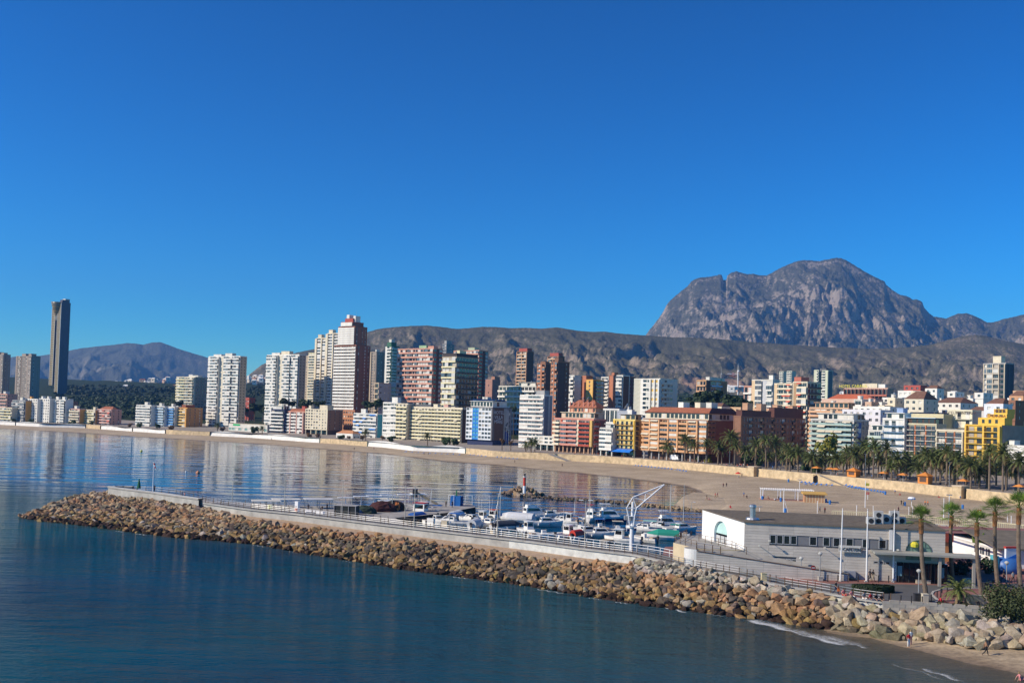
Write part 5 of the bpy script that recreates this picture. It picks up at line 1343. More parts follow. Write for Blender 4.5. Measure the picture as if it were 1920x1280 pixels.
for i in range(len(EP) - 1):
 (p, zp), (q, zq) = EP[i], EP[i + 1]; n0, n1 = inward(i), inward(i + 1)
 P3 = lambda v, z: (v.x, v.y, z)
 wl.face([P3(p, p.z - 1.2), P3(q, q.z - 1.2), P3(q, zq - .22), P3(p, zp - .22)], CONC if EU[i] < 940 else CONCW)
 # coping: overhanging slab along the edge
 o0, o1 = p - n0 * .28, q - n1 * .28; i0, i1 = p + n0 * .7, q + n1 * .7
 cp.face([P3(o0, zp - .2), P3(o1, zq - .2), P3(o1, zq), P3(o0, zp)], CONC); cp.face([P3(o0, zp), P3(o1, zq), P3(i1, zq), P3(i0, zp)], CONC); cp.face([P3(p, zp - .2), P3(q, zq - .2), P3(o1, zq - .2), P3(o0, zp - .2)], CONC2)
 cp.face([P3(i0, zp), P3(i1, zq), P3(i1, zq - .2), P3(i0, zp - .2)], CONC2)
 w0, w1 = p + n0 * WW, q + n1 * WW
 wk.face([P3(i0, zp - .12), P3(i1, zq - .12), P3(w1, zq - .12), P3(w0, zp - .12)], ASPH)
 wk.face([P3(w0, zp - .12), P3(w1, zq - .12), P3(w1, 0), P3(w0, 0)], CONC2)
 if EU[i] < 1200:
  c0, c1 = crest(EU[i]), crest(EU[i + 1])
  gv.face([(c0.x, c0.y, 2.55), (c1.x, c1.y, 2.55), P3(q, 2.8), P3(p, 2.8)], 0)
wl.build('wall', None, bw); cp.build('coping', None, bw); wk.build('walkway', None, bw)
gvm = M((.46, .33, .22), .95, .35, 1.6, bump=.6)
gv.m = [gvm] * len(gv.f); gv.build('gravel_berm', None, bw)
# parapet round the head
hp = [G(372, 952, 2.8), G(330, 946, 2.8), G(280, 938.5, 2.8), G(235, 932.5, 2.8), G(212, 929.5, 2.8), G(202, 928, 2.8)]
dn = Vector((.5, .86, 0))
hook = [hp[-1] + Vector((-.6, 1.6, 0)), hp[-1] + Vector((.2, 3.4, 0)), hp[-1] + Vector((2.2, 4.4, 0)), hp[-1] + Vector((4.6, 4.3, 0))]
line = hp + hook
pr = MB(); TH = 1.0
for i in range(len(line) - 1):
 a, b = line[i], line[i + 1]
 d = (b - a).normalized(); n = Vector((d.y, -d.x, 0))
 a2, b2 = a + n * TH, b + n * TH
 for (x, y, z0, z1, m) in ((a, b, 2., 4.55, CONC),):
  pr.face([(y.x, y.y, z0), (x.x, x.y, z0), (x.x, x.y, z1), (y.x, y.y, z1)], m)
 pr.face([(a2.x, a2.y, 2.), (b2.x, b2.y, 2.), (b2.x, b2.y, 4.55), (a2.x, a2.y, 4.55)], CONC)
 o, o2 = a - n * .15, b - n * .15; e, e2 = a2 + n * .15, b2 + n * .15
 pr.face([(o2.x, o2.y, 4.552), (o.x, o.y, 4.552), (o.x, o.y, 4.85), (o2.x, o2.y, 4.85)], CONC2); pr.face([(o.x, o.y, 4.85), (e.x, e.y, 4.85), (e2.x, e2.y, 4.85), (o2.x, o2.y, 4.85)], CONCW)
 pr.face([(e.x, e.y, 4.552), (e2.x, e2.y, 4.552), (e2.x, e2.y, 4.85), (e.x, e.y, 4.85)], CONC2)
pr.build('parapet', None, bw)
pf = MB(); pts = [line[0] + Vector((1, 0, 0))] + line[1:6] + [hook[0], hook[2], hook[3], G(300, 922, 3.5), G(385, 936, 3.5), G(420, 948, 3.5)]
pf.face([(p.x, p.y, 3.6) for p in pts][::-1], CONC2); pf.build('head_platform', None, bw)

# ---- lower quay behind the walkway and the mole with the blue container
QZ = 1.5
qpx = [(330, 936), (420, 940), (500, 944), (560, 947), (640, 949), (720, 946), (790, 942), (850, 941), (884, 944), (892, 950), (835, 961), (790, 966), (740, 970)]
qp = [G(u, v, QZ) for u, v in qpx]
inner = []
for u in (760, 860, 960, 1060, 1160, 1240, 1290):
 i = int(np.argmin(np.abs(EU - u))); p, z = EP[i]; inner.append(p + inward(i) * (WW + 5.5))
base = []
for u in (1290, 1160, 1000, 860, 700, 560, 420, 385):
 i = int(np.argmin(np.abs(EU - u))); p, z = EP[i]; base.append(p + inward(i) * (WW - .5))
poly = qp + inner + base
mb = MB()
mb.face([(p.x, p.y, QZ) for p in poly][::-1], CONC2)
for a, b in zip(poly, poly[1:] + poly[:1]):
 mb.face([(a.x, a.y, -1), (b.x, b.y, -1), (b.x, b.y, QZ), (a.x, a.y, QZ)], M((.12, .115, .11), .9, .4, .6))
 mb.face([(b.x, b.y, -1), (a.x, a.y, -1), (a.x, a.y, QZ), (b.x, b.y, QZ)], M((.12, .115, .11), .9, .4, .6))
quay = mb.build('quay', None); tag(quay, kind='structure')

# ---- railings
def railing(label, pts, h=1.08, sp=2.6, pm=POSTM, rm=RAILM, rails=(1.05, .72, .40), pr=.05, rr=.035, pair=False):
 root = thing('railing', label, 'railing', pts[0])
 o = Vector(pts[0])
 ps = []
 for a, b in zip(pts[:-1], pts[1:]):
  a, b = Vector(a), Vector(b); n = max(1, round((b - a).length / sp))
  ps += [a.lerp(b, i / n) for i in range(n)]
 ps.append(Vector(pts[-1]))
 pb = MB(); pb.box(-pr, pr, -pr, pr, 0, h, pm); pme = pb.mesh('post', None)
 for i, p in enumerate(ps):
  put('post', pme, root, p - o)
  if pair and i % 2 == 0: put('post', pme, root, p - o + Vector((.7, -.45, 0)))
 for z in rails:
  rb = MB()
  for a, b in zip(ps[:-1], ps[1:]): rb.tube(a - o + Vector((0, 0, z)), b - o + Vector((0, 0, z)), rr, rr, 5, rm, caps=False)
  rb.build('rail', None, root)
 return root
def along(u0, u1, off, n=24, dz=0.):
 r = []
 for u in np.linspace(u0, u1, n):
  i = int(np.argmin(np.abs(EU - u))); p, z = EP[i]; q = p + inward(i) * off
  r.append((q.x, q.y, z + dz))
 return r
railing('sea-side railing with brown posts along the breakwater walkway', along(384, 1660, .35, 60), pair=True)
railing('white railing on the harbour edge of the breakwater walkway', along(880, 1240, WW - .2, 26, -.12), rm=WHITEP, pm=WHITEP, rr=.045, rails=(1.05, .6))
railing('grey railing on the harbour edge near the fishing quay', along(430, 870, WW - .2, 30, -.12), rails=(1.05, .5), rr=.02, rm=GREYC)
railing('railing round the seaward head platform of the breakwater', [G(240, 919.5, 3.6), G(290, 921.5, 3.6), G(330, 926, 3.6), G(380, 936, 3.6), G(415, 945, 3.6)], rails=(1.05, .55))

# ---- small groyne with the beacon
gr = thing('groyne', 'low dark rock groyne across the harbour mouth with a wider mound at its tip', 'groyne')
rl = []
GL_ = [(950, 926), (985, 929), (1020, 933), (1060, 936), (1100, 938), (1150, 941), (1200, 945), (1250, 951), (1290, 955), (1316, 958)]
for k in range(85):
 c = G(980, 927, 0); t = rnd.random(); an = rnd.uniform(0, 6.3); rr = math.sqrt(t)
 p = Vector((c.x + math.cos(an) * rr * 6.5, c.y + math.sin(an) * rr * 6., max(0, 2.5 * (1 - rr)) + rnd.uniform(-.1, .3)))
 rl.append((p, rnd.uniform(.6, 1.), (rnd.uniform(-.6, .6), rnd.uniform(-.6, .6), rnd.uniform(0, 6.3)), jit((.24, .19, .145) if rnd.random() < .6 else TANC, .25), 1.))
gm_ = np.array(GL_)
for k in range(420):
 u = rnd.uniform(985, 1318); v = float(np.interp(u, gm_[:, 0], gm_[:, 1])) + rnd.gauss(0, 1.3)
 p = G(u, v, 0); p.z = rnd.uniform(-.12, .3)
 w = .35 if u < 1200 else .5
 rl.append((p, rnd.uniform(.3, .75), (rnd.uniform(-.5, .5), rnd.uniform(-.5, .5), rnd.uniform(0, 6.3)), jit((.17, .135, .095) if u < 1180 else (.33, .25, .16), .3), .1 + w * .1))
place_rocks(gr, rl, 85)
bc = G(983, 921, 2.2)
be = thing('beacon', 'red and white harbour beacon post on the groyne tip', 'beacon', (bc.x, bc.y, 1.7))
for i, (z0, z1, m, r) in enumerate(((0, 2.2, WHITEP, .45), (2.2, 4.8, REDP, .40), (4.8, 5.0, WHITEP, .6), (5.0, 5.8, DARKM, .28))):
 mb = MB(); mb.lathe([(r, z0), (r * .97, z1)], 10, m); mb.build('band', None, be)

# ================================================================== PLAZA AND CLUB HOUSE
PZ = 3.2
PAVE = M((.27, .125, .105), .9, .22, .5, bump=.2); ROADM = M((.105, .105, .108), .9, .18, .4); KERBM = M((.42, .40, .36), .9, .2, .6)
def sheet(name, pts, z, mat, kind='structure'):
 mb = MB(); a = sum(p[0] * q[1] - q[0] * p[1] for p, q in zip(pts, pts[1:] + pts[:1]))
 P_ = [(p[0], p[1], z) for p in (pts if a > 0 else pts[::-1])]
 mb.face(P_, mat)
 return tag(mb.build(name, None), kind=kind)
i0 = int(np.argmin(np.abs(EU - 1395)))
plz = [tuple((EP[i][0] + inward(i) * .6)[:2]) for i in range(i0, len(EP), 3)] + [tuple(G(u, v, PZ)[:2]) for u, v in ((1660, 1133), (1720, 1136.5), (1775, 1140), (1850, 1145), (1990, 1156), (2150, 1172))] + [(150, 118), (150, 228), (62, 228), (58, 190), (27, 176), (24, 160)]
sheet('plaza', plz, PZ, PAVE)
mb = MB()
for a, b in zip(plz[-8:], plz[-7:] + plz[:1]): mb.face([(a[0], a[1], -1), (b[0], b[1], -1), (b[0], b[1], PZ - .003), (a[0], a[1], PZ - .003)], CONC2); mb.face([(b[0], b[1], -1), (a[0], a[1], -1), (a[0], a[1], PZ - .003), (b[0], b[1], PZ - .003)], CONC2)
tag(mb.build('plaza_edge', None), kind='structure')
road_px = [(1535, 1093.5), (1600, 1093), (1680, 1094.5), (1760, 1096.5), (1850, 1095), (1990, 1091), (1990, 1101), (1900, 1102), (1850, 1103), (1795, 1103.5), (1765, 1105), (1750, 1109), (1747, 1114), (1752, 1119), (1758, 1124), (1755, 1129), (1745, 1132), (1700, 1129), (1660, 1125), (1612, 1117), (1575, 1107), (1548, 1099)]
rp = [tuple(G(u, v, PZ)[:2]) for u, v in road_px]
sheet('road', rp, PZ + .006, ROADM)
mb = MB()
for a, b in zip(rp[5:17], rp[6:18]):
 d = Vector((b[0] - a[0], b[1] - a[1], 0)).normalized(); n = Vector((-d.y, d.x, 0)) * .14
 for s in (1,): mb.prism([(a[0] - n.x, a[1] - n.y), (b[0] - n.x, b[1] - n.y), (b[0] + n.x, b[1] + n.y), (a[0] + n.x, a[1] + n.y)], PZ - .05, PZ + .10, KERBM)
tag(mb.build('kerb', None), kind='structure')
for k in range(3):
 a = G(1592 + 9 * k, 1096.2 + k * .3, PZ); mb = MB(); mb.box(-.5, .5, -.07, .07, 0, .004, WHITEP); tag(mb.build('road_marking', None, None, (a.x, a.y, PZ + .011)), kind='structure')
# low stone wall between the plaza and the rocks
lw = [G(u, v, PZ) + Vector((0, 0, -.2)) for u, v in ((1655, 1132.6), (1720, 1136.5), (1775, 1140), (1850, 1145), (1960, 1153.6))]
root = thing('garden_wall', 'low grey block wall between the plaza and the boulders', 'wall', lw[0])
BLK = [M((.40, .36, .31), .95, .25, .9), M((.36, .33, .29), .95, .25, .9), M((.45, .41, .35), .95, .25, .9)]
bme = []
for m in BLK:
 b_ = MB(); b_.box(-.57, .57, -.22, .22, 0, .38, m); bme.append(b_.mesh('block', None))
cb = MB(); o = lw[0]
for a, b in zip(lw[:-1], lw[1:]):
 L = (b - a).length; an = math.atan2(b.y - a.y, b.x - a.x); n = int(L / 1.2)
 cb.prism([(a.x - o.x + s * math.sin(an) * w, a.y - o.y - s * math.cos(an) * w) for s, w in ((1, .19),)] + [(b.x - o.x + math.sin(an) * .19, b.y - o.y - math.cos(an) * .19), (b.x - o.x - math.sin(an) * .19, b.y - o.y + math.cos(an) * .19), (a.x - o.x - math.sin(an) * .19, a.y - o.y + math.cos(an) * .19)], -1.2, .62, CONC2)
 for r in range(-2, 2):
  for i in range(n):
   t = (i + .5 + (.5 if r % 2 else 0)) / n
   if t > 1: continue
   p = a.lerp(b, t) - o; put('block', rnd.choice(bme), root, (p.x, p.y, r * .40), (0, 0, an))
cb.build('mortar_core', None, root)

# ---- club house ------------------------------------------------------------
A_ = Dp(1395, 1027, 148.); A_.z = PZ
B_ = Dp(1771, 1091, 144.); B_.z = PZ
Lc = Dp(1316, 1005, 161.); Lc.z = PZ
ex = (B_ - A_); LEN = ex.length; ex.normalize(); ey = Vector((-ex.y, ex.x, 0))
club = thing('club_house', 'long grey and white clubhouse with brown gravel roof and arched windows', 'building', A_, math.atan2(ex.y, ex.x))
def on_plane(u, v, off=0.):
 """pixel -> (along front, height above plaza) on the front plane moved out by off"""
 d = ray(u, v); o = Vector((0, 0, CAM_H)); n = ey
 t = (A_ - ey * off - o).dot(n) / d.dot(n)
 p = o + d * t - A_
 return p.dot(ex), p.z
def loc2(p): 
 q = p - A_; return (q.dot(ex), q.dot(ey))
lx, ly = loc2(Lc)
DEP = ly
ZF = 7.3; ZB = 7.75
WHITEC = M((.83, .82, .80), .7, .06, .3); GREYW = [M((.55, .50, .445), .8, .16, .5), M((.58, .525, .465), .8, .16, .5), M((.51, .465, .42), .8, .16, .5)]
# openings on the front: s0, s1, z0, z1
def opn(u0, v0, u1, v1):
 s0, z1 = on_plane(u0, v0); s1, z0 = on_plane(u1, v1); return [s0, s1, z0, z1]
band = [on_plane(1443, 1001)[0], on_plane(1667, 1020)[0], on_plane(1443, 1019)[1], on_plane(1443, 1001.5)[1]]
lowA = [on_plane(1452, 1047)[0], on_plane(1493, 1050)[0], on_plane(1470, 1052.5)[1], on_plane(1470, 1047)[1]]
lowB = [on_plane(1638, 1052)[0], on_plane(1668, 1056)[0], on_plane(1650, 1057)[1], on_plane(1650, 1051.5)[1]]
door = [on_plane(1680, 1055)[0], on_plane(1768, 1058)[0], -.1, on_plane(1720, 1056)[1]]
OPEN = [band, lowA, lowB, door]
core = MB()
core.prism([(.7, .12), (LEN - .05, .12), (LEN - .05, DEP), (lx + .7, DEP - .05)], -.5, [ZF - .1, ZF - .1, ZB - .1, ZB - .1], DGREY)
core.build('core_wall', None, club)
nc = 19
for k in range(nc):
 z0, z1 = ZF * k / nc + .008, ZF * (k + 1) / nc - .014
 iv = [(0., LEN)]
 for (s0, s1, a, b) in OPEN:
  if z1 > a + .05 and z0 < b - .05:
   iv = [q for (x, y) in iv for q in ((x, min(y, s0)), (max(x, s1), y)) if q[1] - q[0] > .05]
 mb = MB()
 for (x, y) in iv:
  n = max(1, int((y - x) / 3.2))
  for i in range(n): mb.box(x + (y - x) * i / n + .008, x + (y - x) * (i + 1) / n - .008, -.04, .2, z0, z1, rnd.choice(GREYW))
 mb.build('cladding_course', None, club)
def win_row(us, v0, v1, o, fr):
 for (u0, u1) in us:
  s0, s1 = on_plane(u0, v0)[0], on_plane(u1, v0)[0]
  mb = MB(); z0, z1 = o[2] + .12, o[3] - .1
  mb.box(s0, s1, .05, .1, z0, z1, GLDK)
  for (a, b, c, d) in ((s0 - .09, s0, z0 - .08, z1 + .08), (s1, s1 + .09, z0 - .08, z1 + .08), (s0, s1, z1, z1 + .08), (s0, s1, z0 - .08, z0)): mb.box(a, b, -.02, .11, c, d, M((.42, .43, .45), .5))
  mb.build('window', None, club)
mb = MB(); mb.box(band[0], band[1], .06, .12, band[2], band[3], M((.19, .19, .205))); mb.build('window_band', None, club)
win_row([(1444.5, 1454), (1457.5, 1467), (1470.5, 1480), (1483.5, 1493), (1519, 1530.5), (1544.5, 1555), (1563.5, 1574), (1587.5, 1599), (1618, 1628), (1649, 1661)], 1010, 1018, band, None)
win_row([(1453, 1460), (1463.5, 1470.5), (1474.5, 1481.5), (1485.5, 1492.5)], 1049, 1052, lowA, None)
win_row([(1639, 1646), (1649.5, 1656.5), (1660.5, 1667)], 1054, 1056, lowB, None)
# left end wall with the tall arch
evec = Vector((lx, DEP, 0)); EL = evec.length; edir = evec.normalized(); eang = math.atan2(edir.y, edir.x)
# local frame of the end wall: s from front corner to back, outward = left
def on_end(u, v):
 n3 = (ex * edir.x + ey * edir.y); nn = Vector((-n3.y, n3.x, 0)); d = ray(u, v); o = Vector((0, 0, CAM_H))
 t = (A_ - o).dot(nn) / d.dot(nn); p = o + d * t - A_; return p.dot(n3), p.z
sA, zA0 = on_end(1363, 1022); sB, _ = on_end(1338.5, 1012); _, zAt = on_end(1350, 976)
zA0 = 3.35
cxs = (sA + sB) / 2; rw = abs(sB - sA) / 2
ew = bpy.data.objects.new('end_wall', None)
def arch_panel(x0, x1, z0, zt0, zt1, cx, r, zb, za, y0, y1, mat, n=14):
 """wall panel with a rounded-top opening, built from quads around it"""
 mb = MB()
 top = lambda x: zt0 + (zt1 - zt0) * (x - x0) / (x1 - x0)
 for yy, fl in ((y0, False), (y1, True)):
  def F(p):
   q = [(a, yy, b) for a, b in p]; mb.face(q[::-1] if fl else q, mat)
  F([(x0, z0), (cx - r, z0), (cx - r, top(cx - r)), (x0, top(x0))]); F([(cx + r, z0), (x1, z0), (x1, top(x1)), (cx + r, top(cx + r))])
  if zb > z0 + .01: F([(cx - r, z0), (cx + r, z0), (cx + r, zb), (cx - r, zb)])
  prev = None
  for i in range(n + 1):
   t = math.pi * i / n; x = cx - r * math.cos(t); z = zb + (za - zb) * .45 + (za - zb) * .55 * math.sin(t)
   if prev: F([prev, (x, z), (x, top(x)), (prev[0], top(prev[0]))])
   prev = (x, z)
 prev = (cx - r, zb); prs = [(cx - r, zb)] + [(cx - r * math.cos(math.pi * i / n), zb + (za - zb) * .45 + (za - zb) * .55 * math.sin(math.pi * i / n)) for i in range(n + 1)] + [(cx + r, zb)]
 for p, q in zip(prs[:-1], prs[1:]): mb.face([(p[0], y0, p[1]), (q[0], y0, q[1]), (q[0], y1, q[1]), (p[0], y1, p[1])], mat)
 return mb
mb = arch_panel(0, EL, 0, ZF, ZB, cxs, rw, zA0, zAt, 0, -.45, WHITEC)
o_ = mb.build('end_wall', None, club, (-.42 * edir.y * 0, 0, 0), (0, 0, eang)); o_.location = (edir.y * -.0, 0, 0)
gl = MB(); gl.box(cxs - rw - .2, cxs + rw + .2, -.44, -.40, zA0 + 1.4, zAt + .1, M((.50, .72, .68), .25)); gl.box(cxs - rw - .2, cxs + rw + .2, -.44, -.40, zA0, zA0 + 1.39, GLDK); gl.build('arch_glass', None, club, (0, 0, 0), (0, 0, eang))
for k in range(3):
 q = MB(); q.box(cxs - rw + rw * 2 * k / 3 + .1, cxs - rw + rw * 2 * (k + 1) / 3 - .1, -.38, -.34, zA0 + .1, zA0 + 1.1, M((.55, .56, .56), .4)); q.build('door_panel', None, club, (0, 0, 0), (0, 0, eang))
# roof
rf = MB(); ov = .25
rf.prism([(-.1, -ov), (LEN + .1, -ov), (LEN + .1, DEP + ov), (lx - .1, DEP + ov)], [ZF, ZF, ZB, ZB], [ZF + .16, ZF + .16, ZB + .16, ZB + .16], M((.17, .14, .11)), None)
rf.build('roof', None, club)
RG = M((.165, .138, .105), .95, .4, 1.2, bump=.5)
for i in range(22):
 x0 = LEN * i / 22 + .05; x1 = LEN * (i + 1) / 22 - .05; f = lambda x, t: (x + (lx * (1 - x / LEN)) * t, -ov + .15 + (DEP + 2 * ov - .3) * t, ZF + .162 + (ZB - ZF) * t + .02)
 s_ = MB(); s_.face([f(x0, 0), f(x1, 0), f(x1, 1), f(x0, 1)], RG); s_.build('roof_strip', None, club)
def on_roof(u, v): p = G(u, v, PZ + ZF + .4); return loc2(p)
vx, vy = on_roof(1411, 972)
mb = MB(); mb.lathe([(1., 0), (.9, .25), (.42, .3), (.42, 1.7), (.55, 1.8), (.5, 2.1), (.2, 2.2)], 12, METAL); mb.build('roof_vent', None, club, (vx, vy, ZF + .3))
for (u, w, h, d) in ((1632, 1.1, 1., 1.), (1646, 1.3, 1.9, 1.), (1661, 1.2, 1.4, 1.), (1676, 1.3, 1.9, 1.), (1690, 1.1, 1., 1.)):
 x, y = on_roof(u, 980); mb = MB(); mb.box(-w / 2, w / 2, -d / 2, d / 2, 0, h, M((.50, .50, .49), .6)); c = mb.build('air_conditioner', None, club, (x, y, ZF + .25))
 for z in ([.5] if h < 1.2 else [.5, 1.35] if h > 1.6 else [.7]):
  f_ = MB(); f_.lathe([(.36, 0), (.36, .03)], 12, DARKM); f_.build('fan_grille', None, c, (0, -d / 2 - .003, z), (R(90), 0, 0))
mb = MB(); x, y = on_roof(1662, 975); mb.box(-9, 6.5, -.3, .1, 0, .12, DARKM); mb.build('cable_tray', None, club, (x, y - 1.6, ZF + .25))
x = band[1]; mb = MB(); mb.box(x - .05, x + .35, -.6, -.05, band[2], ZF - .1, M((.62, .62, .62), .6)); mb.build('duct', None, club)
# right arch: half-round glass bay over the canopy
sx0, zc = on_plane(1698, 1035); sx1, _ = on_plane(1746, 1037); ra = (sx1 - sx0) / 2; cxr = (sx0 + sx1) / 2
ag = MB(); n = 18
GREENG = glass_mat((.16, .26, .22), .12)
ag.face([(cxr - ra, -.06, zc - 1.)] + [(cxr + ra, -.06, zc - 1.)] + [(cxr + ra * math.cos(math.pi * i / n), -.06, zc + ra * 1.02 * math.sin(math.pi * i / n)) for i in range(n + 1)], GREENG)
ag.build('arch_window', None, club)
fr = MB()
for i in range(n):
 a, b = math.pi * i / n, math.pi * (i + 1) / n
 fr.tube((cxr + ra * math.cos(a), -.1, zc + ra * 1.02 * math.sin(a)), (cxr + ra * math.cos(b), -.1, zc + ra * 1.02 * math.sin(b)), .07, .07, 4, M((.08, .12, .10)))
for k in (-.5, 0, .5): fr.box(cxr + ra * k - .04, cxr + ra * k + .04, -.12, -.05, zc - 1, zc + ra * math.sqrt(1 - k * k), M((.12, .17, .15)))
fr.box(cxr - ra, cxr + ra, -.12, -.05, zc + ra * .45, zc + ra * .45 + .06, M((.12, .17, .15)))
fr.build('arch_frame', None, club)
k = MB(); k.lathe([(.1, 0), (.5, .1), (.55, .5), (.3, .8)], 8, M((.62, .55, .05))); k.build('arch_ornament', None, club, (cxr - ra * .35, -.35, zc + ra * .45))
# canopy over the entrance and on to the right
cz = on_plane(1700, 1037, 3.)[1]
cs0 = on_plane(1640, 1035, 3.)[0]; cs1 = on_plane(1834, 1040, 3.)[0]
mb = MB(); mb.box(cs0, cs1, -3.2, -.05, cz - .28, cz, M((.34, .34, .31), .8, .2)); mb.build('canopy', None, club)
for u in (1826, 1762):
 s = on_plane(u, 1060, 2.6)[0]; mb = MB(); mb.box(s - .18, s + .18, -2.8, -2.4, -.05, cz - .28, M((.33, .31, .28))); mb.build('canopy_column', None, club)
# glazed entrance
mb = MB(); mb.box(door[0], door[1] + .4, -.7, -.06, -.02, door[3] + .15, GLDK); mb.build('entrance_glass', None, club)
for i in range(9):
 s = door[0] + (door[1] + .4 - door[0]) * i / 8; mb = MB(); mb.box(s - .05, s + .05, -.78, -.7, 0, door[3] + .15, DARKM); mb.build('entrance_mullion', None, club)
for u in (1685, 1764):
 s = on_plane(u, 1070, .7)[0]; mb = MB(); mb.box(s - .45, s + .45, -.76, -.72, .9, 2.3, M((.16, .30, .36), .4)); mb.build('poster', None, club)
s = on_plane(1677, 1065, .9)[0]; mb = MB(); mb.box(s - .25, s + .25, -1., -.85, .3, 2.9, WHITEP); mb.build('vertical_sign', None, club)
put('lettering', text_mesh('NAUTICO', .52, DARKM, .01), club, (s + .17, -1.02, 1.6), (R(90), R(-90), 0))
# cafeteria sign
s0, z0 = on_plane(1572, 1033, .25); s1, z1 = on_plane(1603, 1027, .25)
mb = MB(); mb.box(s0, s1 + .8, -.5, -.42, z0, z1 + .35, M((.62, .60, .56))); mb.build('sign_panel', None, club)
put('lettering', text_mesh('CAFETERÍA', .62, DARKM, .02, 'LEFT', .92), club, (s0 + .5, -.55, z0 + .18), (R(90), 0, 0))
mb = MB(); mb.box(s0 + .12, s0 + .42, -.54, -.5, z0 + .22, z0 + .6, DARKM); mb.build('sign_mark', None, club)
for (u, v) in ((1423, 1022), (1545, 1026), (1442, 1013), (1681, 1030)):
 s, z = on_plane(u, v); mb = MB(); mb.tube((s, -.04, z), (s - .05, -1.1, z + .12), .05, .04, 5, GREYC); mb.box(s - .2, s + .08, -1.25, -1., z + .02, z + .22, OFFW); mb.build('wall_floodlight', None, club)
mb = MB(); s, z = on_plane(1592, 1068); mb.box(s - .8, s + .8, -.7, -.05, .3, 1.2, M((.30, .31, .36), .5)); mb.build('wall_cabinet', None, club)

# ramp wall in front, with its sloping coping and round end
ro = 2.3
rs0, rz0 = on_plane(1306, 1031, ro); rs1, rz1 = on_plane(1592, 1075, ro)
ramp_ = MB()
def rtop(s): return rz0 + (rz1 - rz0) * (s - rs0) / (rs1 - rs0)
nb = 10
for k in range(nb):
 z0 = rz0 * k / nb + .01; z1 = rz0 * (k + 1) / nb - .012
 n = 9
 mbk = MB(); ok = False
 for i in range(n):
  a = rs0 + (rs1 - rs0) * i / n; b = rs0 + (rs1 - rs0) * (i + 1) / n
  ta, tb = min(z1, rtop(a)), min(z1, rtop(b))
  if tb <= z0 + .02: continue
  ok = True; m = rnd.choice(GREYW)
  mbk.face([(a + .008, -ro, z0), (b - .008, -ro, z0), (b - .008, -ro, tb), (a + .008, -ro, ta)], m)
 if ok: mbk.build('ramp_course', None, club)
rb = MB(); rb.face([(rs0, -ro + .04, -.4), (rs1, -ro + .04, -.4), (rs1, -ro + .04, rz1), (rs0, -ro + .04, rz0)], DGREY)
rb.face([(rs0, -ro - .1, rz0), (rs1, -ro - .1, rz1), (rs1, -ro + .35, rz1), (rs0, -ro + .35, rz0)], CONC); rb.face([(rs0, -ro - .1, rz0 - .12), (rs1, -ro - .1, rz1 - .12), (rs1, -ro - .1, rz1), (rs0, -ro - .1, rz0)], DKBR)
rb.face([(rs0, -ro + .35, rz0 - .05), (rs1, -ro + .35, rz1 - .05), (rs1, -.05, rz1 - .05), (0, -.05, rz0 - .05)], CONC2)
rb.build('ramp', None, club)
ce = MB(); rc_ = 1.7; cxx, cyy = rs0, -ro + rc_
for i in range(14):
 a0, a1 = math.pi * (.5 + i / 14), math.pi * (.5 + (i + 1) / 14)
 # left half of a drum
 p, q = (cxx + rc_ * math.cos(a0), cyy + rc_ * math.sin(a0)), (cxx + rc_ * math.cos(a1), cyy + rc_ * math.sin(a1))
 ce.face([(q[0], q[1], -.6), (p[0], p[1], -.6), (p[0], p[1], rz0 + .1), (q[0], q[1], rz0 + .1)][::-1], M((.66, .65, .63), .8, .08)); ce.face([(p[0], p[1], rz0 + .1), (q[0], q[1], rz0 + .1), (cxx, cyy, rz0 + .1)], CONC2)
ce.build('ramp_drum', None, club)
# terrace deck at the left end
dz = zA0 - .02
dk = MB(); dpts = [(rs0, -.4), (0.0, -.05), (lx, DEP), (lx - .3, DEP + 4), (rs0 - 1.2, DEP + 3.), (rs0 - 3.2, 5)]
dk.prism(dpts, -3.4, dz, M((.58, .47, .31)), CONC2); dk.build('terrace', None, club)
def rail_part(pts, root, nm='terrace_rail', glass=True):
 mb = MB()
 for (a, b) in zip(pts[:-1], pts[1:]):
  a, b = Vector(a), Vector(b); n = max(1, int((b - a).length / 1.4))
  for i in range(n + 1):
   p = a.lerp(b, i / n); mb.box(p.x - .04, p.x + .04, p.y - .04, p.y + .04, p.z, p.z + 1.05, POSTM)
  for z in (1.02, .55): mb.tube(a + Vector((0, 0, z)), b + Vector((0, 0, z)), .035, .035, 4, POSTM)
 mb.build(nm, None, root)
rail_part([(rs0 - 1.0, DEP + 2.8, dz), (rs0 - 3., 5, dz), (rs0 + .1, -.2, dz)], club); rail_part([(0.2, -2., rz0 - .3), (-1.2, -.6, dz), (-1.6, 1.5, dz), (lx - .6, DEP - 4, dz)], club)
railing('dark rail along the clubhouse ramp coping', [tuple(A_ + ex * s - ey * (ro - .1) + Vector((0, 0, rtop(s)))) for s in (rs0, rs0 + (rs1 - rs0) * .16)], sp=1.2)

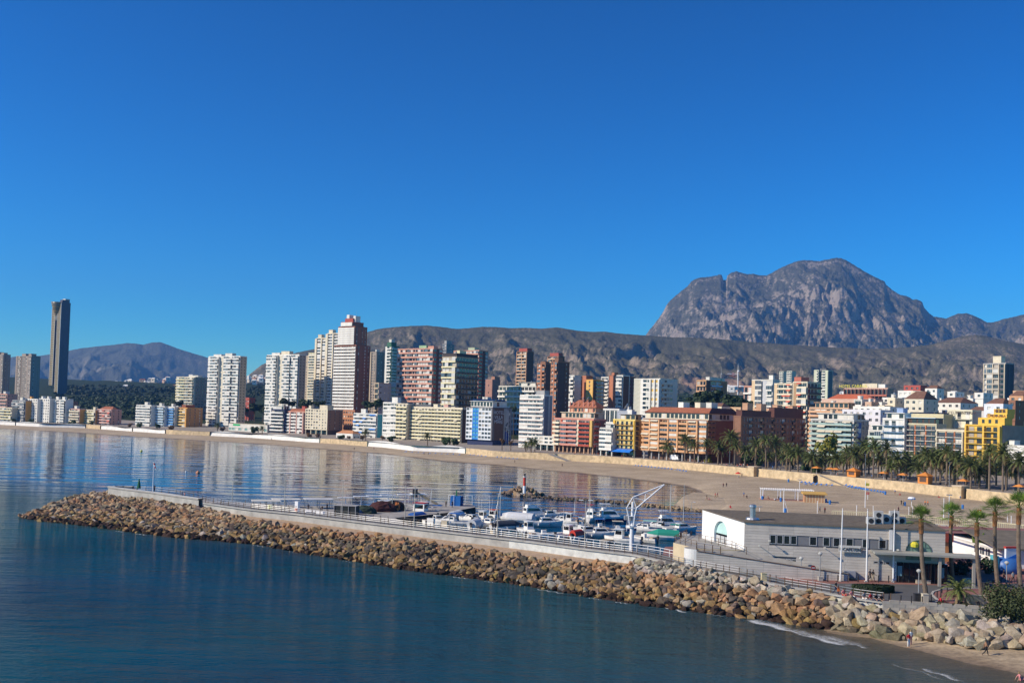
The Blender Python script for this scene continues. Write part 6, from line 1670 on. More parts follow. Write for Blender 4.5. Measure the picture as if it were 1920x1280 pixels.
# ---- second building, kiosk and ride at the right
sb = thing('restaurant', 'low white restaurant with brown pitched roof behind the tall palms', 'building', (78, 162, PZ))
mb = MB(); mb.box(0, 36, 0, 22, -.2, 3., WHITEC); mb.build('wall', None, sb)
mb = MB(); mb.prism([(-1.2, -1.), (37, -1.), (37, 12), (-1.2, 12)], [3.0, 3.0, 4.6, 4.6], [3.2, 3.2, 4.8, 4.8], M((.17, .145, .11), .9, .3, .7)); mb.prism([(-1.2, 12.01), (37, 12.01), (37, 24), (-1.2, 24)], [4.6, 4.6, 3.2, 3.2], [4.8, 4.8, 3.4, 3.4], M((.17, .145, .11), .9, .3, .7)); mb.build('roof', None, sb)
mb = MB(); mb.box(-1.3, -1.15, -1.05, 24, 2.75, 3.02, M((.62, .60, .55))); mb.build('fascia', None, sb)
for y in (4, 6, 8):
 mb = MB(); mb.box(-.06, -.003, y, y + 1.5, 1.3, 2.5, GLB); mb.box(-.1, -.06, y + .7, y + .8, 1.3, 2.5, FRAME); mb.build('window', None, sb)
for x in (6, 9, 12, 20, 24): mb = MB(); mb.box(x, x + 1.8, -.06, -.003, .9, 2.3, GLDK); mb.build('window', None, sb)
mb = MB(); mb.box(3, 20, -3.2, -1.05, 2.35, 2.5, DARKM); mb.build('awning', None, sb)
kk = G(1777, 1040, PZ); ks = thing('kiosk', 'orange wooden kiosk with a red roof beside the clubhouse end', 'kiosk', (70.5, 170, PZ))
mb = MB(); mb.box(-2, 2, -2, 2, 0, 3.2, M((.52, .25, .10))); mb.build('wall', None, ks); mb = MB(); mb.prism([(-2.3, -2.3), (2.3, -2.3), (2.3, 2.3), (-2.3, 2.3)], 3.2, [4.6, 4.6, 3.9, 3.9], M((.36, .07, .04))); mb.build('roof', None, ks)
mb = MB(); mb.box(-1.2, .6, -2.06, -2.002, 1., 2.6, GLB); mb.build('window', None, ks)
fp = G(1889, 1071, PZ); rd = thing('ride_booth', 'blue and white rounded fairground ride with red top edge', 'ride', (fp.x - .6, fp.y - 1., PZ), .2)
mb = MB(); mb.lathe([(1.9, 0), (2.1, .8), (1.9, 1.8), (1.3, 2.2)], 12, M((.04, .14, .42), .4)); mb.build('tub', None, rd, smooth=True)
mb = MB(); mb.box(-.3, 1.6, -.2, .2, 1.6, 3.7, M((.75, .77, .80), .4)); mb.build('backboard', None, rd); mb = MB(); mb.box(-.4, 1.7, -.26, .26, 3.7, 3.95, REDP); mb.build('top_edge', None, rd)
mb = MB(); mb.prism([(-.1, -.24), (1.6, -.24), (1.6, -.21), (-.1, -.21)], 1.8, [2.2, 2.9, 2.9, 2.2], BLUEP); mb.build('painted_wave', None, rd); mb = MB(); mb.box(-2.3, -1.9, -.8, .8, .2, 2.6, M((.10, .42, .50))); mb.build('side_panel', None, rd)
# cream railing of the beach path beyond
fa = [G(u, v, 1.4) for u, v in ((1560, 969), (1640, 973), (1720, 979), (1790, 985), (1860, 991), (1925, 997.5), (2040, 1008))]
fence = thing('railing', 'long cream railing of upright bars between beach and harbour road', 'railing', fa[0])
o = fa[0]; CRM = M((.66, .60, .38), .6)
rb_ = MB(); bb = MB(); bb.box(-.05, .05, -.05, .05, .1, 1.62, CRM); bme_ = bb.mesh('bar', None)
cnt = 0; rest = MB()
for a, b in zip(fa[:-1], fa[1:]):
 n = int((b - a).length / .42)
 for z, w in ((1.62, .09), (.12, .06)): rb_.tube(a - o + Vector((0, 0, z)), b - o + Vector((0, 0, z)), w, w, 4, CRM)
 for i in range(n):
  p = a.lerp(b, i / n) - o
  put('bar', bme_, fence, p)
rb_.build('rail', None, fence)
mb = MB()
for a, b in zip(fa[:-1], fa[1:]):
 mb.face([(a.x, a.y - .4, -.5), (b.x, b.y - .4, -.5), (b.x, b.y - .4, 1.42), (a.x, a.y - .4, 1.42)], CONC); mb.face([(a.x, a.y - .4, 1.42), (b.x, b.y - .4, 1.42), (b.x, b.y + 2, 1.42), (a.x, a.y + 2, 1.42)], CONC)
tag(mb.build('beach_path', None), kind='structure')
rv = thing('rock_bank', 'bank of pale boulders below the cream railing', 'rocks')
rl = []
for k in range(170):
 t = rnd.random(); i = min(len(fa) - 2, int(t * (len(fa) - 1))); a = fa[i].lerp(fa[i + 1], t * (len(fa) - 1) - i)
 f = rnd.random(); p = Vector((a.x - f * 1, a.y - 1 - f * 4.5, 1.1 - f * 1.2)); rl.append((p, rnd.uniform(.45, .95), (rnd.uniform(-.6, .6), rnd.uniform(-.6, .6), rnd.uniform(0, 6.3)), jit(PALE if rnd.random() < .7 else LGC), p.x))
place_rocks(rv, rl, 90)

# ================================================================== HARBOUR THINGS
def hull_mb(L, Bm, fb, mat, deckm, trim=None, bowrise=.35, stern=.75):
 st = [(0., stern, 0.), (.15, .92, 0), (.35, 1., .02), (.55, .98, .06), (.72, .84, .14), (.86, .56, .24), (.95, .27, .31), (1., .03, bowrise)]
 hb, db = MB(), MB()
 P_ = []
 for (x, b, r) in st:
  X = x * L - L * .5; hz = fb * (1 + r); w = Bm / 2 * b
  P_.append([(X - (0.02 * L if x == 1 else 0) - (.06 * L * x ** 3), 0, -.25), (X - .03 * L * x ** 3, w * .72, .02), (X, w, hz * .62), (X, w * 1.03, hz)])
 for s in (1, -1):
  for p, q in zip(P_[:-1], P_[1:]):
   for k in range(3):
    f = [(p[k][0], p[k][1] * s, p[k][2]), (q[k][0], q[k][1] * s, q[k][2]), (q[k + 1][0], q[k + 1][1] * s, q[k + 1][2]), (p[k + 1][0], p[k + 1][1] * s, p[k + 1][2])]
    hb.face(f if s < 0 else f[::-1], (trim if (trim and k == 2) else mat))
 hb.face([(P_[0][k][0], P_[0][k][1], P_[0][k][2]) for k in range(4)] + [(P_[0][k][0], -P_[0][k][1], P_[0][k][2]) for k in (3, 2, 1)], mat)
 for p, q in zip(P_[:-1], P_[1:]):
  db.face([(p[3][0], -p[3][1] * .96, p[3][2] - .06), (q[3][0], -q[3][1] * .96, q[3][2] - .06), (q[3][0], q[3][1] * .96, q[3][2] - .06), (p[3][0], p[3][1] * .96, p[3][2] - .06)], deckm)
 return hb, db
def taper_box(mb, x0, x1, w0, w1, z0, z1, m, rf=.3, rr=.1, sm=None, win=None):
 """cabin: raked front (towards +x), narrower on top"""
 lo = [(x0, -w0, z0), (x1, -w1, z0), (x1, w1, z0), (x0, w0, z0)]
 h = z1 - z0
 hi = [(x0 + rr * h, -w0 * .9, z1), (x1 - rf * h, -w1 * .85, z1), (x1 - rf * h, w1 * .85, z1), (x0 + rr * h, w0 * .9, z1)]
 mb.face(hi, m)
 for i in range(4):
  j = (i + 1) % 4
  mb.face([lo[i], lo[j], hi[j], hi[i]], m)
 out = []
 for i in range(4):
  j = (i + 1) % 4
  a, b, c, d = (Vector(q) for q in (lo[i], lo[j], hi[j], hi[i]))
  n = (b - a).cross(d - a).normalized() * .02
  f = lambda s, t: (a.lerp(b, s)).lerp(d.lerp(c, s), t) + n
  out.append([f(.1, .42), f(.9, .42), f(.9, .86), f(.1, .86)])
 return out
GELW = M((.83, .81, .75), .3, .05, .6, spec=.5)
def boat(label, u, v, hd, L, kind, hull=GELW, top=None, trim=None, mast=0., eng=True, z=0.):
 p = G(u, v, 0.)
 root = thing('boat', label, 'boat', (p.x, p.y, z), R(hd), 'boats moored in the harbour')
 Bm = L * .34; fb = .55 + L * .055
 hb, db = hull_mb(L, Bm, fb, hull, M((.62, .60, .55), .6), trim)
 hb.build('hull', None, root); db.build('deck', None, root)
 top = top or GELW
 if kind in ('cruiser', 'fly', 'pilot', 'fishing'):
  cb = MB()
  if kind == 'cruiser': dims = (-L * .12, L * .30, Bm * .36, Bm * .26, fb, fb + .95, 1.2, .2)
  elif kind == 'fly': dims = (-L * .25, L * .26, Bm * .38, Bm * .30, fb, fb + 1.5, .8, .1)
  elif kind == 'pilot': dims = (-L * .02, L * .22, Bm * .34, Bm * .30, fb, fb + 1.7, .15, .02)
  else: dims = (-L * .28, -L * .06, Bm * .30, Bm * .30, fb, fb + 2.1, .05, .02)
  ws = taper_box(cb, dims[0], dims[1], dims[2], dims[3], dims[4], dims[5], GELW, dims[6], dims[7])
  c = cb.build('cabin', None, root)
  for q in ws:
   w = MB(); w.face(q, GLDK); w.build('cabin_window', None, c)
  rb = MB()
  if kind in ('pilot', 'fishing'): rb.box(dims[0] - .1, dims[1] + .15, -dims[2] - .05, dims[2] + .05, dims[5], dims[5] + .09, top); rb.build('cabin_roof', None, root)
  if kind == 'fly':
   taper_box(rb, -L * .2, L * .08, Bm * .28, Bm * .24, dims[5], dims[5] + .6, GELW, .7, 0); rb.build('flybridge', None, root)
   a = MB()
   for s in (-1, 1): a.tube((-L * .18, s * Bm * .28, dims[5]), (-L * .22, s * Bm * .28, dims[5] + 1.5), .04, .04, 5, METAL)
   a.box(-L * .26, L * .0, -Bm * .3, Bm * .3, dims[5] + 1.5, dims[5] + 1.56, top); a.build('bimini', None, root)
  if kind == 'cruiser':
   wsb = MB(); wsb.face([(L * .12, -Bm * .3, fb + .9), (L * .12, Bm * .3, fb + .9), (L * .02, Bm * .28, fb + 1.55), (L * .02, -Bm * .28, fb + 1.55)], GLB); wsb.build('windscreen', None, root)
   if top is not GELW:
    a = MB(); a.box(-L * .3, L * .04, -Bm * .34, Bm * .34, fb + 1.6, fb + 1.68, top)
    for s in (-1, 1):
     for xx in (-L * .28, L * .02): a.tube((xx, s * Bm * .32, fb), (xx, s * Bm * .32, fb + 1.6), .03, .03, 4, METAL)
    a.build('bimini', None, root)
 elif kind == 'covered':
  cb = MB(); n = 7
  for i in range(n):
   a0, a1 = math.pi * i / n, math.pi * (i + 1) / n
   for xa, xb, k0, k1 in ((-L * .48, L * .1, .95, 1.), (L * .1, L * .4, 1., .35)):
    f = lambda x, a, k: (x, Bm * .5 * k * math.cos(a), fb - .05 + 1.25 * k * math.sin(a))
    cb.face([f(xa, a0, k0), f(xb, a0, k1), f(xb, a1, k1), f(xa, a1, k0)], top)
  cb.face([(-L * .48, Bm * .475 * math.cos(math.pi * i / n), fb - .05 + 1.19 * math.sin(math.pi * i / n)) for i in range(n + 1)], top)
  cb.face([(L * .4, Bm * .175 * math.cos(math.pi * i / n), fb - .05 + .44 * math.sin(math.pi * i / n)) for i in range(n + 1)][::-1], top)
  cb.build('cover', None, root)
 elif kind == 'open':
  cb = MB(); cb.box(-L * .1, L * .02, -.45, .45, fb - .06, fb + .75, GELW); cb.face([(L * .03, -.42, fb + .7), (L * .03, .42, fb + .7), (-L * .01, .4, fb + 1.15), (-L * .01, -.4, fb + 1.15)], GLB); cb.build('console', None, root)
  sb_ = MB(); sb_.box(-L * .42, -L * .3, -Bm * .38, Bm * .38, fb - .1, fb + .22, M((.55, .42, .30))); sb_.build('bench', None, root)
  if top is not GELW:
   a = MB(); a.box(-L * .2, L * .1, -Bm * .38, Bm * .38, fb + 1.7, fb + 1.77, top)
   for s in (-1, 1):
    for xx in (-L * .18, L * .08): a.tube((xx, s * Bm * .36, fb), (xx, s * Bm * .36, fb + 1.7), .03, .03, 4, METAL)
   a.build('bimini', None, root)
 if mast:
  a = MB(); a.tube((L * .08, 0, fb), (L * .08, 0, fb + mast), .09, .05, 6, M((.62, .60, .56), .4)); a.tube((L * .08, 0, fb + 1.3), (-L * .42, 0, fb + 1.2), .06, .06, 5, WHITEP)
  for s in (-1, 1): a.tube((L * .06, s * .7, fb + mast * .55), (L * .06, 0, fb + mast * .55), .02, .02, 4, METAL)
  a.build('mast', None, root)
  s_ = MB(); s_.tube((L * .08, 0, fb + mast), (L * .48, 0, fb + .4), .015, .015, 3, METAL); s_.tube((L * .08, 0, fb + mast), (-L * .48, 0, fb + .3), .015, .015, 3, METAL); s_.build('stay', None, root)
 elif kind in ('pilot', 'fishing', 'fly'):
  a = MB(); a.tube((-L * .1, .2, fb + 1.2), (-L * .14, .2, fb + 5.2), .035, .02, 4, WHITEP); a.tube((-L * .1, -.3, fb + 1.2), (-L * .1, -.5, fb + 4.4), .03, .015, 4, WHITEP); a.build('aerial', None, root)
 if eng and kind in ('open', 'covered', 'pilot') and L < 8:
  e = MB(); e.box(-L * .5 - .45, -L * .5 - .05, -.2, .2, fb - .1, fb + .55, DARKM); e.box(-L * .5 - .32, -L * .5 - .12, -.1, .1, -.3, fb - .1, DARKM); e.build('outboard_motor', None, root)
 if kind in ('cruiser', 'fly') :
  r = MB()
  for s in (-1, 1):
   pts = [(L * .12, s * Bm * .47, fb * 1.06), (L * .3, s * Bm * .36, fb * 1.16), (L * .44, s * Bm * .12, fb * 1.3)]
   for a, b in zip(pts[:-1], pts[1:]):
    r.tube((a[0], a[1], a[2] + .45), (b[0], b[1], b[2] + .45), .02, .02, 4, METAL); r.tube(a, (a[0], a[1], a[2] + .45), .02, .02, 4, METAL)
  r.build('bow_rail', None, root)
 for k in range(2):
  f = MB(); f.lathe([(.05, 0), (.13, .1), (.13, .45), (.05, .55)], 7, M((.05, .06, .12)) if k else WHITEP); f.build('fender', None, root, (L * (-.2 + .3 * k), -Bm * .52, fb * .25))
 return root
NAVYH = M((.02, .05, .17), .3, .05); BLACKH = M((.018, .018, .02), .4); REDC = M((.45, .03, .03)); BLUEC = M((.03, .13, .42)); GRNC = M((.02, .28, .20)); GREYCV = M((.62, .63, .64), .8); DKCV = M((.05, .06, .08), .8); ORC_ = M((.75, .28, .05)); TEALC = M((.25, .55, .50))
BOATS = [
 ('small blue-sided open boat nearest the fishing nets', 671, 969, 10, 7, 'open', GELW, None, NAVYH, 0), ('white wheelhouse boat with orange cover beside the black hull', 710, 966, 15, 8.5, 'pilot', GELW, ORC_, None, 0), ('black-hulled fishing boat stacked with nets', 738, 965, 18, 13, 'fishing', BLACKH, None, None, 0),
 ('white fishing boat with a red tarpaulin over its bow', 772, 968, 165, 13, 'fishing', GELW, REDC, REDC, 5), ('white and blue wheelhouse boat moored at the dark mole', 800, 962, 160, 9, 'pilot', GELW, None, BLUEC, 0), ('dark blue covered boat between the white fishing boat and the walkway', 787, 976, 20, 7.5, 'covered', GELW, BLUEC, None, 0),
 ('white and blue boat with a bright blue tarpaulin by the mole', 817, 968, 170, 7, 'open', GELW, BLUEC, None, 0), ('small white cabin boat with red trim left of the blue bimini', 819, 981, 30, 6.5, 'cruiser', GELW, None, REDC, 0), ('white cruiser with a dark blue bimini and two life rings', 846, 984, 160, 8.5, 'cruiser', GELW, BLUEC, None, 0),
 ('boat under a white sheet behind the blue bimini cruiser', 859, 973, 165, 7.5, 'covered', GELW, GREYCV, None, 0), ('low white cabin boat with black side windows beside the covered one', 884, 979, 150, 7, 'cruiser', GELW, None, None, 0), ('boat under a rounded pale grey cover close to the walkway', 893, 989, 20, 7, 'covered', GELW, GREYCV, None, 0),
 ('white cabin boat left of the red-topped boat', 902, 979, 150, 6.5, 'pilot', GELW, None, None, 0), ('white boat with a dark red cockpit cover', 922, 977, 155, 7, 'pilot', GELW, REDC, None, 0), ('white boat with wide grey windscreen behind the rounded cover', 917, 987, 20, 7, 'cruiser', GELW, None, None, 0), ('sailing boat with a leaning pale mast in the left half of the harbour', 935, 989, 70, 7.5, 'open', GELW, None, None, 8),
 ('large white cruiser with a pale grey tent cover and orange buoy', 962, 978, 165, 10.5, 'covered', GELW, GREYCV, None, 0), ('boat with dark blue cover in front of the tent-covered cruiser', 957, 993, 30, 7, 'covered', GELW, DKCV, None, 0), ('white flybridge cruiser with dark canopy, tallest in the middle', 1000, 970, 20, 9.5, 'fly', GELW, DKCV, None, 0), ('white wheelhouse boat with two large front windows at the walkway', 989, 1000, -60, 7.5, 'pilot', GELW, None, None, 0),
 ('white runabout right of the flybridge cruiser', 1028, 971, 15, 7, 'cruiser', GELW, None, None, 0), ('small white boat showing only its raised bow far right of the flybridge', 1042, 968, 10, 6, 'open', GELW, None, None, 0), ('white sports cruiser with raked dark windscreen in the centre', 1021, 986, 15, 8.5, 'cruiser', GELW, None, None, 0), ('white cuddy boat right of the sports cruiser', 1052, 981, 165, 6.5, 'cruiser', GELW, None, NAVYH, 0),
 ('little white cabin boat with grey canopy in the middle row', 1071, 983, 160, 6, 'pilot', GELW, None, None, 0), ('white open boat with black outboard in the middle row', 1088, 982, 165, 6.5, 'open', GELW, None, None, 0), ('white fishing skiff with red diagonal stripe', 1110, 976, 20, 7, 'fly', GELW, REDC, None, 0), ('long white open boat against the quay under the railing', 1022, 1009, 10, 7.5, 'open', GELW, None, None, 0),
 ('white pilothouse boat with red deck gear near the lamp pole', 1062, 1008, 165, 7, 'pilot', GELW, None, None, 0), ('small boat with a bright red cover by the walkway', 1086, 1010, 10, 5, 'covered', GELW, REDP, None, 0), ('white dinghy with raised bow beside the twin masts', 1085, 997, 160, 6, 'open', GELW, None, None, 0), ('sailing boat with two close masts beside the pontoon', 1098, 1003, 20, 8, 'cruiser', GELW, None, None, 8.5),
 ('cruiser with a blue hull moored alone at the far side', 1143, 976, 8, 9.5, 'fly', NAVYH, None, GELW, 0), ('white boat with a blue bimini topped in red', 1127, 995, 10, 6.5, 'open', GELW, BLUEC, None, 0), ('long low white boat with round window left of the crane', 1122, 1007, 8, 8.5, 'cruiser', GELW, None, None, 0), ('white boat with a beige folded hood left of the crane', 1161, 1000, 10, 7.5, 'open', GELW, M((.55, .48, .36)), NAVYH, 0),
 ('white pilothouse boat directly left of the crane foot', 1167, 1017, 165, 7.5, 'pilot', GELW, None, None, 0), ('white cruiser with pale green screen behind the crane', 1209, 998, 165, 8.5, 'cruiser', GELW, TEALC, None, 0), ('white boat with two black outboards right of the crane foot', 1205, 1015, 150, 6.5, 'open', GELW, None, None, 0), ('dark-sided yacht under the long white boom', 1236, 993, 165, 8.5, 'cruiser', NAVYH, None, GELW, 0),
 ('white yacht with a long horizontal boom behind the green covered boat', 1251, 990, 10, 8, 'fly', GELW, None, None, 9), ('white boat with dark green cover near the terrace', 1240, 1011, 165, 7.5, 'covered', GELW, GRNC, None, 0), ('white boat with green cockpit cover next to the terrace rail', 1263, 1006, 165, 7, 'open', GELW, GRNC, None, 0), ('sailing boat with a tall white mast near the clubhouse terrace', 1276, 997, 20, 8, 'cruiser', GELW, None, None, 9.5),
 ('small dark red boat tucked under the terrace', 1282, 1026, 120, 5.5, 'open', M((.12, .02, .02)), None, None, 0)]
for (lab, u, v, hd, L, kd, hl, tp, tr, ma) in BOATS:
 if L < 8 and kd != 'fishing' and rnd.random() < .6: hd = rnd.choice([55, 62, -118, 70])
 boat(lab, u, v, hd + rnd.uniform(-8, 8), L, kd, hl, tp, tr, ma)
# pontoon
a, b = G(1130, 1013, .5), G(1252, 997, .5)
pn = thing('pontoon', 'narrow wooden pontoon between the moored boats', 'pontoon', a, math.atan2(b.y - a.y, b.x - a.x))
L_ = (b - a).length; pb = MB(); pb.box(-.52, .52, -.9, .9, .0, .1, M((.33, .27, .20))); pme = pb.mesh('plank', None)
for i in range(int(L_ / 1.1)): put('plank', pme, pn, (.55 + i * 1.1, 0, 0))
mb = MB(); mb.box(0, L_, -.7, .7, -.6, -.003, M((.2, .2, .2))); mb.build('float', None, pn)

# crane: white column with a ring and a lattice jib
cb_ = G(1184, 1032, QZ); CS = FPX / cb_.y
def cpt(u, v, dy=0.): p = Dp(u, v, cb_.y + dy); return (p.x - cb_.x, dy, p.z - QZ)
cr = thing('harbour_crane', 'white harbour crane with tubular column and triangular lattice jib', 'crane', (cb_.x, cb_.y, QZ))
CW = M((.76, .77, .79), .45, .08)
colx = cpt(1184, 1000)[0]
ztop = cpt(1184, 987)[2]
mb = MB(); mb.tube((0, 0, 0), (cpt(1185, 990)[0], 0, ztop), .40, .36, 14, CW); mb.build('column', None, cr)
mb = MB(); mb.lathe([(.85, ztop), (.85, ztop + .25)], 14, CW, cpt(1185, 987)[0]); mb.build('ring_platform', None, cr)
def jib_side(dy):
 K = dict(a=cpt(1180.5, 985, dy), b=cpt(1188, 985, dy), c=cpt(1178.5, 967.5, dy * .9), d=cpt(1190, 967.5, dy * .9), e=cpt(1175, 952, dy * .8), f=cpt(1193.5, 952, dy * .8), g=cpt(1186.5, 932, dy * .6), t=cpt(1245.5, 908, dy * .15), m=cpt(1210.5, 923.5, dy * .45), n=cpt(1209, 938, dy * .5), o=cpt(1223, 927.5, dy * .35))
 return K
for dy in (-.8, .8):
 K = jib_side(dy); mb = MB()
 for x, y, r in (('a', 'c', .1), ('c', 'e', .1), ('b', 'd', .1), ('d', 'f', .1), ('e', 'g', .1), ('f', 'g', .07), ('e', 'f', .07), ('c', 'd', .07), ('g', 't', .12), ('f', 't', .14), ('m', 'n', .06), ('g', 'n', .07), ('m', 'o', .06)): mb.tube(K[x], K[y], r, r, 6, CW)
 mb.build('lattice_side', None, cr)
K0, K1 = jib_side(-.8), jib_side(.8); mb = MB()
for x in 'acefgmnodb': mb.tube(K0[x], K1[x], .05, .05, 5, CW)
mb.build('cross_braces', None, cr)
mb = MB(); gx = cpt(1186, 960)[0]; mb.tube((cpt(1185.5, 985)[0], 0, ztop), (cpt(1186.5, 940)[0], 0, cpt(1186, 940)[2]), .33, .22, 10, CW); mb.build('mast_tube', None, cr)
t_ = cpt(1243, 911); mb = MB(); mb.tube(t_, (t_[0], 0, t_[2] - 6.5), .03, .03, 4, DARKM); mb.tube((t_[0] + .35, 0, t_[2]), (t_[0] + .35, 0, t_[2] - 6.5), .03, .03, 4, DARKM); mb.build('hoist_cable', None, cr)
mb = MB(); mb.box(t_[0] - .1, t_[0] + .45, -.15, .15, t_[2] - 7., t_[2] - 6.5, DARKM); mb.build('hook_block', None, cr)
mb = MB(); h_ = cpt(1182, 972); mb.box(h_[0] - 1.1, h_[0] + .3, -.5, .5, h_[2] - .2, h_[2] + .5, M((.30, .31, .32))); mb.build('winch', None, cr)

# lamp posts of the breakwater (double flat heads)
def pier_lamp(label, u, vb, vt, zb, arms=2, head=DARKM, name='lamp_post', tall=None):
 p = G(u, vb, zb); H = Dp(u, vt, p.y).z - zb
 r = thing(name, label, 'lamp post', (p.x, p.y, zb), 0, 'lamp posts of the harbour')
 mb = MB(); mb.tube((0, 0, 0), (0, 0, H), .09, .06, 7, M((.50, .47, .40), .5)); mb.build('pole', None, r)
 for s in ((-1, 1) if arms == 2 else (1,)):
  a = MB(); a.tube((0, 0, H), (s * .5, 0, H + .06), .04, .04, 5, METAL); a.build('arm', None, r); h = MB(); h.box(s * .4, s * 1.1, -.16, .16, H + .02, H + .14, head); h.build('lamp_head', None, r)
 return r
pier_lamp('lamp post with two heads above the canopied left part of the quay', 533, 960, 890, 4.2); pier_lamp('lamp post with two heads beside the dark net shed', 641, 968, 901, 1.5 + .05); pier_lamp('short lamp post with two angled heads behind the net shed', 659, 961, 918, 1.55)
pier_lamp('single white lamp post among the white shade frames', 735, 957, 906, 1.55, 1); pier_lamp('lamp post with two heads near the red tarpaulin boat', 776, 990, 912, 4.2); pier_lamp('tall plain pole rising beside the red tarpaulin boat', 759, 972, 908, 1.55, 1); pier_lamp('lamp post with two heads left of the tent-covered cruiser', 932, 1008, 926, 4.2); pier_lamp('tall pole with crossbar beside the twin masts', 1096, 1027, 938, 4.2, 2, WHITEP)
pier_lamp('white camera post at the shore end of the groyne', 1296, 957, 941, .6, 1, WHITEP)
pier_lamp('white security post near the breakwater head', 435, 945, 901, 3.6, 1, WHITEP)
# flagpole with striped windsock at the head, closed parasol
p = G(286, 926, 3.6); H = Dp(288, 866, p.y).z - 3.6
r = thing('flagpole', 'white flagpole with a red and white windsock on the breakwater head', 'flagpole', (p.x, p.y, 3.6))
mb = MB(); mb.tube((0, 0, 0), (0, 0, H), .11, .06, 7, WHITEP); mb.build('pole', None, r)
for k in range(4):
 mb = MB(); mb.tube((.1 + .12 * k, 0, H - .3 - .38 * k), (.22 + .12 * k, 0, H - .68 - .38 * k), .2 - .02 * k, .18 - .02 * k, 7, REDP if k % 2 == 0 else WHITEP); mb.build('windsock_band', None, r)
p = G(260, 922, 3.6); H = Dp(260, 896, p.y).z - 3.6
r = thing('parasol', 'closed dark green parasol on the breakwater head', 'parasol', (p.x, p.y, 3.6))
mb = MB(); mb.tube((0, 0, 0), (0, 0, H), .05, .05, 6, OFFW); mb.build('pole', None, r); mb = MB(); mb.lathe([(.55, H * .28), (.42, H * .4), (.2, H * .8), (.06, H * .97)], 9, M((.02, .12, .06))); mb.build('cloth', None, r)
# shade canopies of the fishing quay
def canopy(label, u0, u1, vb, vt, w=4., mat=GREYC, T=False):
 a, b = G(u0, vb, QZ), G(u1, vb, QZ); H = Dp(u0, vt, a.y).z - QZ; L = (b - a).length
 r = thing('canopy', label, 'canopy', a, math.atan2(b.y - a.y, b.x - a.x), 'canopies on the fishing quay')
 mb = MB(); mb.box(-.2, L + .2, 0, w if not T else 1.4, H - .12, H, mat); mb.build('roof', None, r)
 for x in ((L * .5,) if T else (.2, L * .5, L - .2)):
  for y in ((.6,) if T else (.3, w - .3)):
   mb = MB(); mb.box(x - .08, x + .08, y - .08, y + .08, 0, H - .12, METAL if not T else WHITEP); mb.build('post', None, r)
 return r
canopy('flat pale canopy at the left end of the fishing quay', 474, 525, 956, 939, 3.5, OFFW); canopy('flat pale canopy behind the first lamp post', 512, 562, 952, 936, 3.5, OFFW); canopy('flat grey canopy sheltering benches and people', 574, 624, 954, 936, 4.5, M((.55, .55, .54)))
for (u0, u1, vb, vt, lab) in ((635, 662, 951, 932, 'white T-shaped shade frame, first from the net shed'), (665, 690, 950, 930, 'white T-shaped shade frame, second from the net shed'), (689, 714, 949, 929, 'white T-shaped shade frame left of the single white lamp'), (716, 741, 948, 927.5, 'white T-shaped shade frame beside the single white lamp'), (747, 774, 947, 926.5, 'white T-shaped shade frame left of the loading shelter')):
 canopy(lab, u0, u1, vb, vt, 2, WHITEP, True)
canopy('white roofed loading shelter with an inclined conveyor on the mole', 774, 799, 947, 926, 3., WHITEP)
p = G(797, 947, QZ); mb = MB(); mb.tube((-2.8, 0, 3.4), (3.2, 0, .3), .35, .35, 4, M((.30, .25, .17))); mb.box(-3.2, -2, -.6, .6, 2, 4, DARKM); tag(mb.build('conveyor', None, None, p), 'dark inclined conveyor beside the loading shelter', 'conveyor')
# net shed, net heaps, container
a = G(626, 966, QZ); r = thing('net_shed', 'dark netting-walled shed on the fishing quay', 'shed', a, R(-8))
mb = MB(); mb.box(0, 4.9, 0, 3, 0, 2.2, M((.03, .035, .035), .9)); mb.build('net_wall', None, r); mb = MB(); mb.box(-.1, 5., -.1, 3.1, 2.2, 2.3, GREYC); mb.build('roof', None, r)
for x in (0, 1.6, 3.3, 4.9): mb = MB(); mb.box(x - .06, x + .06, -.14, -.02, 0, 2.2, GREYC); mb.build('post', None, r)
def heap(label, u, v, w, h, mat, cat='net heap', seed=0):
 p = G(u, v, QZ); rg = random.Random(seed + int(u)); mb = MB()
 n, m = 14, 6
 ring = []
 for j in range(m + 1):
  t = j / m; rr = math.cos(t * math.pi / 2) ** .7
  ring.append([(w * rr * math.cos(2 * math.pi * i / n) * rg.uniform(.82, 1.1), w * .7 * rr * math.sin(2 * math.pi * i / n) * rg.uniform(.82, 1.1), h * math.sin(t * math.pi / 2) * rg.uniform(.85, 1.1)) for i in range(n)])
 for r0, r1 in zip(ring[:-1], ring[1:]):
  for i in range(n): mb.face([r0[i], r0[(i + 1) % n], r1[(i + 1) % n], r1[i]], mat)
 return tag(mb.build('net_heap', None, None, (p.x, p.y, QZ - .02)), label, cat)
heap('heap of dark green fishing nets left of the red one', 686, 962, 2.4, 1.8, M((.03, .045, .035), .95)); heap('large heap of dark red fishing nets on the quay', 716, 958, 3.4, 2.3, M((.06, .02, .02), .95)); heap('heap of black nets behind the red tarpaulin', 739, 956, 3., 2.2, M((.025, .02, .02), .95)); heap('small orange net pile beside the dark nets', 744, 957, 1.1, 1.9, M((.62, .20, .06), .95)); heap('heap of blue-green nets beside the net shed', 670, 963, 1.3, 1., M((.03, .07, .16), .95))
a = G(844, 947.5, QZ); r = thing('container', 'blue storage container with a green light on the mole end', 'container', a, R(-15))
cm_ = M((.02, .15, .46), .5)
for i in range(9): mb = MB(); mb.box(i * .3, i * .3 + .26, -.03, 2.4, 0, 2.4, cm_); mb.build('corrugated_panel', None, r)
mb = MB(); mb.box(.01, 2.66, 0.01, 2.37, .02, 2.37, M((.02, .11, .36))); mb.build('box', None, r); mb = MB(); mb.lathe([(.16, 2.4), (.16, 3.5), (.2, 3.55), (.1, 3.9)], 9, M((.02, .18, .07))); mb.build('green_light', None, r, (1.3, 1., 0))
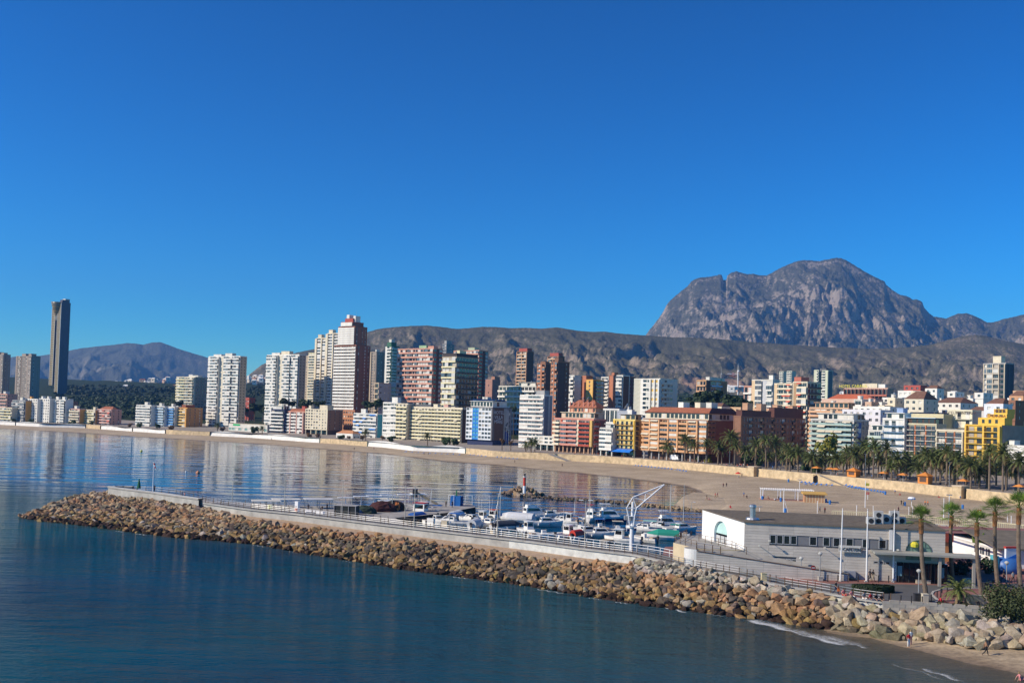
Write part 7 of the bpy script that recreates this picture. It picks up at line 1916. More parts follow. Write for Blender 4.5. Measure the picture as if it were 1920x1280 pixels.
mb = MB(); mb.tube((-.4, -.2, 0), (-.4, -.2, 2.7), .06, .06, 5, WHITEP); mb.tube((-.4, -.2, 2.7), (1., -.2, 2.7), .06, .06, 5, WHITEP); mb.tube((1., -.2, 0), (1., -.2, 2.7), .06, .06, 5, WHITEP); mb.build('door_frame', None, r)
a = G(872, 946, QZ); mb = MB()
for q0, q1 in (((0, 0, 0), (0, 0, 2.4)), ((0, 0, 2.4), (1.8, 0, 2.4)), ((1.8, 0, 2.4), (1.8, 0, 0))): mb.tube(q0, q1, .07, .07, 5, WHITEP)
tag(mb.build('goal_frame', None, None, a), 'white frame standing right of the blue container', 'frame')
# things on the quay beside the walkway
for (u, v, w, h, m, lab, nm, ct) in ((590, 966, 5., 1.0, WHITEP, 'long low white barrier with a printed strip behind the railing', 'barrier', 'barrier'), (506, 958, .7, 1.4, M((.5, .55, .2)), 'small coloured notice board behind the railing', 'notice_board', 'board'), (557, 959, .9, 2.3, WHITEP, 'white notice panel with red base on the quay', 'information_sign', 'sign'), (808, 984, 1.6, 1.4, GELW, 'white locker by the walkway, left of the beige box', 'locker', 'locker'), (806 + 28, 987, 1.4, 1.2, M((.6, .52, .38)), 'beige box by the walkway near the blue bimini cruiser', 'crate', 'crate'), (923, 1004, .6, 1., M((.62, .5, .33)), 'cream bollard block by the breakwater walkway', 'bollard', 'bollard')):
 p = G(u, v, QZ); mb = MB(); mb.box(-w / 2, w / 2, -.35, .35, 0, h, m); mb.box(-w / 2 - .03, w / 2 + .03, -.38, .38, h, h + .06, m)
 if nm == 'information_sign': mb.box(-w / 2 + .05, w / 2 - .05, -.37, -.33, .2, .9, REDP)
 if nm == 'barrier': mb.box(-w / 2 + .3, w / 2 - 2, -.37, -.33, h * .55, h * .75, NAVY)
 tag(mb.build(nm, None, None, (p.x, p.y, QZ), (0, 0, R(-28))), lab, ct)
# buoys in the bay
for (u, v, r_, m, lab) in ((265, 846, .7, M((.62, .60, .15)), 'pale yellow mooring buoy far out in the bay'), (349, 885, .35, WHITEP, 'small white buoy behind the breakwater head'), (371, 887, .8, M((.62, .28, .15)), 'orange-brown marker float with a thin stick'), (172, 860, .3, WHITEP, 'tiny white buoy in the left part of the bay')):
 p = G(u, v, 0); mb = MB(); mb.lathe([(r_ * .6, -.2), (r_, .1), (r_ * .8, .5), (r_ * .2, r_ * 1.3)], 9, m)
 if 'stick' in lab: mb.tube((0, 0, 0), (-.6, 0, 3.4), .04, .03, 4, DARKM)
 tag(mb.build('buoy', None, None, p), lab, 'buoy')

# ================================================================== VEGETATION
def leaf_mat(c1, c2, name='leaf', tr=.25):
 m, nt, b, out = nt_new(name)
 nz = add_noise(nt, .9, 2)
 oi = nt.nodes.new('ShaderNodeObjectInfo')
 r = ramp(nt, nz.outputs[0], [(.35, c1), (.65, c2)])
 hs = nt.nodes.new('ShaderNodeHueSaturation'); mr = nt.nodes.new('ShaderNodeMapRange'); mr.inputs['To Min'].default_value = .75; mr.inputs['To Max'].default_value = 1.25
 nt.links.new(oi.outputs['Random'], mr.inputs['Value']); nt.links.new(mr.outputs[0], hs.inputs['Value']); nt.links.new(r.outputs[0], hs.inputs['Color'])
 nt.links.new(hs.outputs[0], b.inputs['Base Color']); b.inputs['Roughness'].default_value = .6; b.inputs['Specular IOR Level'].default_value = .25
 return m
PALMG = leaf_mat((.06, .085, .022), (.15, .165, .05)); FANG = leaf_mat((.06, .12, .015), (.18, .27, .045)); PINEG = leaf_mat((.012, .026, .010), (.032, .052, .018)); ROUNDG = leaf_mat((.02, .042, .012), (.055, .085, .022)); YELLG = leaf_mat((.10, .13, .02), (.26, .22, .03)); AUTM = leaf_mat((.10, .05, .02), (.20, .11, .04)); BUSHG = leaf_mat((.035, .05, .018), (.085, .10, .035)); CACTG = leaf_mat((.07, .13, .02), (.16, .24, .05)); DRYP = leaf_mat((.16, .11, .05), (.24, .17, .08))
TRUNK = M((.15, .105, .07), .95, .35, 2., bump=.5); TRUNK2 = M((.20, .15, .11), .95, .35, 2., bump=.5); TRUNKO = M((.30, .14, .06), .95, .3, 2., bump=.5)

def date_crown(seed, nf=46, Rf=3.3):
 rg = random.Random(seed); mb = MB()
 for k in range(nf):
  az = k * 2.399 + rg.uniform(-.2, .2); el = math.pi * (.46 - .62 * (k / nf) ** .9) + rg.uniform(-.1, .1)
  L = Rf * rg.uniform(.8, 1.08); n = 6
  d = Vector((math.cos(az), math.sin(az), 0)); side = Vector((-d.y, d.x, 0))
  p = Vector((0, 0, 0)); e = el; pts = [p.copy()]
  for i in range(n):
   p = p + (d * math.cos(e) + Vector((0, 0, math.sin(e)))) * (L / n); e -= .13 + .05 * i; pts.append(p.copy())
  mt = 1 if k > nf - 7 else 0
  for i in range(n):
   a, b = pts[i], pts[i + 1]; up = (b - a).cross(side).normalized()
   for j in range(3):
    t = (j + .5) / 3; c = a.lerp(b, t); ll = .62 * (1 - abs((i + t) / n - .45) * 1.1) * Rf / 3.3
    for s in (1, -1):
     tip = c + side * s * ll * .8 + (b - a).normalized() * ll * .55 - Vector((0, 0, .12 + .1 * rg.random()))
     w = (b - a).normalized() * .085
     mb.face([c - w, c + w, tip], mt)
   mb.face([a - side * .05, b - side * .035, b + side * .035, a + side * .05], mt)
 return mb.mesh('crown', [PALMG, DRYP])
def trunk_mesh(mat, r0, r1, rings=9, bulge=.1, bend=0.):
 mb = MB(); pr = []
 for i in range(rings * 2 + 1):
  t = i / (rings * 2); r = (r0 + (r1 - r0) * t) * (1 + (bulge if i % 2 else 0)); pr.append((r, t))
 mb.lathe(pr, 8, mat)
 mb.v = [(x + bend * z * z, y, z) for (x, y, z) in mb.v]
 return mb.mesh('trunk', None)
DC = [date_crown(1), date_crown(2), date_crown(3, 40, 3.0)]
DT = [trunk_mesh(TRUNK2, .36, .27), trunk_mesh(TRUNK2, .32, .25, bend=.35)]
def palm(label, p, H, sc=1., group='date palms along the beach promenade', k=None):
 k = rnd.randrange(3) if k is None else k
 r = thing('palm_tree', label, 'palm tree', p, rnd.uniform(0, 6.28), group); j = rnd.randrange(2)
 put('trunk', DT[j], r, (0, 0, -.1), (0, 0, 0), (1, 1, H)); c = put('crown', DC[k], r, (.35 if j else 0, 0, H - .15), (0, 0, 0), sc * 1.42)
 return r
def at_prom(u, v, dlt):
 q = Q(u, v); y = float(wall_depth(q)) + dlt; return Vector((q * y, y, PROM_Z + .05)), y
PALMS = [(1252, 836, 10), (1264, 833, 14), (1285, 823, 12), (1303, 832, 8), (1326, 829, 18), (1347, 834, 10), (1354, 841, 14), (1369, 818, 20), (1378, 834, 12), (1397, 842, 7), (1417, 831, 10), (1437, 823, 8), (1456, 829, 16), (1476, 838, 12), (1482, 850, 7), (1497, 848, 10), (1522, 856, 7), (1540, 866, 12), (1568, 857, 9), (1588, 843, 16), (1604, 849, 10), (1613, 842, 22), (1622, 836, 14), (1638, 836, 9), (1647, 856, 18),
  (1663, 839, 10), (1672, 873, 6), (1683, 859, 12), (1700, 854, 20), (1723, 876, 7), (1733, 851, 18), (1746, 857, 10), (1755, 850, 24), (1764, 859, 14), (1776, 845, 9), (1790, 868, 20), (1796, 857, 8), (1812, 880, 10), (1821, 870, 7), (1837, 884, 14), (1856, 843, 9), (1851, 862, 20), (1881, 846, 10), (1888, 866, 18), (1911, 862, 8), (1905, 880, 22), (1934, 856, 12)]
ORD = 'first second third fourth fifth sixth seventh eighth ninth tenth eleventh twelfth thirteenth fourteenth fifteenth sixteenth seventeenth eighteenth nineteenth twentieth'.split()
ZONES = [(1335, 'the large orange-brown block'), (1515, 'the shaded brown wing'), (1625, 'the green glass balconies'), (1700, 'the blue underlined white block'), (1810, 'the brown-framed hotel'), (2000, 'the yellow hotel')]
zc_ = {}
PALMS += [(u + rnd.uniform(-5, 5), 851 + (u - 1400) * .045 + rnd.uniform(-5, 8), rnd.uniform(24, 40)) for u in range(1400, 1930, 18)]
for (u, v, dl) in sorted(PALMS):
 p, y = at_prom(u, v, dl); zn = next(z for e, z in ZONES if u < e); zc_[zn] = zc_.get(zn, 0) + 1
 H = Dp(u, v, y).z - p.z
 palm('date palm in front of %s, %s from its left' % (zn, ORD[zc_[zn] - 1]), p, max(3.5, H - .4), rnd.uniform(.95, 1.2))
for (u, v, lab) in ((686, 810, 'lone palm in front of the white block with blue awnings'), (996, 829, 'palm at the foot of the white seafront tower, left of a pair'), (1003, 830, 'palm at the foot of the white seafront tower, right of a pair'), (986, 834, 'short palm left of the palm pair at the white tower'), (802, 817, 'thin palm in front of the long pale yellow block'), (492, 803, 'palm beside the green-signed beach pavilion'), (408, 797, 'palm at the foot of the first white tower')):
 p, y = at_prom(u, v, 10); palm(lab, p, max(3., Dp(u, v, y).z - p.z), .85)

# fan palms on the plaza
def fan_crown(seed):
 rg = random.Random(seed); mb = MB()
 for k in range(34):
  az = k * 2.399; el = math.pi * (.48 - .66 * (k / 34)) + rg.uniform(-.08, .08)
  d = (Vector((math.cos(az), math.sin(az), 0)) * math.cos(el) + Vector((0, 0, math.sin(el)))).normalized(); side = Vector((-math.sin(az), math.cos(az), 0)); up = d.cross(side)
  st = d * rg.uniform(.7, 1.05); mt = 1 if k > 30 else 0
  mb.face([side * .03, st + side * .03, st - side * .03, -side * .03], mt)
  n = 15; Rr = rg.uniform(.75, 1.0)
  for i in range(n):
   a = (i - (n - 1) / 2) / n * 3.3; da = 3.3 / n * .30
   f = lambda t, r: st + (d * math.cos(t) + side * math.sin(t)) * r - up * 0 - Vector((0, 0, .16 * r * r * (1 + .5 * abs(t))))
   mb.face([st, f(a - da, Rr * .5), f(a, Rr * (1.12 - .12 * abs(a))), f(a + da, Rr * .5)], mt)
 return mb.mesh('crown', [FANG, DRYP])
FC = [fan_crown(4), fan_crown(5)]
def fan_palm(label, ub, vb, ut, vt, sc=1.):
 b = G(ub, vb, PZ); t = Dp(ut, vt, b.y); H = t.z - PZ
 r = thing('fan_palm', label, 'palm tree', b, 0, 'tall fan palms on the plaza')
 mb = MB(); n = 22; dx = t.x - b.x
 prev = None; X = lambda s: dx * s + .25 * math.sin(s * 3.1) * (1 if dx > 0 else -1)
 for i in range(n):
  s0, s1 = i / n, (i + 1) / n; r0 = .30 - .10 * s0; m = TRUNKO if s0 > .80 else TRUNK2
  if s0 > .8: r0 = .30 - .06 * (s0 - .8)
  mb.tube((X(s0), 0, H * s0), (X(s1), 0, H * s1), r0, r0 * (1.12 if i % 2 else 1.0), 9, m, caps=False)
 mb.build('trunk', None, r)
 put('crown', FC[rnd.randrange(2)], r, (X(1.), 0, H - .05), (0, 0, rnd.uniform(0, 6)), sc * 1.2)
fan_palm('tall fan palm nearest the clubhouse arch window', 1738, 1127, 1727.5, 972); fan_palm('tall fan palm right of the clubhouse end wall', 1787, 1092, 1784.5, 966, 1.1); fan_palm('fan palm with a leaning trunk, middle of the five', 1841, 1118, 1832, 979); fan_palm('tall fan palm behind the big bush, second from the right edge', 1873, 1113, 1866, 958, 1.12); fan_palm('tall fan palm at the right edge of the picture', 1916, 1126, 1911, 951, 1.15)

def crown_mesh(seed, n, rx, rz, leaf, mat, lumps=9, flat=0.):
 rg = random.Random(seed); mb = MB(); L = []
 for i in range(lumps):
  t = rg.random(); an = rg.uniform(0, 6.28); r = rx * .68 * math.sqrt(t)
  L.append((Vector((r * math.cos(an), r * math.sin(an), rz * rg.uniform(-.35, .6))), rx * rg.uniform(.30, .48)))
 for i in range(n):
  c, r = rg.choice(L); v = Vector((rg.gauss(0, 1), rg.gauss(0, 1), rg.gauss(0, 1))).normalized()
  p = c + Vector((v.x * r, v.y * r, v.z * r * (rz / rx) * 1.0)) * rg.uniform(.75, 1.05)
  nrm = (v + Vector((rg.uniform(-.7, .7), rg.uniform(-.7, .7), rg.uniform(-.3, .8)))).normalized()
  a = nrm.orthogonal().normalized(); b = nrm.cross(a); s = leaf * rg.uniform(.6, 1.25)
  mb.face([p - a * s - b * s * .5, p + a * s * .3 - b * s, p + a * s + b * s * .4, p - a * s * .2 + b * s], mat)
 return mb.mesh('crown', None)
CR = {'pine': [crown_mesh(11, 620, 4.6, 2.6, .55, PINEG), crown_mesh(12, 620, 4.2, 3., .55, PINEG)], 'round': [crown_mesh(13, 560, 3.2, 3., .42, ROUNDG), crown_mesh(14, 560, 3.4, 2.6, .42, ROUNDG)], 'yellow': [crown_mesh(15, 620, 3.4, 4.6, .42, YELLG, 12)], 'autumn': [crown_mesh(16, 300, 2.4, 2., .30, AUTM)]}
def tree_trunk():
 mb = MB(); mb.tube((0, 0, -.3), (.05, 0, .55), .22, .15, 7, TRUNK)
 for k in range(4):
  a = k * 1.6; mb.tube((.05, 0, .45 + .04 * k), (.35 * math.cos(a), .35 * math.sin(a), 1.), .10, .05, 5, TRUNK)
 return mb.mesh('trunk', None)
TT = tree_trunk()
def tree(label, p, H, kind, sc=1., group=None, name='tree'):
 r = thing(name, label, 'tree', p, rnd.uniform(0, 6.28), group)
 c = rnd.choice(CR[kind]); th_ = max(1.2, H - 2.2 * sc)
 put('trunk', TT, r, (0, 0, 0), (0, 0, 0), (1.6 * sc, 1.6 * sc, th_)); put('crown', c, r, (0, 0, H - 1.9 * sc), (0, 0, 0), sc)
 return r
def tree_px(label, u, vt, Y, wpx, kind, hpx=None, group=None, name='tree'):
 t = Dp(u, vt, Y); z = float(land_z(np.array(t.x), np.array(float(Y)))); sc = wpx * Y / FPX / (8.6 if kind == 'pine' else 6.4 if kind != 'autumn' else 4.8)
 tree(label, (t.x, Y, z), max(t.z - z, 2.5), kind, sc, group, name)
for (u, v, Y, w, k, lab) in ((690, 752, 740, 26, 'pine', 'dark pine beside the stepped tower'), (707, 749, 745, 30, 'pine', 'dark pine left of the white banded seafront block'), (722, 756, 735, 20, 'pine', 'small dark pine against the salmon slab'), (535, 747, 800, 24, 'pine', 'dark pine behind the navy-banded block'), (575, 750, 800, 34, 'pine', 'broad dark pine below the cream twin towers'), (600, 752, 795, 24, 'pine', 'dark pine right of the broad one under the twin towers'), (548, 752, 810, 20, 'pine', 'small pine above the pink gridded block'),
 (455, 760, 1000, 26, 'pine', 'dark tree between the white towers, left'), (478, 757, 980, 30, 'pine', 'dark tree between the white towers, middle'), (494, 764, 960, 22, 'pine', 'dark tree beside the second white tower'), (1312, 737, 640, 44, 'pine', 'pine on the grove left of the house gable'), (1338, 733, 650, 52, 'pine', 'tallest pine of the grove above the brown block'), (1366, 741, 640, 48, 'pine', 'broad pine in the middle of the grove'), (1388, 748, 630, 36, 'pine', 'pine at the right end of the grove'), (1295, 746, 650, 30, 'pine', 'pine at the left end of the grove'), (1404, 752, 620, 24, 'pine', 'small pine below the orange and white block'),
 (964, 762, 680, 20, 'pine', 'dark pine beside the blue striped hotel'), (336, 752, 1000, 20, 'pine', 'dark tree in front of the cream slab block'), (1285, 868, 500, 0, 'round', ''), (1310, 858, 496, 24, 'round', 'dark round tree under the large orange-brown block'), (1328, 862, 492, 16, 'yellow', 'small yellowish tree right of the dark round one'), (1402, 850, 470, 30, 'round', 'dark round tree before the shaded brown wing'), (1424, 860, 462, 22, 'round', 'smaller dark round tree before the shaded wing'), (1512, 872, 440, 34, 'round', 'dark tree beside the tall yellow-green tree'), (1548, 823, 440, 40, 'yellow', 'big yellow-green tree in front of the green glass balconies'), (1530, 884, 425, 26, 'round', 'dark shrubby tree beside the first orange parasol'),
 (1865, 880, 400, 36, 'round', 'dark tree under the yellow hotel'), (1898, 884, 395, 34, 'round', 'dark tree beneath the palms at the right edge'), (1700, 880, 425, 30, 'round', 'dark tree below the brown-framed hotel')):
 if lab: tree_px(lab, u, v, Y, w, k, name='pine_tree' if k == 'pine' else 'tree')
for (u, v, w, k, lab) in ((26, 787, 9, 'round', 'dark street tree at the far left promenade'), (60, 786, 10, 'round', 'dark street tree before the twin white slabs'), (136, 789, 16, 'round', 'dark clump of street trees before the pink and cream block'), (172, 791, 9, 'round', 'street tree before the pale yellow block'), (244, 793, 14, 'autumn', 'brownish street tree left of the blue terrace'), (262, 794, 12, 'round', 'street tree before the white end block'), (322, 797, 18, 'autumn', 'brown street trees before the bright blue block'), (296, 795, 12, 'round', 'street tree before the pale blue block'), (418, 800, 16, 'autumn', 'bare brown tree before the first white tower'), (476, 801, 16, 'round', 'dark tree at the end of the green pavilion'), (580, 811, 18, 'autumn', 'brown tree before the cream square-windowed block'), (597, 812, 16, 'autumn', 'brown tree right of its twin before the cream block'), (640, 816, 14, 'round', 'dark tree before the small villa'), (655, 817, 10, 'autumn', 'brown tree beside the small villa'), (680, 815, 16, 'autumn', 'brown tree before the teal-striped block'), (718, 816, 14, 'autumn', 'brown tree before the tall white seafront block'), (733, 818, 16, 'round', 'dark tree before the tall white seafront block'), (836, 821, 20, 'round', 'dark round tree before the long pale yellow block'), (852, 823, 18, 'round', 'dark round tree at the right end of the pale yellow block'), (942, 822, 16, 'autumn', 'bare reddish tree beside the blue striped hotel'), (958, 826, 14, 'autumn', 'bare tree left of the white tower palms')):
 p, y = at_prom(u, v, 14); t = Dp(u, v, y); sc = w * y / FPX / 6.
 tree(lab, p, max(2.4, t.z - p.z), k, sc, 'street trees of the far promenade')

# pine wood on the slope at the left and between the towns: one mass
def wood(name, label, region, n, seed, mat, rx=4.5):
 rg = random.Random(seed); V, F = [], []; k = 0; (u0, u1, y0, y1) = region
 for i in range(n):
  y = y0 + (y1 - y0) * rg.random(); u = rg.uniform(u0, u1); q = Q(u, 760); x = q * y; z = float(land_z(np.array(x), np.array(y))) + rg.uniform(1.5, 5.5); R_ = rx * rg.uniform(.7, 1.3)
  for j in range(46):
   v = Vector((rg.gauss(0, 1), rg.gauss(0, 1), abs(rg.gauss(0, 1)) * .8 - .2)).normalized(); p = Vector((x + v.x * R_, y + v.y * R_, z + v.z * R_ * .75)); nr = (v + Vector((rg.uniform(-.6, .6), rg.uniform(-.6, .6), rg.uniform(-.2, .6)))).normalized()
   a = nr.orthogonal().normalized(); b = nr.cross(a); s = 1.5 * rg.uniform(.6, 1.2)
   V += [tuple(p - a * s), tuple(p - b * s), tuple(p + a * s), tuple(p + b * s)]; F.append((k, k + 1, k + 2, k + 3)); k += 4
 me = bpy.data.meshes.new(name); me.from_pydata(V, [], F); me.materials.append(mat)
 return tag(put(name, me), label, 'wood', kind='stuff')
wood('forest', 'dark pine wood on the slope left of the white towers', (120, 400, 1010, 1500), 620, 3, PINEG)
wood('forest', 'dark scrub wood between the distant villas and the beach towers', (100, 620, 1450, 2050), 420, 4, PINEG, 4.)
wood('forest', 'dark pine wood below the theme park slope', (1270, 1560, 800, 1900), 420, 5, PINEG, 5.5)
wood('forest', 'dark scrub at the foot of the hills behind the old quarter', (1560, 1990, 1100, 2200), 320, 6, PINEG, 6.)
wood('forest', 'dark trees between the towers in the middle of the town', (500, 1300, 1050, 2200), 420, 7, PINEG, 6.)

# bushes by the rocks
def bush(label, u, v, z, sc, mat, n=900, rx=3., rz=2.2, leaf=.22, seed=0, lumps=14):
 p = G(u, v, z); me = crown_mesh(50 + seed, n, rx, rz, leaf, mat, lumps); me.name = 'bush'
 r = thing('bush', label, 'bush', p); put('foliage', me, r, (0, 0, rz * sc * .55), (0, 0, 0), sc)
 mb = MB()
 for k in range(5): mb.tube((0, 0, -.3), (.8 * math.cos(k * 1.3) * sc, .8 * math.sin(k * 1.3) * sc, rz * .6 * sc), .07, .03, 5, TRUNK)
 mb.build('stem', None, r)
bush('large olive-green bush on the rocks at the right edge', 1893, 1163, 2.3, 1.15, BUSHG, 5200, 3.2, 2.6, .105, 1, 30)
bush('low dark shrub at the foot of the small palm', 1780, 1146, 2.5, .7, BUSHG, 500, 2.2, 1.2, .16, 2); bush('low shrub right of the small palm', 1815, 1147, 2.5, .7, BUSHG, 500, 2.4, 1.1, .16, 3)
p = G(1797, 1142, 2.6); r = thing('palm_tree', 'short bushy date palm growing from the low wall', 'palm tree', p); put('trunk', DT[0], r, (0, 0, -.2), (0, 0, 0), (1.3, 1.3, 2.6)); put('crown', DC[1], r, (0, 0, 2.3), (0, 0, 0), .72)
p = G(1637, 1109, PZ); r = thing('hedge', 'oval clipped dark hedge on the road island', 'hedge', p)
mb = MB(); rg = random.Random(9)
for i in range(1500):
 a = rg.uniform(0, 6.28); t = rg.random(); rr = 1. if t < .6 else math.sqrt(rg.random()); x, y = 2.75 * rr * math.cos(a), 1.2 * rr * math.sin(a); z = rg.uniform(.05, .85) if t < .6 else .85 + rg.uniform(-.05, .06)
 n_ = Vector((math.cos(a), math.sin(a), .3 if t < .6 else 3)).normalized() + Vector((rg.uniform(-.5, .5), rg.uniform(-.5, .5), rg.uniform(-.3, .5))); n_.normalize(); A = n_.orthogonal().normalized(); B2 = n_.cross(A); s = .12; c = Vector((x, y, z)); mb.face([c - A * s, c - B2 * s, c + A * s, c + B2 * s], PINEG)
mb.build('leaves', None, r); mb = MB(); mb.lathe([(1., 0), (1., .8)], 20, PINEG); o_ = mb.build('hedge_core', None, r); o_.scale = (2.6, 1.05, 1.)
p = G(1845, 1052, PZ); r = thing('cactus', 'tall branching green candelabra cactus before the white restaurant', 'cactus', (p.x, p.y + 1, PZ))
for k in range(13):
 a = k * 2.4; rr = .3 + .11 * k; mb = MB(); mb.tube((.1 * math.cos(a), .1 * math.sin(a), 1.2), (rr * math.cos(a), rr * .7 * math.sin(a), 2.4 + .05 * k), .10, .16, 6, CACTG); mb.tube((rr * math.cos(a), rr * .7 * math.sin(a), 2.35 + .05 * k), (rr * 1.1 * math.cos(a), rr * .8 * math.sin(a), 4.6 - .08 * k), .17, .10, 6, CACTG); mb.build('arm', None, r)
mb = MB(); mb.tube((0, 0, -.1), (0, 0, 1.3), .22, .16, 7, TRUNK); mb.build('trunk', None, r)
for (u, v, lab, k) in ((1792, 1077, 'dark shrub under the entrance canopy, left', 1), (1812, 1077, 'dark shrub under the entrance canopy, right', 2), (1850, 1074, 'dark shrub before the white restaurant wall', 3)):
 bush(lab, u, v, PZ, .8, PINEG, 420, 2.2, 2., .22, 10 + k)

# ================================================================== BEACH AND PROMENADE THINGS, PEOPLE
def bz(p):                                     # height of the sand under a point, found on the built beach sheets
 o, hit = Vector((p[0], p[1], 30.)), None
 return BEACH_BVH(p[0], p[1])
from mathutils.bvhtree import BVHTree
def _bvh(names):
 t = []
 for n in names:
  me = bpy.data.objects[n].data
  t.append(BVHTree.FromPolygons([v.co[:] for v in me.vertices], [p.vertices[:] for p in me.polygons]))
 return t
_BT = _bvh(['beach', 'sand_spit', 'cove_beach'])
def BEACH_BVH(x, y):
 z = 0.
 for t in _BT:
  h = t.ray_cast(Vector((x, y, 30)), Vector((0, 0, -1)))
  if h[0] is not None: z = max(z, h[0].z)
 return z
def on_sand(u, v):
 z = 1.2
 for _ in range(4): p = G(u, v, z); z = BEACH_BVH(p.x, p.y)
 p.z = z; return p

# ---- people
def person_mesh(pose):
 J = {'pel': (0, 0, .95), 'chest': (0, 0, 1.28), 'neck': (0, 0, 1.47), 'head': (0, -.02, 1.60), 'crown': (0, 0, 1.72), 'shL': (.17, 0, 1.40), 'shR': (-.17, 0, 1.40), 'hipL': (.09, 0, .90), 'hipR': (-.09, 0, .90)}
 if pose == 'stand':
  J.update(elL=(.24, .02, 1.13), elR=(-.24, .02, 1.13), wrL=(.25, -.06, .90), wrR=(-.25, -.06, .90), knL=(.10, -.02, .50), knR=(-.10, -.02, .50), anL=(.10, .02, .08), anR=(-.10, .02, .08), toL=(.12, -.17, .04), toR=(-.12, -.17, .04))
 elif pose == 'walk':
  J.update(elL=(.24, .10, 1.14), elR=(-.24, -.06, 1.13), wrL=(.24, .12, .90), wrR=(-.23, -.26, .97), knL=(.09, -.20, .53), knR=(-.09, .06, .50), anL=(.09, -.28, .10), anR=(-.09, .40, .16), toL=(.10, -.47, .05), toR=(-.10, .30, .04))
 elif pose == 'sit':
  d = -.50
  J = {k: (a, b, c + d) for k, (a, b, c) in J.items()}
  J.update(elL=(.25, -.02, .64), elR=(-.25, -.02, .64), wrL=(.18, -.25, .52), wrR=(-.18, -.25, .52), knL=(.12, -.42, .47), knR=(-.12, -.42, .47), anL=(.12, -.46, .06), anR=(-.12, -.46, .06), toL=(.13, -.64, .03), toR=(-.13, -.64, .03))
 else:   # sitting on the ground, leaning back
  d = -.83
  J = {k: (a, b + .18 * max(0, c - .9), c + d) for k, (a, b, c) in J.items()}
  J.update(elL=(.27, .25, .28), elR=(-.27, .25, .28), wrL=(.27, .36, .06), wrR=(-.27, .36, .06), knL=(.12, -.38, .36), knR=(-.12, -.40, .22), anL=(.12, -.70, .08), anR=(-.12, -.80, .08), toL=(.13, -.80, .16), toR=(-.13, -.9, .16))
 rad = dict(pel=.145, chest=.15, neck=.055, head=.105, crown=.07, shL=.065, shR=.065, elL=.045, elR=.045, wrL=.03, wrR=.03, hipL=.095, hipR=.095, knL=.065, knR=.065, anL=.042, anR=.042, toL=.035, toR=.035)
 E = [('pel', 'chest', 1), ('chest', 'neck', 1), ('neck', 'head', 0), ('head', 'crown', 3), ('chest', 'shL', 1), ('shL', 'elL', 1), ('elL', 'wrL', 0), ('chest', 'shR', 1), ('shR', 'elR', 1), ('elR', 'wrR', 0), ('pel', 'hipL', 2), ('hipL', 'knL', 2), ('knL', 'anL', 2), ('anL', 'toL', 4), ('pel', 'hipR', 2), ('hipR', 'knR', 2), ('knR', 'anR', 2), ('anR', 'toR', 4)]
 for s, S in ((1, 'L'), (-1, 'R')):                       # palm, four fingers and a thumb
  w, e = Vector(J['wr' + S]), Vector(J['el' + S]); d = (w - e).normalized(); f = Vector((0, -1, 0)); f = (f - d * f.dot(d)).normalized()
  J['pa' + S] = tuple(w + d * .06); rad['pa' + S] = .032; E.append(('wr' + S, 'pa' + S, 0))
  for i, (ln, o) in enumerate(((.085, .03), (.095, .01), (.09, -.01), (.07, -.03))):
   k = 'f%d%s' % (i, S); J[k] = tuple(w + d * (.06 + ln) + f * o); rad[k] = .009; E.append(('pa' + S, k, 0))
  J['th' + S] = tuple(w + d * .09 + f * .055); rad['th' + S] = .01; E.append(('pa' + S, 'th' + S, 0))
 ks = list(J); ix = {k: i for i, k in enumerate(ks)}
 me = bpy.data.meshes.new('body'); me.from_pydata([J[k] for k in ks], [(ix[a], ix[b]) for a, b, _ in E], [])
 ob = bpy.data.objects.new('body', me); COL.objects.link(ob)
 ob.modifiers.new('Skin', 'SKIN'); sm = ob.modifiers.new('Sub', 'SUBSURF'); sm.levels = 1; sm.render_levels = 1
 for k in ks:
  sv = me.skin_vertices[0].data[ix[k]]; r = rad[k]; sv.radius = (r * 1.05, r * (.72 if k in ('pel', 'chest') else 1.))
  sv.use_root = (k == 'pel')
 dg = bpy.context.evaluated_depsgraph_get(); dg.update()
 out = bpy.data.meshes.new_from_object(ob.evaluated_get(dg), depsgraph=dg)
 bpy.data.objects.remove(ob); out.name = 'body'
 out.materials.clear()
 for _ in range(5): out.materials.append(None)
 segs = [(Vector(J[a]), Vector(J[b]), m) for a, b, m in E]
 for p in out.polygons:
  c = p.center; best = min(segs, key=lambda s: (c - (s[0] + (s[1] - s[0]) * max(0, min(1, (c - s[0]).dot(s[1] - s[0]) / max(1e-6, (s[1] - s[0]).length_squared))))).length)
  m = best[2]
  if m == 0 and best[0] == Vector(J['neck']) and c.y > J['head'][1] + .03 and c.z > J['neck'][2] + .06: m = 3
  p.material_index = m; p.use_smooth = True
 return out
POSE = {k: person_mesh(k) for k in ('stand', 'walk', 'sit', 'lounge')}
CL = dict(skin=M((.46, .27, .18), .6), tan=M((.32, .17, .10), .6), dark=M((.02, .02, .025)), navy=M((.02, .03, .08)), red=M((.52, .03, .04)), pink=M((.66, .25, .25)), white=M((.75, .75, .74)), grey=M((.28, .29, .31)), orange=M((.75, .20, .05)), blue=M((.05, .20, .50)), jeans=M((.06, .09, .17)), hair=M((.04, .025, .015)), blond=M((.30, .20, .09)), khaki=M((.33, .27, .18)), maroon=M((.16, .03, .05)))
def person(label, p, rz, pose='stand', top='dark', bot='jeans', hair='hair', legs=None, skin='skin', sc=1., group=None):
 o = put('person', POSE[pose], None, p, (0, 0, rz), sc)
 for i, k in enumerate((skin, top, bot, hair, legs or 'dark')):
  o.material_slots[i].link = 'OBJECT'; o.material_slots[i].material = CL[k]
 return tag(o, label, 'person', group)
def ppl(label, u, v, z, rz, *a, **k): return person(label, G(u, v, z), R(rz), *a, **k)
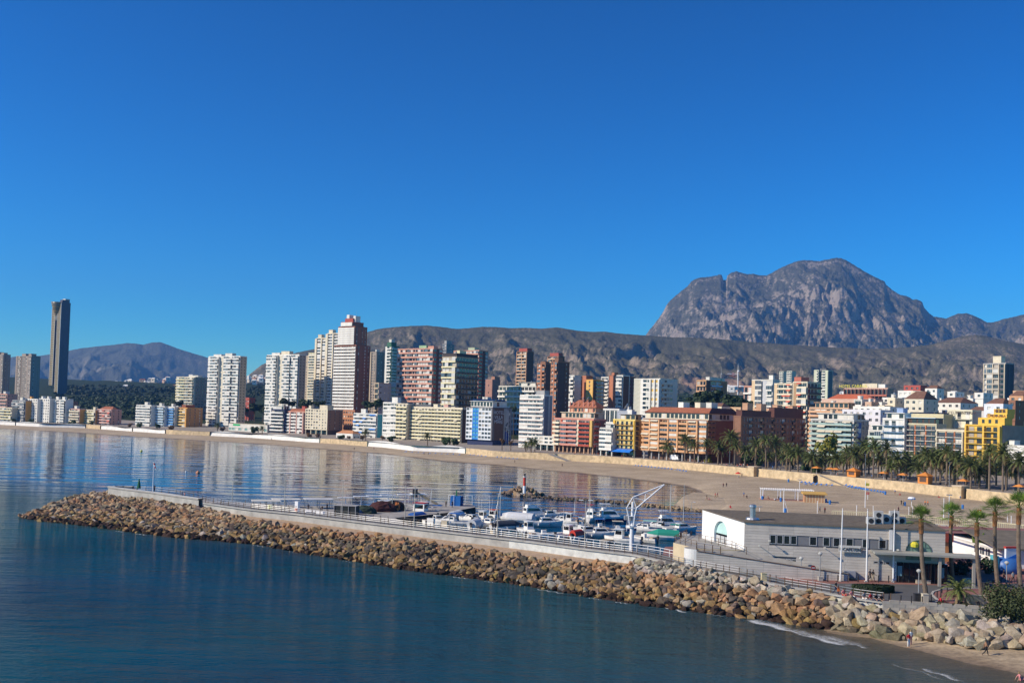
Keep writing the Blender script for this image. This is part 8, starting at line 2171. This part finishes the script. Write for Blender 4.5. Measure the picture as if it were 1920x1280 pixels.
ppl('person in dark jacket with orange bag walking along the walkway railing', 1567, 1113.5, PZ + .1, 40, 'walk', 'dark', 'navy')
bg = G(1567, 1113.5, PZ + .1); mb = MB(); mb.box(-.16, .16, -.08, .08, 0, .34, CL['orange']); mb.tube((-.1, 0, .34), (0, 0, .6), .012, .012, 4, CL['orange']); mb.tube((.1, 0, .34), (0, 0, .6), .012, .012, 4, CL['orange']); tag(mb.build('bag', None, None, bg + Vector((.3, -.1, .42))), 'orange bag carried by the person in the dark jacket', 'bag')
for (u, v, t, b, s, lab) in ((1580, 1112, 'pink', 'red', 'skin', 'sunburnt person in pink sitting on the edge above the boulders, leftmost of the row'), (1595, 1113.5, 'pink', 'white', 'skin', 'person in pink top and white shorts sitting above the boulders'), (1618, 1117, 'grey', 'white', 'skin', 'person in pale grey shirt sitting in the middle of the row'), (1631, 1119, 'red', 'jeans', 'tan', 'person in red top sitting above the boulders'), (1641, 1120.5, 'dark', 'navy', 'skin', 'person in dark clothes sitting next to the red top'), (1651, 1122, 'dark', 'dark', 'skin', 'person in black sitting at the right end of the row')):
 p, z = edge(u); person(lab, (p.x + .1, p.y + .1, z - .36), R(25), 'sit', t, b, skin=s, legs='skin', sc=1.08)
ppl('person in dark shorts walking past the middle flagpole', 1631, 1089, PZ, 100, 'walk', 'dark', 'dark', legs='dark'); ppl('person in black walking beside the dark shorts', 1637, 1090, PZ, 100, 'walk', 'dark', 'khaki')
for (u, v, t, lab) in ((1726, 1092, 'red', 'person with a red and white top sitting on the plaza bench'), (1734, 1092.5, 'white', 'person in white top sitting on the plaza bench, right')): ppl(lab, u, v, PZ, 10, 'sit', t, 'navy')
ppl('person in grey jacket standing near the ride at the right', 1899, 1093, PZ, 0, 'walk', 'grey', 'dark'); ppl('person in dark clothes behind the right-hand lamp', 1882, 1089, PZ, 60, 'walk', 'dark', 'dark')
ppl('person in black sitting against the cream planter', 1831, 1134.5, PZ, 0, 'sit', 'dark', 'dark'); ppl('person in red reclining on the low wall', 1765, 1130, PZ, 90, 'lounge', 'red', 'maroon')
for (u, v, rz, po, t, b, h, lab) in ((1703.5, 1213, 20, 'stand', 'red', 'white', 'blond', 'person in red top and white shorts standing at the water line'), (1707.5, 1208, 200, 'stand', 'white', 'pink', 'blond', 'person in white top and hat beside the red top'), (1848, 1229, 80, 'walk', 'tan', 'dark', 'hair', 'bare-chested person in dark shorts running on the cove sand'), (1913, 1275, 90, 'lounge', 'pink', 'pink', 'blond', 'person in pink sitting on wet sand at the bottom right corner')):
 if t == 'tan': person(lab, on_sand(u, v), R(rz), po, 'tan', b, h, skin='tan', legs='tan')
 else: person(lab, on_sand(u, v), R(rz), po, t, b, h, legs='skin')
for (u, v, z, rz, po, t, lab) in ((341, 935, 3.6, 100, 'walk', 'dark', 'person in black on the breakwater platform, left of a pair'), (346, 936, 3.6, 100, 'walk', 'pink', 'person in dark and pink on the breakwater platform, right of a pair'), (252, 923, 3.6, 60, 'sit', 'red', 'person sitting left of the closed green parasol'), (257, 924, 3.6, 60, 'sit', 'dark', 'person sitting under the closed green parasol'), (289.5, 921.5, 3.6, 0, 'stand', 'dark', 'person in black beside the flagpole on the breakwater head'), (604, 957, QZ, 0, 'sit', 'dark', 'person sitting under the grey quay canopy'), (613, 957, QZ, 40, 'stand', 'dark', 'person standing under the grey quay canopy'), (578, 958, QZ, 0, 'stand', 'dark', 'person in black left of the grey quay canopy'), (836, 950, QZ, 30, 'stand', 'khaki', 'person standing left of the blue container'), (848, 951, QZ, 30, 'stand', 'dark', 'person in black at the door of the blue container')):
 ppl(lab, u, v, z, rz, po, t, 'dark')
SANDP = [(1734.5, 948, 90, 'walk', 'orange', 'dark', 'person in orange shirt walking on the beach, left of a pair'), (1739.5, 948.6, 90, 'walk', 'orange', 'dark', 'person in orange shirt walking on the beach, right of a pair'), (1690, 947, 0, 'stand', 'dark', 'dark', 'person in black standing left of the blue bin'), (1694, 948, 0, 'stand', 'khaki', 'dark', 'person in brown standing at the blue bin'), (1800.5, 938.5, 0, 'walk', 'blue', 'tan', 'person in blue shirt below the stair gate'), (1684.5, 960.5, 30, 'stand', 'maroon', 'dark', 'person in dark red beside the volleyball post'), (1546.5, 962, 20, 'stand', 'red', 'dark', 'person in red top standing on the sand above the clubhouse roof'), (1537, 960, 20, 'walk', 'grey', 'dark', 'person in grey left of the red top above the clubhouse roof'), (1432, 935.5, 60, 'stand', 'red', 'dark', 'person in red next to the bin left of the pergola'), (1440, 936, 60, 'sit', 'red', 'dark', 'person in red sitting at the left end of the pergola'), (1453, 938, 0, 'lounge', 'white', 'dark', 'person in white lounging under the pergola'), (1460, 937, 0, 'sit', 'dark', 'dark', 'person in black sitting under the pergola'),
 (1325, 937.5, 60, 'walk', 'dark', 'tan', 'person bending near the corner of the bay'), (1330, 937, 60, 'lounge', 'pink', 'tan', 'person sitting near the corner of the bay'), (1341, 933.5, 90, 'walk', 'red', 'tan', 'person in red walking near the bay corner, left of a pair'), (1345, 933, 90, 'walk', 'maroon', 'tan', 'person walking near the bay corner, right of a pair'), (1394.5, 932, 0, 'stand', 'blue', 'tan', 'person in turquoise standing on the open sand'), (1400, 934.5, 0, 'sit', 'dark', 'dark', 'person in black sitting beside the turquoise one'), (1369.5, 952, 0, 'lounge', 'red', 'red', 'person in red sitting above the white end wall'), (1385, 896, 0, 'sit', 'grey', 'dark', 'person sitting under the red sunshade'), (1391, 894, 0, 'stand', 'khaki', 'dark', 'person standing right of the red sunshade'), (1852, 941, 90, 'lounge', 'pink', 'tan', 'sunbather near the sea wall picnic table, left'), (1858, 941.5, 90, 'lounge', 'pink', 'red', 'sunbather near the sea wall picnic table, right'), (1774, 931, 0, 'lounge', 'tan', 'dark', 'sunbather against the sea wall left of the gate'), (1760, 932.5, 0, 'lounge', 'tan', 'red', 'sunbather on the sand left of the gate'), (1678, 926.5, 0, 'stand', 'blue', 'tan', 'person in blue among the sun loungers'), (1687.5, 928.5, 0, 'lounge', 'red', 'tan', 'person in dark red right of the blue one by the loungers'), (1632, 915, 0, 'sit', 'red', 'red', 'person in red sitting by the sea wall, first of three'), (1637, 915.5, 0, 'sit', 'red', 'red', 'person in red sitting by the sea wall, second of three'), (1642, 915, 0, 'sit', 'red', 'dark', 'person in red sitting by the sea wall, third of three'), (1693, 918.5, 0, 'lounge', 'maroon', 'tan', 'person resting at the right end of the lounger rows'), (1362, 913, 0, 'walk', 'dark', 'dark', 'person in black walking on the bare sand left of the pergola'), (1356, 914, 0, 'walk', 'maroon', 'dark', 'person in dark red walking on the bare sand'),
 (795, 853, 90, 'walk', 'dark', 'dark', 'tiny person in black on the sand below the pale yellow block, left'), (803, 853, 90, 'walk', 'dark', 'dark', 'tiny person in black on the sand below the pale yellow block, right'), (965, 868, 90, 'walk', 'dark', 'dark', 'tiny dark person on the sand below the white tower'), (1054, 875, 0, 'stand', 'dark', 'dark', 'tiny dark person on the sand below the red block'), (664, 845, 0, 'walk', 'dark', 'dark', 'tiny dark person on the sand below the small villa'), (701, 843, 0, 'walk', 'red', 'dark', 'tiny person in red on the sand below the teal-striped block'), (509, 825, 0, 'walk', 'dark', 'dark', 'tiny dark person below the navy-banded block')]
for (u, v, rz, po, t, b, lab) in SANDP: person(lab, on_sand(u, v), R(rz), po, t, b, legs='skin')
rg = random.Random(12)
for k in range(34):
 u = rg.choice([rg.uniform(1050, 1200), rg.uniform(1560, 1900), rg.uniform(1280, 1480)]); p, y = at_prom(u, 880, rg.uniform(3, 9))
 person('distant person on the promenade among tables and palms', p, rg.uniform(0, 6.28), rg.choice(['stand', 'walk', 'sit']), rg.choice(list(CL)), rg.choice(['dark', 'navy', 'jeans', 'khaki']), group='people on the beach promenade')

# ---- flagpoles, lamps, bollards on the plaza
for (ub, vb, ut, vt, lab) in ((1575.5, 1089, 1580, 955, 'tall white flagpole, left of the three before the clubhouse'), (1624.5, 1090, 1627, 956, 'tall white flagpole, middle of the three before the clubhouse'), (1674.5, 1091, 1677.5, 957, 'tall white flagpole, right of the three before the clubhouse')):
 b = G(ub, vb, PZ); t = Dp(ut, vt, b.y); r = thing('flagpole', lab, 'flagpole', b)
 mb = MB(); mb.tube((0, 0, 0), (t.x - b.x, 0, t.z - PZ), .13, .07, 8, WHITEP); mb.build('pole', None, r); mb = MB(); mb.lathe([(.3, 0), (.3, .12), (.2, .16)], 8, KERBM); mb.build('base', None, r); mb = MB(); mb.lathe([(.05, 0), (.11, .08), (.05, .18)], 7, METAL); mb.build('finial', None, r, (t.x - b.x, 0, t.z - PZ))
for (u, vb, vt, lab) in ((1501.5, 1082, 1043, 'street lamp with round head by the clubhouse ramp, left'), (1537, 1087, 1034, 'taller street lamp with side arm by the clubhouse ramp'), (1704, 1090, 1035, 'street lamp with blue sign before the clubhouse entrance'), (1722, 1126, 1066, 'street lamp beside the fan palm on the road edge'), (1887, 1100, 1051, 'street lamp near the ride at the right')):
 b = G(u, vb, PZ); H = Dp(u, vt, b.y).z - PZ; r = thing('street_lamp', lab, 'street lamp', b, 0, 'round-headed street lamps on the plaza')
 mb = MB(); mb.tube((0, 0, 0), (0, 0, H - .5), .08, .055, 7, M((.30, .31, .32), .5)); mb.build('pole', None, r); mb = MB(); mb.lathe([(.10, H - .55), (.30, H - .3), (.30, H - .15), (.1, H)], 10, M((.50, .50, .48), .4)); mb.build('lamp_head', None, r); mb = MB(); mb.lathe([(.16, 0), (.16, .5), (.1, .6)], 8, M((.2, .2, .2))); mb.build('base', None, r)
 if 'blue sign' in lab: mb = MB(); mb.lathe([(.33, 0), (.33, .04)], 12, M((.05, .07, .20))); mb.build('round_sign', None, r, (0, -.1, H * .45), (R(90), 0, 0))
for (u, v, lab) in ((1524, 1094, 'round red no-entry sign on a grey post by the clubhouse'), (1318.5, 1064, 'round red sign on a post by the clubhouse drum wall')):
 b = G(u, v, PZ if u > 1400 else 3.9); r = thing('road_sign', lab, 'road sign', b); mb = MB(); mb.tube((0, 0, 0), (0, 0, 2.3), .04, .04, 6, METAL); mb.build('post', None, r); mb = MB(); mb.lathe([(.33, 0), (.33, .04)], 14, M((.30, .03, .03))); mb.build('disc', None, r, (0, -.06, 2.2), (R(90), 0, 0)); mb = MB(); mb.box(-.22, .22, -.12, -.105, 2.15, 2.25, WHITEP); mb.build('white_bar', None, r)
bl = MB(); bl.lathe([(.08, 0), (.08, .85), (.1, .87), (.06, .98)], 8, DARKM); blm = bl.mesh('bollard', None)
BOLL = [(u, 1090 + (u - 1550) * .012) for u in range(1552, 1780, 19)] + [(1667, 1127), (1689, 1130), (1709, 1130.5), (1729, 1132), (1746, 1128), (1757, 1121), (1764, 1117), (1766, 1111), (1776, 1106), (1800, 1105), (1819, 1106), (1836, 1106), (1853, 1105), (1862, 1100), (1877, 1096), (1893, 1095), (1907, 1093)]
for i, (u, v) in enumerate(BOLL):
 tag(put('bollard', blm, None, G(u, v, PZ)), 'black bollard in the kerb row before the clubhouse' if i < 12 else 'black bollard on the paved edge near the fan palms', 'bollard', 'bollards before the clubhouse' if i < 12 else 'bollards near the fan palms')
for (u, v, lab, w, h, m, nm, ct) in ((1831, 1134, 'cream planter block behind the seated person in black', 2.6, 1.2, M((.66, .55, .34)), 'planter', 'planter'), (1730, 1093, 'cream plaza bench with two people', 2., .45, M((.60, .52, .38)), 'bench', 'bench'), (1721, 1128, 'black rubbish bag bin at the street lamp', .9, 1., DARKM, 'litter_bin', 'bin'), (1734, 1130, 'cream litter bin at the fan palm', .7, 1.1, M((.60, .54, .42)), 'litter_bin', 'bin'), (1432, 1088, 'cream litter bin on the walkway railing', .7, 1., M((.60, .50, .30)), 'litter_bin', 'bin'), (1538, 1088, 'grey concrete block at the lamp foot', .6, .5, KERBM, 'concrete_block', 'block'), (1848, 1105, 'black litter bin near the leaning fan palm', .6, .9, DARKM, 'litter_bin', 'bin'), (1813, 1092, 'cream stone seat at the road', 1., .6, M((.60, .54, .42)), 'stone_seat', 'seat')):
 p = G(u, v, PZ if u > 1500 else 3.6); mb = MB(); mb.prism([(-w / 2, -.3), (w / 2, -.3), (w / 2, .3), (-w / 2, .3)], 0, h, m); mb.prism([(-w / 2 - .04, -.34), (w / 2 + .04, -.34), (w / 2 + .04, .34), (-w / 2 - .04, .34)], h, h + .07, m); tag(mb.build(nm, None, None, p), lab, ct)

# ---- beach furniture
p = on_sand(1474, 938); r = thing('pergola', 'white slatted beach pergola on posts', 'pergola', p, R(-6)); W_, D_ = 15., 5.
for x in (0, W_ * .35, W_ * .7, W_):
 for y in (0, D_): mb = MB(); mb.box(x - .12 - 7, x + .12 - 7, y - .12, y + .12, 0, 3., WHITEP); mb.build('post', None, r)
for y in (0, D_): mb = MB(); mb.box(-7.3, W_ - 6.7, y - .08, y + .08, 3., 3.22, WHITEP); mb.build('beam', None, r)
for i in range(24): mb = MB(); x = -7.2 + i * (W_ + .4) / 23; mb.box(x - .05, x + .05, -.5, D_ + .5, 3.225, 3.38, WHITEP); mb.build('slat', None, r)
mb = MB(); mb.box(-7.5, W_ - 6.5, -.5, D_ + .5, -.05, .06, M((.42, .22, .15))); mb.build('floor', None, r)
p = on_sand(1526, 941); r = thing('beach_hut', 'striped wooden beach hut with ochre roof beside the pergola', 'hut', p, R(-8))
for i in range(14): mb = MB(); mb.box(-3 + i * .43, -3 + i * .43 + .4, -1.6, 1.6, 0, 2.4, M((.60, .45, .28)) if i % 2 else M((.50, .27, .15))); mb.build('plank', None, r)
mb = MB(); mb.prism([(-3.5, -2.2), (3.6, -2.2), (3.6, 2.2), (-3.5, 2.2)], 2.4, [2.7, 2.7, 3.1, 3.1], M((.62, .38, .10))); mb.build('roof', None, r)
bn = MB(); bn.lathe([(.32, 0), (.36, 1.0), (.38, 1.05), (.3, 1.2)], 9, BLUEB); bnm = bn.mesh('litter_bin', None)
for (u, v, lab) in ((1429.5, 936.5, 'blue beach bin at the left end of the pergola'), (1464, 940, 'blue beach bin under the front of the pergola'), (1548.5, 942, 'blue beach bin right of the hut, nearer it'), (1556, 945, 'blue beach bin right of the hut, farther from it'), (1696.5, 948, 'blue beach bin beside two standing people'), (1805, 953.5, 'blue beach bin alone on the right-hand sand'), (1472.5, 961, 'blue bin at the foot of the white rescue post'), (1478.5, 903.5, 'blue bin by the sea wall left of the stairs'), (1660, 927, 'blue bin near the lounger rows')): tag(put('litter_bin', bnm, None, on_sand(u, v)), lab, 'bin', 'blue bins on the beach')
for (u, vb, vt, lab, kind) in ((1499, 922, 898, 'tall white light mast with slanted panel behind the pergola', 'm'), (1469, 960, 914, 'white rescue post with slanting brace', 'r'), (1532.5, 962, 940, 'thin post with small box above the clubhouse roof', 'p'), (1622, 951, 900, 'tall pale mast with a yellow flag', 'f'), (1627, 936, 922, 'small red sign on a thin post', 's'), (1709, 950, 931, 'white tower post with blue disc', 'd'), (1769, 985, 935, 'white sports mast right of the clubhouse', 'p'), (1779, 985, 926, 'taller white sports mast with crossbar', 'm'), (1606, 969, 948, 'pale goal post above the clubhouse roof, left', 'p'), (1637, 968, 949, 'pale goal post above the clubhouse roof, right', 'p'), (1711, 966, 950, 'pale post of the volleyball net, left', 'p'), (1704, 965, 951, 'thin post beside the volleyball net', 'p'), (1424, 961, 948, 'short post with crosspiece above the white end wall', 'm'), (1836, 976, 955, 'lifeguard post with red boards among the palms', 's'), (1889, 978, 963, 'white post at the right end of the sand', 'p'), (1896, 982, 968, 'leaning white pole at the right end of the sand', 'p')):
 b = on_sand(u, vb); H = Dp(u, vt, b.y).z - b.z; r = thing('post', lab, 'post', b); mb = MB(); mb.tube((0, 0, 0), (0, 0, H), .11 if H > 5 else .08, .08, 6, WHITEP); mb.build('pole', None, r)
 mb = MB()
 if kind == 'm': mb.box(-.7, .7, -.1, .1, H - .3, H - .05, GREYC)
 elif kind == 'r': mb.tube((1.2, 0, 0), (0, 0, H * .6), .06, .06, 5, WHITEP)
 elif kind == 'f': mb.box(.06, 1.1, -.02, .02, H - 1.6, H - .8, M((.62, .55, .08)))
 elif kind == 's': mb.box(-.45, .45, -.06, .06, H - .8, H, REDP)
 elif kind == 'd': mb.lathe([(.2, H - .9), (1.1, H - .5), (1.0, H - .2), (.6, H)], 10, WHITEP); mb.lathe([(1.12, H - .75), (1.15, H - .5)], 10, BLUEB)
 else: mb.lathe([(.1, H), (.14, H + .1), (.05, H + .2)], 6, WHITEP)
 mb.build('fitting', None, r)
lo = MB(); lo.box(-.32, .32, -.95, .45, .28, .34, BLUEB); lo.face([(-.32, .45, .3), (.32, .45, .3), (.32, .95, .75), (-.32, .95, .75)], BLUEB); lo.face([(-.32, .45, .27), (-.32, .95, .72), (.32, .95, .72), (.32, .45, .27)], BLUEB)
for x in (-.28, .28):
 for y in (-.85, .4): lo.box(x - .03, x + .03, y - .03, y + .03, 0, .28, WHITEP)
lom = lo.mesh('sun_lounger', None)
ROWS = [((1502, 905), (1530, 907.5), 9), ((1510, 908.5), (1558, 911), 11), ((1585, 911), (1622, 919), 13), ((1590, 914), (1655, 924.5), 20), ((1706, 923), (1735, 927), 8), ((880, 853.5), (968, 861), 22), ((1190, 873.5), (1258, 880.5), 20), ((1268, 882), (1285, 884.5), 6), ((760, 848.5), (860, 853), 18)]
RN = ['below the stairs, back row', 'below the stairs, front row', 'beside the tall mast, back row', 'beside the tall mast, front row', 'near the sunbathers by the sea wall', 'below the blue striped hotel', 'below the orange-brown block', 'left of the red sunshade', 'below the long pale yellow block']
for (a, b, n), nm in zip(ROWS, RN):
 n = max(4, int(n * .6))
 for i in range(n):
  t = i / (n - 1); p = on_sand(a[0] + (b[0] - a[0]) * t, a[1] + (b[1] - a[1]) * t + rnd.uniform(-.25, .25)); tag(put('sun_lounger', lom, None, p, (0, 0, rnd.uniform(-.3, .3) - .7)), 'blue sun lounger in the row ' + nm, 'sun lounger', 'sun loungers ' + nm)
def parasol(label, p, m, H=2.6, r=1.7, sq=True, nm='parasol'):
 o = thing(nm, label, 'parasol', p); mb = MB(); mb.tube((0, 0, 0), (0, 0, H), .05, .05, 6, WHITEP); mb.build('pole', None, o); mb = MB(); mb.lathe([(r, H - .7), (r * .55, H - .25), (.05, H + .1)], 4 if sq else 9, m); mb.build('cloth', None, o)
 return o
ORG = M((.72, .27, .06))
for (u, v, dl, lab) in ((1531, 882, 7, 'orange parasol by the sea wall stairs, leftmost'), (1558, 886, 7, 'orange parasol right of the leftmost one, first of a close pair'), (1568, 887, 7, 'orange parasol, second of the close pair'), (1657, 896, 7, 'orange parasol over red tables, left of the orange kiosk'), (1693, 899, 8, 'orange parasol immediately left of the orange kiosk'), (1806, 910, 6, 'orange parasol behind the stair gate'), (1911, 921, 5, 'orange parasol at the right edge of the picture')):
 p, y = at_prom(u, v, dl); parasol(lab, p, ORG, 3., 2.3)
q = on_sand(1384, 895); parasol('red sunshade on the sand by the sea wall', q, REDP, 2.3, 1.4, False)
for (u, v, lab, h) in ((1600.5, 893, 'small orange kiosk hut with arched openings among the palms', 2.4), (1734.5, 906, 'large orange kiosk hut on the promenade', 3.)):
 p, y = at_prom(u, v, 5); r = thing('kiosk', lab, 'kiosk', p, R(-50)); mb = MB(); mb.box(-1.9, 1.9, -1.6, 1.6, .1, h, ORG); mb.build('wall', None, r); mb = MB(); mb.lathe([(3.1, h), (.1, h + 1.3)], 4, M((.66, .24, .05))); mb.build('roof', None, r, (0, 0, 0), (0, 0, R(45))); mb = MB(); mb.box(-1.2, 1.2, -1.66, -1.61, .9, h - .4, DKBR); mb.build('hatch', None, r)
p, y = at_prom(1265, 862, 14); r = thing('van', 'white box van parked under the orange-brown block', 'van', p, R(-50))
mb = MB(); mb.box(-2.2, 1.6, -1., 1., .5, 2.9, WHITEP); mb.build('cargo_box', None, r); mb = MB(); taper_box(mb, 1.62, 3.1, .95, .9, .5, 2.2, WHITEP, .35, 0); mb.build('cab', None, r); mb = MB(); mb.box(2.5, 2.95, -.8, .8, 1.35, 1.9, GLDK); mb.build('windscreen', None, r)
for x in (-1.4, 2.3):
 for s in (-1, 1): mb = MB(); mb.tube((x, s * .8, .42), (x, s * 1.02, .42), .42, .42, 10, DARKM); mb.build('wheel', None, r)
# promenade lamps
for i, (u, v, t) in enumerate(((949, 822, 800), (953, 830, 806), (1107, 848, 828), (1119, 850, 836), (1368, 868, 847), (1622, 898, 851), (1780, 912, 866), (1190, 850, 834))):
 p, y = at_prom(u, v, 3); H = max(5., Dp(u, t, y).z - p.z); r = thing('lamp_post', 'slim grey lamp post on the promenade edge, %s from the left' % ORD[i], 'lamp post', p, 0, 'promenade lamp posts'); mb = MB(); mb.tube((0, 0, 0), (0, 0, H), .09, .06, 6, METAL); mb.build('pole', None, r); mb = MB(); mb.box(-.6, .6, -.12, .12, H, H + .12, METAL); mb.build('lamp_head', None, r)
# beach pavilion with the green sign
r_, a_, b_, H_ = building('low white beach pavilion with a green sign and glass front', 428, 500, 512, 797, 800, 1, [Wd(1, cw=4, ww=3.2, wh=2., gmat=GLG)], [P(1)], OFFW, name='pavilion', roof=[('box', .02, .98, -.05, .9, .4, M((.5, .42, .3)), 'roof_slab')], par=0, zb=PROM_Z)
mb = MB(); mb.box(-a_ * .88, -a_ * .70, -.6, -.35, H_ - 1.3, H_ - .1, M((.02, .45, .15))); mb.build('green_sign', None, r_)

# ---- theme-park sign, masts and far villas
_fh = _bvh(['foothill'])[0]
_h = _fh.ray_cast(Vector((0, 0, CAM_H)), ray(1375, 706))[0]; HY = _h.y - 14
hs = thing('hillside_sign', 'white TERRA MITICA letters with a pink disc on the terraced hillside', 'sign', Dp(1375, 701, HY)); hs.scale = (HY / 2560,) * 3
SW = M((.85, .85, .84))
put('lettering', text_mesh('TERRA', 4.9, SW, .3), hs, (-9.9, 0, -1.7), (R(90), 0, 0)); put('lettering', text_mesh('MITICA', 4.9, SW, .3), hs, (11.6, 0, -1.7), (R(90), 0, 0)); mb = MB(); mb.lathe([(4., 0), (4., .3)], 16, M((.62, .36, .30))); mb.build('disc', None, hs, (-.3, 0, 0), (R(90), 0, 0))
mb = MB(); mb.box(-22, 24, .5, 1.5, -30, -2, RUST); mb.build('support', None, hs)
for (u, vt, vb, lab, m) in ((1384, 681, 735, 'tall white free-fall tower below the hillside sign', WHITEP), (1352.5, 688, 735, 'thin grey mast left of the white free-fall tower', GREYC)):
 t = Dp(u, vt, 2200); b = Dp(u, vb, 2200); r = thing('ride_tower', lab, 'tower', (b.x, 2200, b.z - 25)); H = t.z - b.z + 25
 mb = MB(); mb.tube((0, 0, 0), (t.x - b.x, 0, H * .82), 1.3, 1.1, 8, m); mb.build('shaft', None, r); mb = MB(); mb.tube(((t.x - b.x) * .82, 0, H * .82), (t.x - b.x, 0, H), .5, .2, 6, m); mb.build('spire', None, r); mb = MB(); mb.lathe([(2., H * .80), (2., H * .83)], 8, m); mb.build('head', None, r)
VW = [M((.78, .76, .72)), M((.70, .60, .48)), M((.62, .42, .32))]
vm = []
for m in VW:
 TR_ = TERRA if m is VW[2] else VW[0]; b = MB(); b.box(-5, 5, -4, 4, -4, 5, m); b.box(-1.5, 2, -4.05, -4.01, 1, 3, GLDK); b.face([(-5.5, -4.5, 5), (5.5, -4.5, 5), (3, 0, 7), (-3, 0, 7)], TR_); b.face([(5.5, 4.5, 5), (-5.5, 4.5, 5), (-3, 0, 7), (3, 0, 7)], TR_); b.face([(5.5, -4.5, 5), (5.5, 4.5, 5), (3, 0, 7)], TR_); b.face([(-5.5, 4.5, 5), (-5.5, -4.5, 5), (-3, 0, 7)], TR_); vm.append(b.mesh('house', None))
def villas(n, u0, u1, v0, v1, Y, lab, grp, seed, sc=1.):
 rg = random.Random(seed)
 for i in range(n):
  u = rg.uniform(u0, u1); f = (u - u0) / (u1 - u0); v = v0 + (v1 - v0) * f + rg.gauss(0, 2.2); y = Y + rg.uniform(-60, 60); p = Dp(u, v, y); tag(put('house', vm[0 if rg.random() < .62 else rg.randrange(1, 3)], None, p, (0, 0, rg.uniform(-.8, .4)), sc * rg.uniform(.7, 1.2)), lab, 'house', grp)
villas(52, 145, 318, 727, 713, 2650, 'distant white villa in the settlement at the foot of the blue hill', 'villas below the blue hill', 1); villas(46, 455, 502, 712, 712, 2330, 'distant white villa on the slope between the two white towers', 'villas between the white towers', 2, .9); villas(14, 125, 330, 736, 728, 2150, 'distant villa among the trees below the hillside settlement', 'villas among the trees', 3); villas(12, 1362, 1405, 728, 733, 2100, 'distant building at the foot of the theme park slope', 'buildings below the theme park', 4); villas(14, 1560, 1850, 741, 747, 1500, 'distant house at the foot of the hills behind the old quarter', 'houses behind the old quarter', 5)

# ---- foam where small waves break in the cove and along the rocks
def foam_mat():
 m, nt, b, out = nt_new('foam'); n = add_noise(nt, 2.8, 6, .8); b.inputs['Base Color'].default_value = (.72, .75, .75, 1); b.inputs['Roughness'].default_value = .9
 at = nt.nodes.new('ShaderNodeAttribute'); at.attribute_name = 'cover'; s = nt.nodes.new('ShaderNodeMath'); s.operation = 'MULTIPLY_ADD'; s.inputs[1].default_value = .9; nt.links.new(at.outputs['Fac'], s.inputs[0]); nt.links.new(n.outputs[0], s.inputs[2])
 r = nt.nodes.new('ShaderNodeMapRange'); r.inputs['From Min'].default_value = .92; r.inputs['From Max'].default_value = 1.5; nt.links.new(s.outputs[0], r.inputs['Value']); nt.links.new(r.outputs[0], b.inputs['Alpha'])
 return m
FM = foam_mat(); V, F, Cv = [], [], []
def foam(pts, w, c=1.):
 P_ = [G(u, v, 0) for u, v in pts]; Q_ = []
 for a, b in zip(P_[:-1], P_[1:]): Q_ += [a.lerp(b, i / 8) for i in range(8)]
 Q_.append(P_[-1]); n = len(Q_)
 for i, p in enumerate(Q_):
  a, b = Q_[max(0, i - 1)], Q_[min(n - 1, i + 1)]; d = (b - a).normalized(); nn = Vector((-d.y, d.x, 0)); e = min(1, i / 3, (n - 1 - i) / 3)
  for j, (o, k) in enumerate(((-.25, 0.), (0, 1.), (.35, .55), (1., 0.))):
   q = p + nn * (o * w) + nn * .25 * math.sin(i * .9); V.append((q.x, q.y, .035)); Cv.append(k * c * e)
  if i:
   b0 = len(V) - 8
   for j in range(3): F.append((b0 + j, b0 + 4 + j, b0 + 5 + j, b0 + 1 + j))
foam([(1238, 1137), (1262, 1142), (1292, 1150)], 1.2); foam([(1390, 1160), (1440, 1172), (1490, 1185), (1540, 1199), (1590, 1213)], 4.5, .95); foam([(1470, 1180), (1540, 1194), (1640, 1216)], 5., .75); foam([(1590, 1205), (1640, 1219)], 1.6, .8); foam([(1715, 1250), (1760, 1264), (1815, 1282)], 2., .8); foam([(1650, 1240), (1720, 1258), (1790, 1281)], 1.4, .6)
for (a, b, c) in ((215, 232, .9), (252, 275, 1.), (470, 500, .8), (540, 560, .7), (640, 660, .7), (845, 880, .9), (905, 930, .8), (1000, 1060, .9), (1100, 1130, .8), (1150, 1180, .9), (1320, 1360, .7)):
 foam([(u, float(np.interp(u, [t[0] for t in TOE_PX], [t[1] for t in TOE_PX])) + 1.5) for u in np.linspace(a, b, 4)], .7, c)
me = bpy.data.meshes.new('foam'); me.from_pydata(V, [], F); me.materials.append(FM); at = me.attributes.new('cover', 'FLOAT', 'POINT'); at.data.foreach_set('value', Cv); me.update()
tag(put('foam', me), 'thin white foam of small waves in the cove and along the rocks', 'foam', kind='stuff')
